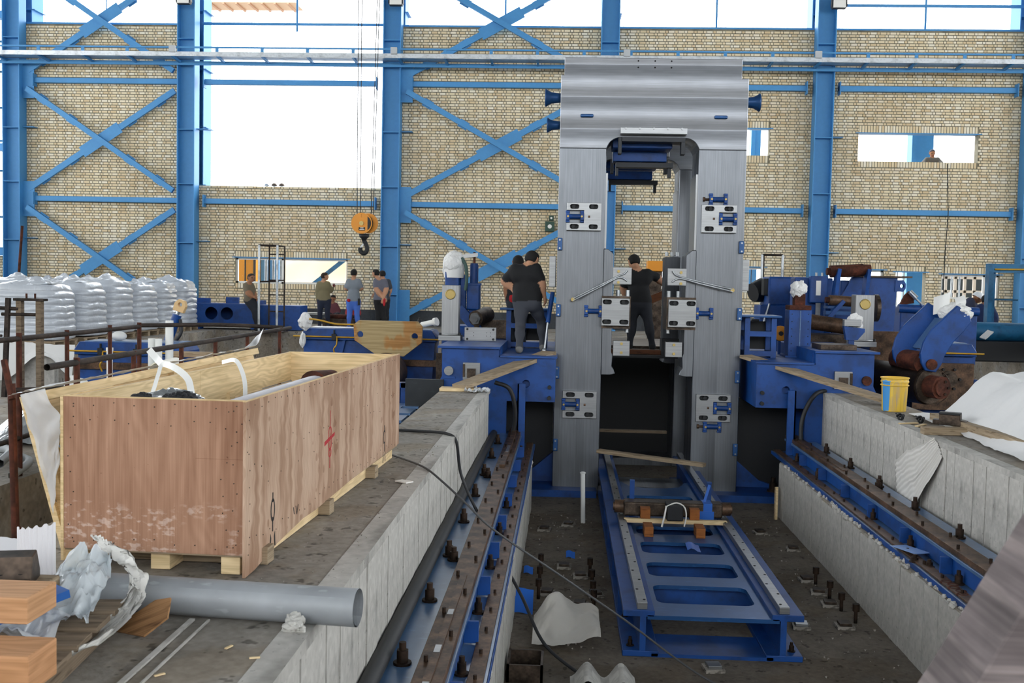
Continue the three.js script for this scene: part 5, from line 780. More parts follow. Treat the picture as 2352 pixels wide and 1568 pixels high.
// levelling gearboxes beyond the ledges
function gearbox(x, z, label, o = {}) {
  const t = thing('gearbox', label, 'gearbox', [x, 0, z]);
  const w = o.w || 1.1, h = o.h || 0.55;
  obj('lid', [ext([[-w, h - 0.12], [-w + 0.08, h], [w - 0.08, h], [w, h - 0.12], [w, h - 0.2], [-w, h - 0.2]], -0.6, 0.12, [], 0.01)], M.blue, t);
  obj('housing', [ext([[-w + 0.05, -0.75], [-w + 0.03, h - 0.2], [w - 0.03, h - 0.2], [w - 0.1, -0.75]], -0.55, 0.04)], M.blue, t); obj('deck', [box(-w + 0.12, w - 0.12, h, h + 0.012, -0.55, 0.0)], M.blueSheen, t);  // deck: paler lid top with the sky sheen in its colour
  obj('joint_face', [box(-w, w, -0.06, 0.05, -0.5, 0.1)], M.brownStrip, t);
  obj('oil_pipe', [rod([-w - 0.12, h - 0.14, 0.16], [w + 0.1, h - 0.15, 0.16], 0.014, 8)], M.yellowPipe, t);
  for (const q of [-0.5, 0.15]) obj('pipe_clamp', [rbox(q * w - 0.04, q * w + 0.04, h - 0.2, h - 0.09, 0.12, 0.18, 0.008), rbox(q * w - 0.012, q * w + 0.012, h - 0.09, h - 0.02, 0.13, 0.16, 0.004)], M.black, t);
  obj('oil_pipe', [tube([[-0.45 * w, h - 0.15, 0.17], [-0.46 * w, h - 0.28, 0.17], [-0.5 * w, h - 0.36, 0.17], [-0.48 * w, h - 0.46, 0.13]], 0.013, 16, 7)], M.yellowPipe, t); obj('rib', [ext([[-0.38 * w, h - 0.2], [-0.34 * w, h - 0.2], [-0.4 * w, 0.05], [-0.46 * w, 0.05]], 0.04, 0.1)], M.blue, t);
  obj('base', [rbox(-w, w, FLOOR, -0.75, -0.6, 0.1, 0.02)], M.blue, t);
  return t;
}
gearbox(-3.45, -18.3, 'blue gearbox with yellow oil pipe behind the tan octagonal plate', { w: 1.2, h: 0.57 }); gearbox(5.75, -17.2, 'blue gearbox with yellow oil pipe behind the curved arm at right', { w: 0.85, h: 0.6 });
gearbox(-6.85, -16.2, 'blue gearbox with yellow oil pipes in the side pit at left', { w: 0.88, h: 0.37 });
{
  const t = thing('crane_plate', 'tan octagonal steel plate with two round holes before the left gearbox', 'plate', [0, 0, 0]);
  T.tan = tex(256, 256, 1.2, (u, v) => { const a = tf(u, v, 3, 60, 3, 3), r = ss(0.5, 0.62, tf(u, v, 5, 3, 15, 4)), c = (a - 0.5) * 60; return [184 + c + r * 2, 164 + c - r * 26, 122 + c - r * 44]; });
  obj('plate', [ext([[-3.56, 0.68], [-3.47, 0.755], [-2.47, 0.755], [-2.39, 0.67], [-2.4, 0.4], [-2.7, 0.16], [-3.2, 0.2], [-3.54, 0.42]], -17.5, -17.42, [{ x: -3.445, y: 0.52, r: 0.06 }, { x: -2.52, y: 0.505, r: 0.06 }], 0.005)], mat('#eae4d8', 0.55, 0.2, { map: T.tan }), t);
  const r = thing('work_roll', 'large dark brown steel roll below the tan octagonal plate', 'roll', [-3.0, -0.12, -17]); obj('barrel', [rod([0, 0, -0.6], [0.05, 0, 0.6], 0.34, 36)], M.brownStrip, r); obj('neck', [rod([0.05, 0, 0.6], [0.06, 0, 1.0], 0.2, 28), rod([0, 0, -1], [0, 0, -0.6], 0.2, 28)], M.steelDark, r); obj('saddle', [rbox(-0.3, 0.3, FLOOR + 0.12, -0.25, 0.7, 0.9, 0.01), rbox(-0.3, 0.3, FLOOR + 0.12, -0.25, -0.9, -0.7, 0.01)], M.blue, r);
  for (const [x, y, z, n, m] of [[-3.2, 0.59, -18.4, 'flat wood piece', M.wood], [-2.95, 0.6, -18.45, 'short wood piece', M.woodOld]]) tag(obj('wood_offcut', [rbox(x - 0.14, x + 0.14, y - 0.01, y + 0.06, z - 0.06, z + 0.06, 0.005)], m), `${n} lying on the left gearbox lid behind the tan plate`, 'wood offcut');
  tag(obj('tube_stub', [rod([-2.55, 0.66, -18.5], [-2.3, 0.72, -18.35], 0.05, 14), rod([-2.31, 0.717, -18.355], [-2.26, 0.73, -18.33], 0.075, 14)], M.white), 'pale tube with flared white end lying on the left gearbox', 'tube'); tag(obj('spray_can', [rod([-2.62, 0.585, -18.7], [-2.62, 0.75, -18.7], 0.035, 12), rod([-2.62, 0.75, -18.7], [-2.62, 0.79, -18.7], 0.02, 10)], M.black), 'small black and white can standing on the left gearbox', 'can');
  bundle(-4.55, 0.7, -18.1, 0.11, 0.15, 0.1, 22, 'dirty white rag bundle hung on the left end of the left gearbox'); tag(obj('oil_pipe', [tube([[-4.6, 0.75, -18.05], [-4.3, 0.72, -18.05], [-4.0, 0.66, -18.05], [-3.6, 0.655, -18.05]], 0.016, 24, 8)], M.yellowPipe), 'yellow pipe leaning over the top of the left gearbox', 'pipe');
  bundle(-4.6, 0.37, -18.12, 0.05, 0.12, 0.06, 27, 'small white rag hanging under the yellow pipe of the left gearbox');
  const cb = thing('side_casing', 'tall blue casing at the right end of the left gearbox', 'casing', [-1.92, 0, -18.3]); obj('casing', [rbox(-0.22, 0.24, FLOOR, 0.68, -0.5, 0.3, 0.06)], M.blue, cb); obj('skirt', [box(-0.3, -0.02, -0.6, 0.2, 0.3, 0.34)], M.steelDark, cb);
}
{
  const t = thing('slotted_base', 'pale blue steel base plate with deep slots in the pit behind the crate', 'base plate', [-2.32, -0.35, -13.2]);
  const pts = [[-0.9, -1.45]]; for (let i = 0; i < 4; i++) { const y = -1.25 + i * 0.75; pts.push([0.3, y - 0.2], [0.3, y], [0.08, y], [0.08, y + 0.22], [0.3, y + 0.22]); } pts.push([0.3, 1.6], [-0.9, 1.6]);
  const holes = []; for (let i = 0; i < 4; i++) { const y = -1.25 + i * 0.75; holes.push([[-0.45, y], [-0.45, y + 0.22], [-0.12, y + 0.22], [-0.12, y]]); }
  obj('top_plate', [ext(pts, 0, 0.03, holes).rotateX(-Math.PI / 2)], M.blueSheen, t); obj('side_web', [box(0.05, 0.07, -0.9, 0, -1.6, 1.45), box(-0.9, 0.07, -0.9, 0, -1.6, -1.57), box(-0.9, 0.3, -0.3, 0, 1.4, 1.43)], M.blue, t); obj('foot', [box(-0.9, 0.3, FLOOR + 0.35, -0.9, -1.6, 1.45)], M.blue, t);
  tag(obj('black_plate', [rbox(-2.22, -1.68, -0.75, 0.06, -14.55, -14.5, 0.006)], mat('#33373b', 0.45, 0.5, { map: T.scuff })), 'dark steel plate standing behind the far end of the left ledge', 'plate');
  tag(obj('machine_frame', [box(-2.75, -2.68, FLOOR, -0.05, -15.1, -15), box(-2.36, -2.29, FLOOR, -0.05, -15.1, -15), box(-2.75, -2.29, -0.12, -0.05, -15.2, -15), box(-2.68, -2.36, -0.5, -0.45, -15.1, -15.05)], M.blue), 'small blue frame beside the dark plate behind the crate', 'frame');
}
// curved arm, shaft and drive at the right
{
  const t = thing('coiler_arm', 'curved blue steel arm rising from a dark shaft at right, its end wrapped in film', 'machine arm', [0, 0, 0]);
  const o = [[5.0, 0.42], [4.98, 0.55], [5.02, 0.72], [5.12, 0.9], [5.24, 1.02], [5.36, 1.14], [5.46, 1.24], [5.62, 1.15], [5.66, 1.02], [5.56, 0.88], [5.42, 0.72], [5.32, 0.55], [5.27, 0.4], [5.2, 0.3], [5.06, 0.32]];
  obj('arm_plate', [ext(o, -14.95, -14.88, [], 0.01)], M.blue, t); obj('arm_plate', [ext(o.map(([x, y]) => [x - 0.26, y + 0.03]), -15.35, -15.29, [], 0.01)], M.blue, t);
  obj('arm_web', [bar([5.0, 0.62, -15.1], [5.3, 1.05, -15.1], 0.34, 0.03, [-0.8, 0.55, 0]), bar([4.95, 0.5, -15.1], [5.12, 0.52, -15.1], 0.3, 0.03)], M.blueSheen, t);
  obj('pivot', [rod([5.13, 0.41, -15.5], [5.13, 0.41, -14.84], 0.075, 22), rod([4.85, 0.45, -15.5], [5.05, 0.43, -14.98], 0.15, 22)], M.rust, t);
  bundle(5.5, 1.13, -15.1, 0.2, 0.15, 0.22, 31, 'large white film wrap round the raised end of the curved arm'); tag(obj('film_flap', [sheet(8, 6, (u, v) => [5.22 + u * 0.24, 1.1 + v * 0.25 + u * 0.08, -15.15 + 0.05 * Math.sin(u * 4)])], M.whiteSheet), 'larger white film tail sticking up from the wrap on the curved arm', 'film'); tag(obj('film_flap', [sheet(8, 6, (u, v) => [5.52 + u * 0.14, 1.18 + v * 0.16 + 0.05 * u, -15.15 + 0.04 * Math.sin(v * 4)])], M.whiteSheet), 'smaller white film tail sticking up from the wrap on the curved arm', 'film');
  const s = thing('drive_shaft', 'thick dark steel shaft with stepped brown end under the curved arm', 'shaft', [0, 0, 0]); obj('barrel', [rod([4.55, 0.13, -16.2], [5.14, 0.1, -15.0], 0.27, 36)], mat('#3a322d', 0.45, 0.6, { map: T.rust }), s); obj('flange', [rod([5.14, 0.1, -15.0], [5.16, 0.099, -14.95], 0.25, 36), new THREE.TorusGeometry(0.255, 0.006, 6, 36).rotateY(-0.45).translate(5.16, 0.1, -14.95)], M.steelDark, s); obj('coupling', [rod([5.16, 0.099, -14.95], [5.24, 0.095, -14.75], 0.16, 30), rod([5.24, 0.095, -14.75], [5.25, 0.095, -14.73], 0.12, 24)], M.rust, s); obj('bearing', [rbox(4.4, 4.95, FLOOR, 0.0, -16.1, -15.7, 0.02)], M.blue, s);
  obj('bolt', [0, 1, 2, 3, 4, 5].map((i) => new THREE.CylinderGeometry(0.02, 0.02, 0.03, 6).rotateX(1.57).translate(5.245 + 0.09 * Math.cos(i * 1.047), 0.095 + 0.1 * Math.sin(i * 1.047), -14.74)), M.boltDark, s);
  const p = thing('guard_plate', 'large grey-brown steel guard plate behind the right steel post', 'plate', [0, 0, 0]); obj('plate', [ext([[4.75, 0.8], [5.5, 0.8], [5.35, 0.45], [5.05, 0.2], [4.85, 0.25], [4.75, 0.5]], -16.55, -16.5)], M.brownStrip, p); obj('stand', [box(4.8, 4.9, FLOOR, 0.4, -16.62, -16.55)], M.blue, p);
  const f = thing('flange_plate', 'brown steel plate with two round bolted flanges below the right gearbox', 'plate', [0, 0, 0]); obj('plate', [rbox(5.55, 6.5, -0.45, 0.3, -16.98, -16.9, 0.006)], M.brownStrip, f); for (const [x, y, r] of [[6.1, 0.05, 0.13], [5.68, 0.16, 0.1]]) { const q = obj('flange', [rod([x, y, -16.9], [x, y, -16.84], r, 24), rod([x, y, -16.84], [x, y, -16.78], r * 0.7, 24)], M.steelDark, f); for (let i = 0; i < 6; i++) obj('bolt', [rod([x + r * 1.35 * Math.cos(i * 1.05), y + r * 1.35 * Math.sin(i * 1.05), -16.9], [x + r * 1.35 * Math.cos(i * 1.05), y + r * 1.35 * Math.sin(i * 1.05), -16.85], 0.022, 6)], M.black, q); } obj('hinge', [rbox(6.5, 6.58, -0.2, 0.05, -17, -16.9, 0.02)], M.blue, f);
  const d = thing('recoiler_drum', 'blue machine body with rounded pipe-like top edge behind the film wrap', 'machine', [0, 0, 0]); obj('body', [rbox(6.6, 8.1, 0.0, 1.12, -22.2, -21, 0.03)], M.blue, d); obj('round_edge', [rod([6.55, 1.1, -20.98], [8.1, 1.06, -20.98], 0.085, 20), new THREE.TorusGeometry(0.09, 0.012, 6, 20).rotateY(1.57).translate(6.98, 1.09, -20.98)], M.blue, d); obj('link_plate', [ext([[6.62, 1.16], [6.72, 1.36], [6.8, 1.44], [6.88, 1.4], [6.9, 1.2]], -21.2, -21.12)], M.rust, d); obj('piston', [rod([6.83, 1.38, -21.1], [7.05, 1.15, -21], 0.02, 10), rod([6.8, 1.43, -21.1], [6.92, 1.3, -21.05], 0.05, 12)], M.galv, d);
  const tp = thing('air_duct', 'thick teal steel duct lying behind the curved arm at the right edge', 'duct', [0, 0, 0]); obj('pipe', [rod([7.6, 0.62, -22.6], [10.9, 0.62, -22.6], 0.2, 26)], M.teal, tp); obj('skid', [rbox(8.5, 10.9, 0.0, 0.43, -22.8, -22.3, 0.03)], M.black, tp); obj('flap', [bar([8.6, 0.5, -22], [8.8, 0.65, -22.1], 0.14, 0.02, [0, 1, 0.3])], M.white, tp);
  const fr = thing('steel_gantry', 'teal steel gantry frame at the right edge', 'gantry', [0, 0, 0]); obj('post', [box(9.07, 9.17, 0, 2.07, -23.2, -23.0), box(9.17, 9.27, 0, 2.07, -23.18, -23.14)], M.teal, fr); obj('post', [box(11.0, 11.1, 0, 2.07, -23.2, -23.0)], M.teal, fr); obj('beam', [box(9.17, 11.2, 1.88, 2.07, -23.18, -23.05)], M.teal, fr); obj('pipe_rail', [rod([9.2, 1.95, -23.03], [11.2, 1.97, -23.03], 0.02, 8)], M.yellowPipe, fr);
  const em = thing('control_cabinet', 'blue cabinet with dark sloping front at the far right edge', 'cabinet', [0, 0, 0]); obj('frame', [rbox(9.45, 10.8, 0.45, 0.62, -21.6, -20.9, 0.01), box(9.45, 9.56, 0.62, 1.85, -21.6, -20.9), box(9.45, 10.8, 1.7, 1.85, -21.6, -20.9)], M.blue, em); obj('panel', [box(9.5, 10.8, 0.6, 1.72, -21.5, -21.05)], M.black, em); obj('leg', [ext([[9.42, 0.05], [9.52, 0.05], [9.62, 0.45], [9.42, 0.45]], -21.2, -21.1)], M.black, em); obj('leg', [box(10.6, 10.7, 0, 0.45, -21.2, -21.1)], M.black, em);
  for (const y of [0.78, 1.3]) obj('rung', [rod([9.12, y, -23.21], [9.8, y, -23.24], 0.018, 8)], M.teal, fr);
}
// ---------------------------------------------------------------- left background: pallets, pipes, crane hook
function wrappedPallet(x, z, h, s, label) {
  const t = thing('wrapped_pallet', label, 'pallet of bags', [x, 0, z], rr(-0.05, 0.05), 'film wrapped pallets of bags');
  const layers = 8, W = 0.62, f = (u, v) => { const a = u * 6.28318, c = Math.cos(a), q = Math.sin(a), k = 1 / Math.pow(Math.abs(c) ** 5 + Math.abs(q) ** 5, 0.2); const b = 1 - 0.045 * (1 - Math.abs(Math.sin(v * layers * 3.1416)) ** 0.5) - 0.1 * ss(0.78, 1, v) + 0.05 * (1 - v) + 0.05 * fbm(c * 2 + s, v * 6, q * 2, 4); return [c * k * W * b, 0.16 + v * (h - 0.16) + 0.03 * fbm(c * 2 + s, q * 2, v * 2, 2), q * k * W * b]; };
  obj('bag_stack', [sheet(72, 48, f), sheet(48, 14, (u, v) => { const p = f(u, 1), r = 1 - v; return [p[0] * r, p[1] + 0.05 * Math.sin(v * 1.57) + 0.09 * fbm(p[0] * 4 * r + s, p[2] * 4 * r, 3, 4) * Math.min(1, v * 4), p[2] * r]; })], M.wrap, t);
  obj('film_tail', [sheet(24, 12, (u, v) => { const p = f(0.02 + u * 0.3, 1), w = 1 - v * 0.55; return [p[0] * w, p[1] + v * 0.16 * Math.abs(Math.sin(u * 3 + s)) + 0.04 * fbm(u * 6 + s, v * 4, 2), p[2] * w]; })], M.wrap, t);
  obj('pallet_deck', [box(-0.6, 0.6, 0.11, 0.14, -0.6, 0.6)], M.woodOld, t); for (const k of [-0.5, 0, 0.5]) obj('pallet_runner', [box(-0.6, 0.6, 0, 0.11, k - 0.06, k + 0.06)], M.woodOld, t);
}
M.wrap = phys('#c3c9d1', { roughness: 0.3, clearcoat: 0.7, clearcoatRoughness: 0.18, side: THREE.DoubleSide, bumpMap: T.crinkle, bumpScale: 0.006 });
['leftmost film wrapped pallet of bags behind the timber frame', 'second film wrapped pallet of bags from the left', 'third film wrapped pallet of bags from the left, with a raised film tail', 'fourth film wrapped pallet of bags from the left', 'fifth film wrapped pallet of bags from the left', 'farthest film wrapped pallet of bags, next to the blue column'].forEach((l, i) => wrappedPallet(-10.45 - 0.04 * i, -20.1 - i * 1.5, 1.22 + 0.05 * (i % 3), i * 3.7, l));
wrappedPallet(-12.0, -20.3, 1.25, 40, 'film wrapped pallet of bags at the left picture edge, second row'); wrappedPallet(-11.95, -22.2, 1.3, 44, 'film wrapped pallet of bags behind the second one, second row'); wrappedPallet(-12.0, -24.2, 1.3, 48, 'film wrapped pallet of bags deep in the second row');
{
  const t = thing('timber_prop', 'grey timber prop with two uprights before the wrapped pallets at left', 'prop', [0, 0, 0]);
  for (const x of [-8.05, -7.75]) obj('upright', [rbox(x - 0.04, x + 0.04, FLOOR, 1.02, -15.1, -15.0, 0.005)], M.woodGrey, t); obj('cap', [rbox(-8.12, -7.66, 1.02, 1.06, -15.12, -14.98, 0.005)], M.rebar, t); obj('pin', [rod([-7.95, 1.06, -15.05], [-7.95, 1.13, -15.05], 0.015, 6), rod([-7.82, 1.06, -15.05], [-7.82, 1.13, -15.05], 0.015, 6)], M.rust, t);
  const l = thing('scaffold_stand', 'dark tubular frame at the left picture edge', 'scaffold', [0, 0, 0]); obj('upright', [bar([-8.33, FLOOR, -15], [-8.2, 1.06, -15], 0.06, 0.06, [1, 0, 0])], M.rebar, l); obj('upright', [bar([-8.75, FLOOR, -15], [-8.6, 1.06, -15], 0.05, 0.05, [1, 0, 0])], M.rebar, l); obj('rung', [rod([-9.4, 0.95, -15.0], [-8.05, 0.9, -15.02], 0.028, 8), rod([-8.3, 0.82, -15], [-7.8, 0.82, -15.02], 0.025, 8), rod([-9.4, 0.5, -15], [-8.3, 0.5, -15], 0.02, 8)], M.rebar, l);
  crumpled('plastic_sheet', 'white plastic sheet hanging over the pit wall at left', 'plastic sheet', M.whiteSheet, (u, v) => [-10.9 + u * 1.75, 0.12 * Math.exp(-v * 5) - v * (0.35 + 0.25 * Math.sin(u * 7)) + 0.06 * fbm(u * 5, v * 4, 2), -19.08 + 0.14 * v + 0.05 * fbm(u * 8, v * 3, 7)], 40, 16);
  struct('wall_left', [box(-24, -9.58, FLOOR, 0.004, -19.3, -19.14)], M.concrete);
  tag(obj('foam_lump', [(() => { const g = new THREE.SphereGeometry(0.11, 14, 10); g.scale(1.1, 0.7, 1); return g.translate(-7.1, 0.46, -16.3); })()], M.whiteSheet), 'white foam lump on the lid of the gearbox in the side pit', 'foam');
  const c = thing('hydraulic_ram', 'slanted blue hydraulic ram with tan eye end beyond the white pipes', 'cylinder', [0, 0, 0]); obj('barrel', [rod([-6.66, 0.1, -17], [-6.42, 0.8, -17], 0.075, 18)], M.blue, c); obj('eye', [ext([[-0.09, -0.02], [0.09, -0.02], [0.1, 0.1], [0.05, 0.18], [-0.05, 0.18], [-0.1, 0.1]], -0.05, 0.05, [{ x: 0, y: 0.1, r: 0.035 }], 0.006).rotateZ(-0.33).translate(-6.39, 0.87, -17)], mat('#e0bb86', 0.6), c); obj('rod', [rod([-6.42, 0.8, -17], [-6.38, 0.9, -17], 0.03, 10)], M.galv, c); obj('hose', [tube([[-6.35, 0.72, -16.95], [-6.32, 0.5, -16.9], [-6.5, 0.25, -16.9], [-6.58, 0.05, -16.9]], 0.028, 20, 7)], M.rubber, c); obj('clevis', [rbox(-6.78, -6.56, -0.75, 0.14, -17.1, -16.9, 0.02)], M.blue, c);
  for (const [x, y, z, r, n] of [[-5.24, 0.63, -13, 0.044, 'left'], [-5.13, 0.63, -12.95, 0.044, 'middle'], [-5.03, 0.86, -13.05, 0.05, 'tallest']]) tag(obj('plastic_pipe', [rod([x, FLOOR, z], [x, y, z], r, 18)], M.pvc), `${n} of three white plastic pipes standing behind the railing`, 'pipe', 'white pipes behind the railing');
  tag(obj('plastic_pipe', [rod([-5.34, FLOOR, -12], [-5.34, 0.56, -12], 0.035, 14), rod([-5.34, 0.53, -12], [-5.34, 0.57, -12], 0.042, 14)], M.pvc), 'thin white plastic pipe with a collar standing before the side pit gearbox', 'pipe'); tag(obj('plastic_pipe', [rod([-5.82, FLOOR, -12.1], [-5.82, 0.22, -12.1], 0.04, 14)], M.pvc), 'short white pipe stub standing low behind the railing', 'pipe');
  const v = thing('duct_pipe', 'wide cream plastic pipe lying with its open end to the camera', 'pipe', [0, 0, 0]); obj('wall', [rod([-4.48, 0.36, -11.3], [-4.55, 0.36, -12.0], 0.115, 26, 0.115, true), rod([-4.48, 0.36, -11.3], [-4.55, 0.36, -12.0], 0.1, 26, 0.1, true)], mat('#e9e4d4', 0.5, 0, { side: THREE.DoubleSide }), v); obj('rim', [new THREE.RingGeometry(0.1, 0.115, 26).translate(-4.48, 0.36, -11.3)], mat('#efe9d8', 0.5, 0, { side: THREE.DoubleSide }), v); tag(obj('pipe_support', [box(-4.75, -4.25, 0, 0.245, -11.5, -11.4)], M.woodGrey), 'grey block under the wide cream pipe', 'block');
  const h = thing('saw_horse', 'dirty wooden saw horse with orange beam in the side pit', 'saw horse', [0, 0, 0]); obj('top', [rbox(-5.75, -5.1, 0.25, 0.33, -15.1, -14.98, 0.01)], M.woodOld, h); for (const [a, b] of [[-5.7, -5.75], [-5.15, -5.02]]) obj('leg', [bar([a, 0.26, -15.04], [b, FLOOR, -15.0], 0.08, 0.06, [0, 0, 1])], M.woodOld, h); tag(obj('orange_beam', [rbox(-5.75, -5.4, -0.12, 0.03, -15.3, -14.4, 0.01)], M.orange), 'orange painted beam under the saw horse', 'beam'); tag(obj('steel_support', [box(-5.65, -5.5, FLOOR, -0.12, -15.0, -14.8)], M.steelDark), 'dark support under the orange beam', 'support');
  tag(obj('dark_board', [rbox(-5.1, -4.6, -0.0, 0.035, -11.4, -11.0, 0.005)], M.woodGrey), 'dark board lying on the slab behind the railing', 'board');
  const bb = thing('bearing_chock', 'large blue steel box with two round openings below the left blue column', 'steel box', [-9.56, 0, -28.6]);
  obj('front', [ext([[-0.84, 0.13], [0.86, 0.13], [0.86, 0.68], [-0.84, 0.72]], -0.04, 0, [{ x: -0.28, y: 0.45, r: 0.175 }, { x: 0.16, y: 0.45, r: 0.175 }])], M.blue, bb); obj('shell', [box(-0.84, 0.86, 0.68, 0.72, -1.1, -0.04), box(-0.86, -0.82, 0.02, 0.72, -1.1, 0), box(0.84, 0.95, 0.02, 0.82, -1.1, 0.02), box(-0.84, 0.86, 0.1, 0.13, -1.1, 0), box(-0.84, 0.86, 0.1, 0.7, -1.12, -1.08)], M.blue, bb); for (const g of [box(-0.82, -0.46, 0.72, 0.86, -0.5, -0.4), box(0.0, 0.36, 0.72, 0.9, -0.5, -0.4), box(-0.86, -0.6, 0, 0.12, -0.3, 0)]) obj('lug', [g], M.blue, bb); obj('end_panel', [box(0.95, 2.2, 0.02, 0.7, -0.9, -0.1)], M.blue, bb);
  const tw = thing('scaffold_tower', 'narrow steel scaffold tower beside the blue box', 'scaffold', [-7.95, 0, -27.6]); for (const [x, z] of [[-0.25, 0], [0.24, 0], [-0.12, -0.5], [0.3, -0.5]]) obj('upright', [rod([x, 0, z], [x, 2.33, z], z ? 0.022 : 0.035, 8)], z ? M.rebar : M.galv, tw); for (const y of [0.55, 1.0, 1.4, 2.1, 2.32]) { obj('rung', [rod([-0.12, y, -0.5], [0.3, y, -0.5], 0.02, 6)], M.rebar, tw); } obj('top_bar', [rod([-0.27, 2.33, 0], [0.26, 2.33, 0], 0.022, 6), rod([0.24, 2.32, 0], [0.3, 2.32, -0.5], 0.02, 6), rod([-0.25, 2.32, 0], [-0.12, 2.32, -0.5], 0.02, 6), rod([-0.25, 1.35, 0], [0.26, 1.37, -0.1], 0.025, 6)], M.rebar, tw); obj('base', [box(-0.4, 0.4, 0, 0.02, -0.55, 0.1)], M.rebar, tw);
  const tw2 = thing('scaffold_tower', 'narrow steel scaffold frame rising behind the right hand motor', 'scaffold', [4.05, 0, -20.9]); for (const [x, z] of [[-0.2, 0], [0.2, 0], [-0.12, -0.3], [0.27, -0.3]]) obj('upright', [rod([x, 0, z], [x, 2.1, z], 0.024, 8)], z ? M.rebar : M.galv, tw2); for (const y of [1.6, 2.1]) obj('rung', [rod([-0.2, y, 0], [0.2, y, 0], 0.02, 6), rod([-0.12, y, -0.3], [0.27, y, -0.3], 0.02, 6)], M.rebar, tw2);
  const hk = thing('crane_hook', 'orange crane hook block hanging on thin cables before the brick wall', 'crane hook', [-5.12, 2.86, -26]);
  obj('sheave_cover', [rod([0, 0, 0.06], [0, 0, 0.1], 0.26, 36), rod([-0.02, 0.19, 0.04], [0.02, 0.19, 0.08], 0.06, 6)], M.orange, hk); obj('sheave_cover', [rod([0.13, 0.01, -0.12], [0.13, 0.01, -0.07], 0.25, 36)], M.orange, hk); obj('sheave', [rod([0.06, 0, -0.07], [0.02, 0, 0.06], 0.22, 30)], M.black, hk); obj('axle', [rod([0, 0, 0.1], [0, 0, 0.13], 0.055, 16)], M.brass, hk);
  obj('rating_plate', [box(-0.07, 0.09, -0.18, -0.1, 0.1, 0.106)], M.black, hk); obj('rating_text', [box(-0.03, 0.05, -0.125, -0.11, 0.106, 0.108), box(-0.05, 0.075, -0.165, -0.145, 0.106, 0.108)], M.white, hk);
  obj('yoke', [lathe([[0.001, 0.1], [0.13, 0.1], [0.12, 0.02], [0.07, -0.02], [0.05, -0.08], [0.001, -0.08]], 20).translate(0.05, -0.36, 0)], M.black, hk); obj('hook', [tube([[0.05, -0.42, 0], [0.1, -0.52, 0], [0.13, -0.62, 0], [0.1, -0.72, 0], [0.02, -0.74, 0], [-0.04, -0.68, 0], [-0.04, -0.6, 0]], 0.055, 30, 10)], M.black, hk); obj('safety_latch', [bar([-0.04, -0.6, 0], [0.06, -0.48, 0], 0.03, 0.012, [0, 0, 1])], M.galv, hk);
  for (const x of [-0.17, -0.08, 0.2, 0.26]) obj('hoist_cable', [rod([x * 0.9 + 0.02, 0.1, x > 0.1 ? -0.09 : 0.0], [x + (x > 0.1 ? 0.15 : -0.02), 9.6, x > 0.1 ? -0.09 : 0], 0.011, 6)], M.cable, hk);
  tag(obj('drop_cable', [tube([[11.95, 5.5, -33.95], [11.95, 4.2, -33.75], [11.95, 4, -33.7], [11.97, 2.5, -33.9], [12.0, 0.6, -33.9]], 0.014, 30, 6)], M.black), 'thin black cable hanging down the wall from the long high opening', 'cable'); tag(obj('drop_cable', [tube([[-17.9, 11, -32.5], [-18.0, 9.5, -32.4], [-18.15, 8, -32.4], [-18.25, 6.4, -32.4], [-18.4, 5, -32.5], [-18.5, 3.9, -32.6]], 0.02, 40, 6), tube([[-17.95, 11, -32.5], [-18.02, 9.5, -32.3], [-18.12, 8, -32.35], [-18.3, 6, -32.4]], 0.015, 30, 6)], M.black), 'black cables hanging in front of the leftmost blue column', 'cable');
  tag(obj('leaning_pipe', [rod([-17.9, 0, -33.2], [-17.75, 3.0, -33.35], 0.045, 8)], M.rust), 'rusty pipe leaning against the leftmost blue column', 'pipe');
  for (const [x0, x1, y] of [[-7.1, -6.6, 0.55]]) { const k = thing('work_bench', 'low pile of parts and boxes between the standing men', 'parts pile', [-6.7, 0, -30.85]); obj('bench', [box(-0.5, 0.6, 0.0, 0.3, -0.2, 0.15)], M.steelDark, k); obj('part', [rod([-0.4, 0.36, 0.1], [0.4, 0.36, 0.15], 0.07, 12)], M.rust, k); obj('part', [box(-0.2, 0.0, 0.3, 0.42, -0.2, 0)], M.black, k); obj('sheet_stack', [box(-1.2, -0.5, 0.4, 0.42, -0.3, 0), box(-1.15, -0.45, 0.44, 0.46, -0.3, 0)], M.white, k); obj('sheet_leg', [box(-1.0, -0.95, 0, 0.4, -0.2, -0.15)], M.rebar, k); }
  tag(obj('steel_strip', [box(-8.1, -6.4, 0.0, 0.03, -29.9, -29.4)], M.black), 'dark strip lying on the floor before the men', 'strip');
}
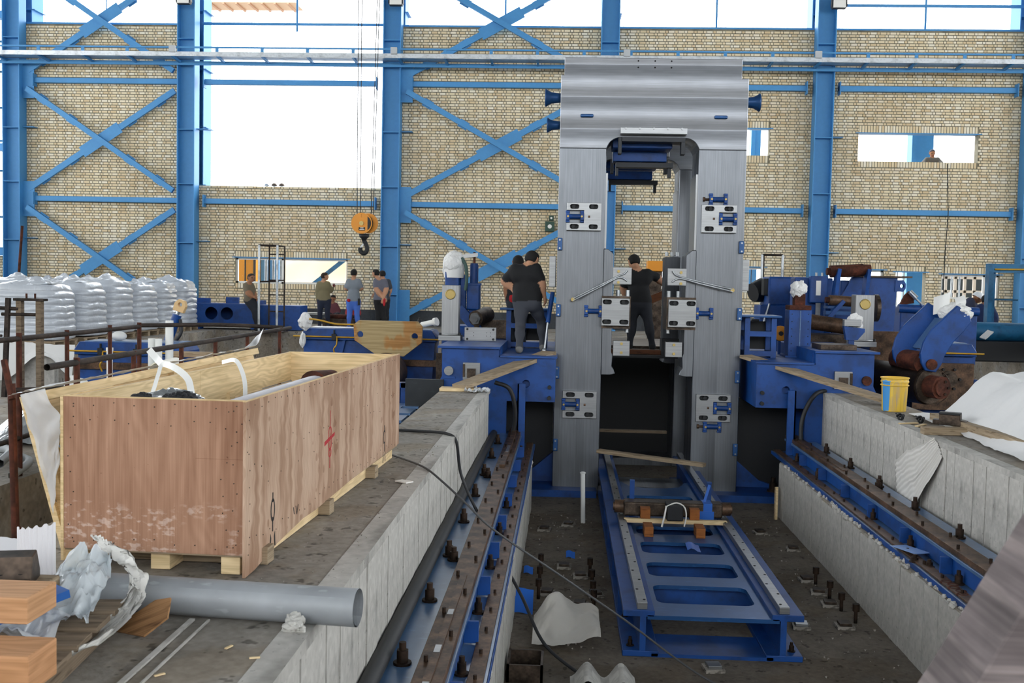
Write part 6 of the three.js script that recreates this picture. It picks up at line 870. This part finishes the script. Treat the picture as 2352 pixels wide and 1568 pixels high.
// small things round the stand
{
  const t = thing('roll_chock', 'dark steel roll chock standing in the right side of the mill window', 'roll chock', [1.63, 0, -16.35]);
  obj('block', [rbox(-0.12, 0.12, 0.62, 1.88, -0.25, 0.1, 0.01)], mat('#50545a', 0.45, 0.6, { map: T.millV }), t); obj('top_bolt', [-0.08, 0.0, 0.08].map((x) => rod([x, 1.9, -0.05], [x, 1.96, -0.05], 0.025, 8)), M.galv, t); obj('foot', [box(-0.13, 0.13, 0.36, 0.62, -0.25, 0.1)], M.black, t);
  const y = thing('yellow_machine', 'yellow machine box seen far through the mill window', 'machine', [2.05, 0, -24.2]); obj('box', [rbox(-0.2, 0.2, 1.78, 2.02, -0.3, 0.1, 0.02)], M.orange, y); obj('stand', [box(-0.15, 0.15, 0.04, 1.78, -0.2, 0)], M.steelDark, y);
  for (const [x0, x1, y0, y1, l] of [[-0.72, -0.42, 3.15, 3.47, 'larger'], [-0.6, -0.45, 3.5, 3.66, 'smaller']]) { const e = thing('electric_box', `${l} dark green electric box on the brick wall left of the mill stand`, 'electric box', [(x0 + x1) / 2, (y0 + y1) / 2, WZ + 0.08]); const w = (x1 - x0) / 2, h = (y1 - y0) / 2; obj('case', [rbox(-w, w, -h, h, -0.08, 0.06, 0.01)], mat('#2c4a3e', 0.6), e); obj('dial', [rod([0, 0, 0.06], [0, 0, 0.075], w * 0.45, 16)], M.white, e); }
  const r = thing('adjusting_strut', 'slim blue strut with chrome rod leaning beside the left mill post', 'strut', [0, 0, 0]); obj('barrel', [rod([-0.2, 1.3, -15.75], [-0.26, 0.85, -15.6], 0.035, 12)], M.blue, r); obj('rod', [rod([-0.26, 0.85, -15.6], [-0.3, 0.42, -15.5], 0.016, 10)], M.galv, r); obj('joint', [new THREE.SphereGeometry(0.035, 10, 8).translate(-0.3, 0.44, -15.5)], M.galv, r);
}
// ---------------------------------------------------------------- people: one continuous skin per person, meshed from a blended distance field
function fieldMesh(bones, cell, k, cut) {
  const lo = V(1e9, 1e9, 1e9), hi = V(-1e9, -1e9, -1e9);
  for (const b of bones) { const r = Math.max(b.r, b.s) + 0.03; for (const p of [b.a, b.b]) { lo.min(V(p[0] - r, p[1] - r, p[2] - r)); hi.max(V(p[0] + r, p[1] + r, p[2] + r)); } }
  const nx = Math.ceil((hi.x - lo.x) / cell) + 2, ny = Math.ceil((hi.y - lo.y) / cell) + 2, nz = Math.ceil((hi.z - lo.z) / cell) + 2, E = new Float32Array(nx * ny * nz);
  const dist = (b, x, y, z) => { const ax = b.a[0], ay = b.a[1], az = b.a[2], dx = b.b[0] - ax, dy = b.b[1] - ay, dz = b.b[2] - az, L = dx * dx + dy * dy + dz * dz || 1e-9; let t = ((x - ax) * dx + (y - ay) * dy + (z - az) * dz) / L; t = t < 0 ? 0 : t > 1 ? 1 : t; return Math.hypot(x - ax - t * dx, y - ay - t * dy, z - az - t * dz) - (b.r + t * (b.s - b.r)); };
  for (const b of bones) {
    const r = Math.max(b.r, b.s) + 4 / k, c = [0, 1, 2].map((i) => [Math.min(b.a[i], b.b[i]) - r, Math.max(b.a[i], b.b[i]) + r]);
    const I = [lo.x, lo.y, lo.z].map((o, i) => [Math.max(0, Math.floor((c[i][0] - o) / cell)), Math.min([nx, ny, nz][i] - 1, Math.ceil((c[i][1] - o) / cell))]);
    for (let z = I[2][0]; z <= I[2][1]; z++) for (let y = I[1][0]; y <= I[1][1]; y++) for (let x = I[0][0]; x <= I[0][1]; x++) { const d = dist(b, lo.x + x * cell, lo.y + y * cell, lo.z + z * cell); if (d < 4 / k) E[x + nx * (y + ny * z)] += Math.exp(-k * d); }
  }
  const F = E; for (let i = 0; i < F.length; i++) F[i] = F[i] > 1e-9 ? -Math.log(F[i]) / k : 0.1;
  if (cut) for (let z = 0, i = 0; z < nz; z++) for (let y = 0; y < ny; y++) for (let x = 0; x < nx; x++, i++) F[i] = Math.max(F[i], cut(lo.x + x * cell, lo.y + y * cell, lo.z + z * cell));
  const id = new Int32Array(F.length).fill(-1), pos = [], idx = [], o = [0, 1, nx, nx + 1, nx * ny, nx * ny + 1, nx * ny + nx, nx * ny + nx + 1], ed = [[0, 1], [2, 3], [4, 5], [6, 7], [0, 2], [1, 3], [4, 6], [5, 7], [0, 4], [1, 5], [2, 6], [3, 7]];
  for (let z = 0; z < nz - 1; z++) for (let y = 0; y < ny - 1; y++) for (let x = 0; x < nx - 1; x++) {
    const c = x + nx * (y + ny * z); let m = 0; for (let q = 0; q < 8; q++) if (F[c + o[q]] < 0) m++;
    if (m === 0 || m === 8) continue; let sx = 0, sy = 0, sz = 0, n = 0;
    for (const [p, q] of ed) { const f = F[c + o[p]], g = F[c + o[q]]; if ((f < 0) === (g < 0)) continue; const t = f / (f - g); sx += (p & 1) + t * ((q & 1) - (p & 1)); sy += ((p >> 1) & 1) + t * (((q >> 1) & 1) - ((p >> 1) & 1)); sz += (p >> 2) + t * ((q >> 2) - (p >> 2)); n++; }
    id[c] = pos.length / 3; pos.push(lo.x + (x + sx / n) * cell, lo.y + (y + sy / n) * cell, lo.z + (z + sz / n) * cell);
  }
  const q = (a, b, c, d, f) => { if (a < 0 || b < 0 || c < 0 || d < 0) return; if (f) idx.push(a, b, c, a, c, d); else idx.push(a, c, b, a, d, c); };
  for (let z = 1; z < nz - 1; z++) for (let y = 1; y < ny - 1; y++) for (let x = 1; x < nx - 1; x++) {
    const c = x + nx * (y + ny * z), s = F[c] < 0;
    if (s !== F[c + 1] < 0) q(id[c - nx - nx * ny], id[c - nx * ny], id[c], id[c - nx], s);
    if (s !== F[c + nx] < 0) q(id[c - 1 - nx * ny], id[c - 1], id[c], id[c - nx * ny], s);
    if (s !== F[c + nx * ny] < 0) q(id[c - 1 - nx], id[c - nx], id[c], id[c - 1], s);
  }
  const g = new THREE.BufferGeometry(); g.setAttribute('position', new THREE.Float32BufferAttribute(pos, 3)); g.setIndex(idx); g.computeVertexNormals();
  const col = new Float32Array(pos.length), C = new THREE.Color(); let pc = null;
  for (let i = 0; i < pos.length; i += 3) { let bd = 1e9, bc = bones[0].c; for (const b of bones) { const d = dist(b, pos[i], pos[i + 1], pos[i + 2]) - (b.w || 0); if (d < bd) { bd = d; bc = b.c; } } if (bc !== pc) { C.set(bc); pc = bc; } col[i] = C.r; col[i + 1] = C.g; col[i + 2] = C.b; }
  g.setAttribute('color', new THREE.BufferAttribute(col, 3)); g.setAttribute('uv', new THREE.BufferAttribute(new Float32Array(pos.length / 3 * 2), 2));
  g.userData.keepUv = true; return g;
}
const cloth = new THREE.MeshStandardMaterial({ vertexColors: true, roughness: 0.85 });
function person(label, J, c, o = {}) {
  const A = (k) => V(...J[k]), base = V((J.al[0] + J.ar[0]) / 2, o.ground ?? 0, (J.al[2] + J.ar[2]) / 2);
  const t = thing('person', label, 'person', base.toArray());
  const P = {}; for (const k of Object.keys(J)) P[k] = A(k).sub(base);
  const L = (v) => v.toArray(), mix = (a, b, u) => a.clone().lerp(b, u), bone = (a, b, r, s, col, w) => ({ a: L(a), b: L(b), r, s, c: col, w });
  const S = o.scale || 1, face = V(...(o.face || [0, 0, -1])).normalize(), up = V(0, 1, 0), bf = V(...(o.front || [0, 0, -1])).normalize();
  const hip = mix(P.hl, P.hr, 0.5), sh = mix(P.sl, P.sr, 0.5), wst = mix(hip, sh, 0.38), side = P.sr.clone().sub(P.sl).normalize(), hs = P.hr.clone().sub(P.hl).normalize(), B = [];
  const w = (q, k, r, col, d) => bone(q.clone().addScaledVector(d || side, -k), q.clone().addScaledVector(d || side, k), r, r, col);
  // torso
  const chest = mix(hip, sh, 0.78), tw = P.sr.distanceTo(P.sl) * 0.5;
  B.push(w(chest, Math.max(0.04, tw * 0.58), 0.108 * S, c.shirt), w(mix(hip, sh, 0.95), tw * 0.7, 0.066 * S, c.shirt), w(wst, tw * 0.42, 0.104 * S, c.shirt), w(mix(hip, sh, 0.13), tw * 0.5, 0.112 * S, c.shirt), bone(wst, chest, 0.1 * S, 0.1 * S, c.shirt), bone(hip, wst, 0.1 * S, 0.1 * S, c.shirt), w(hip.clone().addScaledVector(up, -0.03), tw * 0.45, 0.108 * S, c.pants, hs));
  // neck
  B.push(bone(mix(sh, P.neck, 0.3), mix(P.neck, P.head, 0.4), 0.062 * S, 0.055 * S, c.skin, -0.012));
  // arms
  for (const q of ['l', 'r']) {
    const s = P['s' + q], e = P['e' + q], h = P['w' + q], long = c.sleeve === 'long', m = mix(s, e, 0.72);
    B.push(bone(mix(s, sh, 0.15), m, 0.066 * S, 0.056 * S, c.shirt), bone(m, e, 0.047 * S, 0.043 * S, long ? c.shirt : c.skin), bone(e, mix(e, h, 0.35), 0.044 * S, 0.043 * S, long ? c.shirt : c.skin), bone(mix(e, h, 0.35), h, 0.043 * S, 0.029 * S, long ? c.shirt : c.skin));
    const H = P['h' + q], K = P['k' + q], N = P['a' + q], toe = N.clone().addScaledVector(bf, 0.16 * S).add(V(0, -0.045 * S, 0)), heel = N.clone().addScaledVector(bf, -0.04).add(V(0, -0.045 * S, 0));
    B.push(bone(H, mix(H, K, 0.5), 0.098 * S, 0.08 * S, c.pants), bone(mix(H, K, 0.5), K, 0.08 * S, 0.06 * S, c.pants), bone(K, mix(K, N, 0.35), 0.059 * S, 0.06 * S, c.pants), bone(mix(K, N, 0.35), N, 0.06 * S, 0.047 * S, c.pants), bone(heel, toe, 0.042 * S, 0.036 * S, c.shoe));
  }
  const geo = [fieldMesh(B, o.cell || 0.02, 38)];
  // head: skull, jaw, nose, brow, ears
  const hc = P.head, fs = face.clone().cross(up).normalize(), hu = fs.clone().cross(face).normalize(), at = (f, u, s) => hc.clone().addScaledVector(face, f * S).addScaledVector(hu, u * S).addScaledVector(fs, s * S), hb = [];
  hb.push(bone(at(-0.022, 0.03, 0), at(0.02, 0.035, 0), 0.082 * S, 0.078 * S, c.skin), bone(at(0.03, -0.02, -0.018), at(0.03, -0.02, 0.018), 0.062 * S, 0.062 * S, c.skin), bone(at(0.052, -0.078, -0.012), at(0.052, -0.078, 0.012), 0.034 * S, 0.034 * S, c.skin), bone(at(0.088, 0.01, 0), at(0.106, -0.022, 0), 0.009 * S, 0.014 * S, c.skin), bone(at(0.078, 0.028, -0.03), at(0.078, 0.028, 0.03), 0.016 * S, 0.016 * S, c.skin), bone(at(0.082, -0.054, -0.018), at(0.082, -0.054, 0.018), 0.012 * S, 0.012 * S, '#9a5d50'), bone(at(-0.005, -0.012, -0.084), at(-0.01, 0.018, -0.088), 0.012 * S, 0.016 * S, c.skin), bone(at(-0.005, -0.012, 0.084), at(-0.01, 0.018, 0.088), 0.012 * S, 0.016 * S, c.skin), bone(mix(P.neck, hc, 0.25), at(-0.02, -0.05, 0), 0.052 * S, 0.055 * S, c.skin), bone(at(0.084, 0.012, -0.033), at(0.085, 0.012, -0.026), 0.009 * S, 0.009 * S, '#2a1f1a'), bone(at(0.084, 0.012, 0.026), at(0.085, 0.012, 0.033), 0.009 * S, 0.009 * S, '#2a1f1a'));
  geo.push(fieldMesh(hb, 0.008, 90));
  // hands: palm, four fingers of different length, thumb from the side of the palm
  for (const q of ['l', 'r']) {
    if (o.noHand && o.noHand.includes(q)) continue;
    const d = P['w' + q].clone().sub(P['e' + q]).normalize(), pn = V(...(o['palm' + q] || [q === 'l' ? 1 : -1, 0, 0])); pn.addScaledVector(d, -pn.dot(d)).normalize();
    const ac = d.clone().cross(pn).normalize(), h0 = P['w' + q], g = c.glove && c.glove.includes(q) ? c.gloveColor : c.skin, hbn = [], pt = (f, a, n) => h0.clone().addScaledVector(d, f * S).addScaledVector(ac, a * S).addScaledVector(pn, n * S);
    hbn.push(bone(pt(-0.02, 0, 0), pt(0.02, 0, 0), 0.027 * S, 0.025 * S, g), bone(pt(0.025, -0.022, 0), pt(0.075, -0.03, 0.004), 0.018 * S, 0.015 * S, g), bone(pt(0.025, 0.02, 0), pt(0.08, 0.028, 0.004), 0.018 * S, 0.015 * S, g), bone(pt(0.03, 0, 0), pt(0.08, 0, 0.003), 0.018 * S, 0.016 * S, g));
    const th = o.thumb === -1 ? -1 : 1;
    [[-0.032, 0.062], [-0.011, 0.078], [0.011, 0.084], [0.032, 0.074]].forEach(([a, len]) => { a *= -th; hbn.push(bone(pt(0.078, a, 0.004), pt(0.078 + len * 0.5, a * 1.12, 0.014), 0.0098 * S, 0.009 * S, g), bone(pt(0.078 + len * 0.5, a * 1.12, 0.014), pt(0.078 + len * 0.88, a * 1.1, 0.04), 0.009 * S, 0.0075 * S, g)); });
    hbn.push(bone(pt(0.012, 0.024 * th, 0.008), pt(0.05, 0.052 * th, 0.026), 0.014 * S, 0.011 * S, g), bone(pt(0.05, 0.052 * th, 0.026), pt(0.082, 0.056 * th, 0.04), 0.011 * S, 0.0085 * S, g));
    geo.push(fieldMesh(hbn, 0.0055, 170));
  }
  const bm = obj('body', geo, cloth, t);
  if (c.hair) {
    const cap = [bone(at(-0.026, 0.032, 0), at(0.016, 0.042, 0), 0.094 * S, 0.089 * S, c.hair), bone(at(-0.05, -0.015, -0.02), at(-0.05, -0.015, 0.02), 0.06 * S, 0.06 * S, c.hair)];
    const f = face, u = hu;
    const hg = fieldMesh(cap, 0.009, 80, (x, y, z) => { const v = V(x, y, z).sub(hc), a = v.dot(f) / S, b = v.dot(u) / S, n = 0.006 * Math.sin(x * 150) * Math.sin(z * 140 + y * 90); return Math.max(a - 0.012 - Math.max(0, b - 0.02) * 1.25 + n, -0.055 - b + (a > -0.02 ? (a + 0.02) * 0.9 : 0)); });
    obj('hair', [hg], cloth, t);
  }
  return t;
}
const SK = '#b98a6c', SKD = '#9c6d50';
const JOINTS = {
  black_tee: {head: [-0.515, 1.784, -15.6], neck: [-0.578, 1.679, -15.6], sl: [-0.798, 1.643, -15.6], sr: [-0.422, 1.663, -15.6], el: [-0.917, 1.453, -15.7], er: [-0.378, 1.45, -15.6], wl: [-0.775, 1.325, -15.65], wr: [-0.323, 1.256, -15.65], hl: [-0.665, 1.159, -15.6], hr: [-0.489, 1.163, -15.6], kl: [-0.668, 0.777, -15.7], kr: [-0.354, 0.837, -15.7], al: [-0.664, 0.409, -15.5], ar: [-0.334, 0.483, -15.7]},
  window: {head: [1.117, 1.82, -17.5], neck: [1.193, 1.677, -17.5], sl: [1.021, 1.63, -17.5], sr: [1.381, 1.645, -17.5], el: [0.963, 1.397, -17.65], er: [1.521, 1.569, -17.6], wl: [1.033, 1.178, -17.75], wr: [1.644, 1.448, -17.8], hl: [1.12, 1.147, -17.5], hr: [1.308, 1.151, -17.5], kl: [1.119, 0.782, -17.55], kr: [1.39, 0.79, -17.5], al: [1.081, 0.456, -17.5], ar: [1.457, 0.465, -17.5]},
  olive: {head: [-7.1, 1.536, -30.5], neck: [-7.15, 1.369, -30.5], sl: [-7.293, 1.327, -30.5], sr: [-6.982, 1.334, -30.5], el: [-7.316, 1.083, -30.5], er: [-6.937, 1.116, -30.6], wl: [-7.313, 0.827, -30.5], wr: [-6.894, 1.233, -30.75], hl: [-7.21, 0.829, -30.5], hr: [-7.002, 0.833, -30.5], kl: [-7.232, 0.495, -30.5], kr: [-7.011, 0.499, -30.5], al: [-7.242, 0.212, -30.5], ar: [-6.982, 0.217, -30.5]},
  greytee: {head: [-6.194, 1.641, -30.3], neck: [-6.205, 1.476, -30.3], sl: [-6.371, 1.422, -30.3], sr: [-6.037, 1.429, -30.3], el: [-6.43, 1.204, -30.35], er: [-5.98, 1.214, -30.35], wl: [-6.379, 1.166, -30.6], wr: [-6.12, 1.172, -30.6], hl: [-6.299, 0.813, -30.3], hr: [-6.094, 0.817, -30.3], kl: [-6.308, 0.469, -30.3], kr: [-6.09, 0.473, -30.3], al: [-6.33, 0.175, -30.3], ar: [-6.06, 0.181, -30.3]},
  polo: {head: [-5.498, 1.651, -30.0], neck: [-5.433, 1.489, -30.0], sl: [-5.521, 1.437, -30.0], sr: [-5.204, 1.431, -30.0], el: [-5.461, 1.2, -29.9], er: [-5.158, 1.206, -29.9], wl: [-5.238, 0.955, -29.8], wr: [-5.222, 0.943, -29.78], hl: [-5.437, 0.873, -30.0], hr: [-5.272, 0.877, -30.0], kl: [-5.42, 0.571, -30.0], kr: [-5.255, 0.575, -30.0], al: [-5.403, 0.244, -30.0], ar: [-5.212, 0.248, -30.0]},
  behind: {head: [-5.449, 1.636, -30.8], neck: [-5.421, 1.495, -30.8], sl: [-5.525, 1.441, -30.8], sr: [-5.238, 1.434, -30.8], el: [-5.565, 1.195, -30.9], er: [-5.226, 1.202, -30.9], wl: [-5.739, 1.035, -31.0], wr: [-5.266, 0.993, -31.0], hl: [-5.491, 0.861, -30.8], hr: [-5.308, 0.865, -30.8], kl: [-5.486, 0.551, -30.8], kr: [-5.304, 0.555, -30.8], al: [-5.482, 0.241, -30.8], ar: [-5.287, 0.245, -30.8]},
  leaner: {head: [-8.627, 1.45, -28.3], neck: [-8.698, 1.305, -28.3], sl: [-8.783, 1.244, -28.3], sr: [-8.644, 1.247, -28.4], el: [-8.678, 1.044, -28.2], er: [-8.594, 1.044, -28.4], wl: [-8.505, 0.929, -28.15], wr: [-8.49, 0.928, -28.3], hl: [-8.707, 0.828, -28.3], hr: [-8.586, 0.83, -28.3], kl: [-8.505, 0.535, -28.2], kr: [-8.487, 0.533, -28.3], al: [-8.43, 0.179, -28.2], ar: [-8.387, 0.177, -28.3]},
  helmet: {head: [9.357, 1.324, -24.3], neck: [9.244, 1.262, -24.3], sl: [9.148, 1.261, -24.2], sr: [9.323, 1.202, -24.45], el: [9.227, 1.046, -24.18], er: [9.388, 1.045, -24.4], wl: [9.393, 0.951, -24.2], wr: [9.49, 0.949, -24.35], hl: [8.948, 0.94, -24.25], hr: [9.043, 0.918, -24.4], kl: [8.978, 0.683, -24.25], kr: [9.092, 0.68, -24.4], al: [8.969, 0.444, -24.25], ar: [9.083, 0.44, -24.4]},
  sitter: {head: [9.417, 1.27, -24.0], neck: [9.403, 1.152, -24.0], sl: [9.27, 1.11, -24.0], sr: [9.557, 1.116, -24.0], el: [9.184, 0.894, -23.95], er: [9.623, 0.904, -23.95], wl: [9.19, 0.732, -24.1], wr: [9.728, 0.764, -24.1], hl: [9.343, 0.759, -24.0], hr: [9.516, 0.763, -24.0], kl: [9.367, 0.65, -24.3], kr: [9.736, 0.658, -24.3], al: [9.398, 0.392, -24.3], ar: [9.728, 0.4, -24.3]},
  lookout: {head: [11.95, 6.016, -35.4], neck: [11.954, 5.902, -35.4], sl: [11.747, 5.814, -35.4], sr: [12.169, 5.82, -35.4], el: [11.635, 5.658, -35.3], er: [12.225, 5.667, -35.3], wl: [11.681, 5.636, -35.1], wr: [12.044, 5.641, -35.1], hl: [11.879, 5.331, -35.4], hr: [12.077, 5.334, -35.4], kl: [11.897, 4.903, -35.4], kr: [12.094, 4.906, -35.4], al: [11.912, 4.546, -35.4], ar: [12.109, 4.549, -35.4]},
  crouchA: {head: [-7.094, 0.883, -31.6], neck: [-7.106, 0.75, -31.6], sl: [-7.226, 0.681, -31.6], sr: [-6.984, 0.686, -31.6], el: [-7.264, 0.48, -31.6], er: [-6.915, 0.501, -31.6], wl: [-7.136, 0.316, -31.4], wr: [-6.949, 0.32, -31.4], hl: [-7.182, 0.309, -31.6], hr: [-7.02, 0.313, -31.6], kl: [-7.183, 0.398, -31.25], kr: [-6.864, 0.405, -31.25], al: [-7.183, 0.046, -31.5], ar: [-6.968, 0.051, -31.5]},
  crouchB: {head: [-6.463, 0.83, -31.6], neck: [-6.475, 0.697, -31.6], sl: [-6.621, 0.614, -31.6], sr: [-6.326, 0.62, -31.6], el: [-6.659, 0.427, -31.6], er: [-6.284, 0.435, -31.6], wl: [-6.535, 0.25, -31.4], wr: [-6.335, 0.254, -31.4], hl: [-6.55, 0.27, -31.6], hr: [-6.376, 0.274, -31.6], kl: [-6.558, 0.359, -31.25], kr: [-6.24, 0.366, -31.25], al: [-6.553, 0.034, -31.5], ar: [-6.339, 0.039, -31.5]},
  second: {head: [-0.782, 1.763, -16.9], neck: [-0.78, 1.658, -16.9], sl: [-0.906, 1.599, -16.9], sr: [-0.666, 1.604, -16.9], el: [-0.95, 1.359, -16.9], er: [-0.619, 1.366, -16.9], wl: [-0.949, 1.147, -16.95], wr: [-0.618, 1.154, -17.0], hl: [-0.847, 1.122, -16.9], hr: [-0.699, 1.125, -16.9], kl: [-0.839, 0.762, -16.9], kr: [-0.691, 0.766, -16.9], al: [-0.831, 0.374, -16.9], ar: [-0.683, 0.377, -16.9]},
};
for (const k of ['olive', 'greytee', 'polo', 'behind', 'leaner', 'helmet', 'sitter', 'crouchA', 'crouchB']) for (const q of ['l', 'r']) { const j = JOINTS[k]; j['a' + q][1] = 0.09; if (!/crouch|sitter|leaner/.test(k)) j['k' + q][1] = j['h' + q][1] * 0.55 + 0.02; }
{ const j = JOINTS.black_tee; j.al = [-0.66, 0.5, -15.2]; j.ar = [-0.33, 0.5, -15.85]; j.kl[2] = -15.55; j.kr[2] = -15.85; j.hl[2] = j.hr[2] = -15.6; }
for (const q of ['l', 'r']) { JOINTS.second['a' + q][1] = 0.5; JOINTS.window['a' + q][1] = 0.45; }
person('man in black T-shirt and dark grey trousers standing astride left of the mill stand', JOINTS.black_tee, { skin: SK, hair: '#15110f', shirt: '#101114', pants: '#3c3f47', shoe: '#6b6a68' }, { ground: 0.41, face: [0.45, -0.45, -0.8], cell: 0.014, scale: 1.02, palmr: [-1, 0, -0.3], palml: [0.3, 0, 1] });
person('man in black T-shirt bending to work inside the mill stand window', JOINTS.window, { skin: SK, hair: '#120f0e', shirt: '#0f1013', pants: '#23262d', shoe: '#1a1a1c' }, { ground: 0.36, face: [-0.3, -0.45, -0.85], cell: 0.014 });
person('man mostly hidden behind the man in black, dark glove on his hanging hand', JOINTS.second, { skin: SKD, hair: '#15110f', shirt: '#15161a', pants: '#2a3038', shoe: '#202022', glove: 'l', gloveColor: '#1d2124' }, { ground: 0.41, scale: 0.95 });
person('man in olive long sleeved top and navy trousers gesturing by the low window', JOINTS.olive, { skin: SK, hair: '#2c1e16', shirt: '#7a7154', pants: '#1f2638', shoe: '#55535a', sleeve: 'long', glove: 'lr', gloveColor: '#6e2430' }, { face: [0.9, 0, -0.4], scale: 0.95, palmr: [-1, 0, 0] });
person('man in grey T-shirt and bright blue work trousers seen from behind', JOINTS.greytee, { skin: SK, hair: '#14110f', shirt: '#7f8790', pants: '#4a72c8', shoe: '#30343a' }, { noHand: 'lr' });
person('man in grey-purple polo shirt holding his hands behind his back', JOINTS.polo, { skin: SK, hair: '#0f0d0d', shirt: '#62636f', pants: '#101114', shoe: '#141416' }, { face: [-0.85, 0, -0.5], front: [-0.6, 0, -0.8], scale: 0.97, palml: [0, 0, -1], palmr: [0, 0, -1] });
person('man with black hair hidden behind the man in the polo shirt', JOINTS.behind, { skin: SK, hair: '#0e0c0c', shirt: '#3c4048', pants: '#17191e', shoe: '#141416' }, { face: [-0.6, 0, -0.8], scale: 0.95 });
person('man in olive T-shirt leaning on the blue box beside the scaffold tower', JOINTS.leaner, { skin: SKD, hair: '#2a211c', shirt: '#6b6150', pants: '#23272f', shoe: '#2a2a2c' }, { face: [0.75, -0.05, 0.6], front: [0.9, 0, 0.2], scale: 0.95 });
const hm = person('man in navy overalls and white helmet stooping behind the teal gantry post', JOINTS.helmet, { skin: SKD, hair: null, shirt: '#3d4258', pants: '#2c3146', shoe: '#202226', sleeve: 'long' }, { face: [0.75, -0.6, 0.1], front: [1, 0, 0.1], scale: 0.95 });
{ const h = V(...JOINTS.helmet.head).sub(hm.position), g = new THREE.SphereGeometry(0.125, 24, 12, 0, 6.2832, 0, 1.75).scale(1.05, 1, 0.95).rotateZ(-0.55).translate(h.x, h.y + 0.02, h.z); obj('helmet', [g, new THREE.CylinderGeometry(0.13, 0.14, 0.01, 24, 1, true).scale(1.2, 1, 1).rotateZ(-0.55).translate(h.x + 0.02, h.y - 0.01, h.z)], mat('#eef0f2', 0.35, 0, { side: THREE.DoubleSide }), hm); }
person('man in dark navy overalls sitting behind the teal gantry post', JOINTS.sitter, { skin: SKD, hair: '#14110f', shirt: '#20305a', pants: '#1b2748', shoe: '#1a1a1c', sleeve: 'long' }, { face: [0.3, -0.3, -0.9] });
tag(obj('seat_box', [rbox(9.2, 9.66, 0, 0.6, -24.2, -23.8, 0.02)], M.black), 'dark box under the sitting man in navy', 'box');
person('person in a cap looking in through the long high opening', JOINTS.lookout, { skin: SKD, hair: '#3a3c46', shirt: '#5a5650', pants: '#34363c', shoe: '#222222', sleeve: 'long' }, { ground: 4.46, face: [0, -0.2, 1], front: [0, 0, 1] });
{ const t = thing('scaffold_platform', 'scaffold platform outside under the person in the high opening', 'scaffold'); obj('deck', [box(11, 13, 4.4, 4.455, -35.9, -35.0)], M.woodOld, t); for (const x of [11.1, 12.9]) obj('upright', [rod([x, -0.05, -35.8], [x, 4.4, -35.8], 0.03, 8)], M.galv, t); for (const x of [11.1, 12.9]) obj('upright', [rod([x, -0.05, -35.1], [x, 4.4, -35.1], 0.03, 8)], M.galv, t); }
person('crouching person in dark red checked shirt behind the man in olive', JOINTS.crouchA, { skin: SKD, hair: '#1a1513', shirt: '#6d3d44', pants: '#2b2d34', shoe: '#1c1c1e', sleeve: 'long' }, { face: [0, -0.4, 1], front: [0, 0, 1], scale: 0.85 });
person('crouching person in red checked shirt between the legs of the man in blue trousers', JOINTS.crouchB, { skin: SKD, hair: '#1a1513', shirt: '#a03a40', pants: '#2b2d34', shoe: '#1c1c1e', sleeve: 'long' }, { face: [0, -0.4, 1], front: [0, 0, 1], scale: 0.85 });
// things the men carry
const rag = (x, y, z, sx, sy, s, label) => { const g = new THREE.IcosahedronGeometry(1, 6), p = g.attributes.position; for (let i = 0; i < p.count; i++) { const a = V().fromBufferAttribute(p, i), k = 1 + 0.5 * fbm(a.x * 2 + s, a.y * 2, a.z * 2, 3); p.setXYZ(i, a.x * k * sx, a.y * k * sy, a.z * k * 0.03); } g.computeVertexNormals(); tag(obj('work_glove', [g.translate(x, y, z)], mat('#b01f28', 0.85)), label, 'gloves'); };
rag(-6.31, 0.86, -30.15, 0.05, 0.045, 1, 'red glove tucked at the belt of the man in blue trousers'); rag(-5.2, 0.84, -29.75, 0.04, 0.1, 4, 'red gloves held behind his back by the man in the polo'); rag(-0.83, 1.18, -16.75, 0.07, 0.07, 7, 'red gloves hanging beside the man in black');
tag(obj('belt_pouch', [rbox(-6.05, -5.99, 0.72, 0.92, -30.25, -30.15, 0.02)], M.black), 'black pouch on the right hip of the man in blue trousers', 'pouch');
tag(obj('wood_plank', [bar([1.28, 1.12, -17.95], [1.72, 1.32, -17.95], 0.05, 0.13)], mat('#8a5a38', 0.8, 0, { map: T.woodOld })), 'brown plank held by the man working in the mill window', 'plank');
scene.traverse((o) => { if (o.isMesh) { o.castShadow = o.receiveShadow = true; } });
renderer.render(scene, camera);
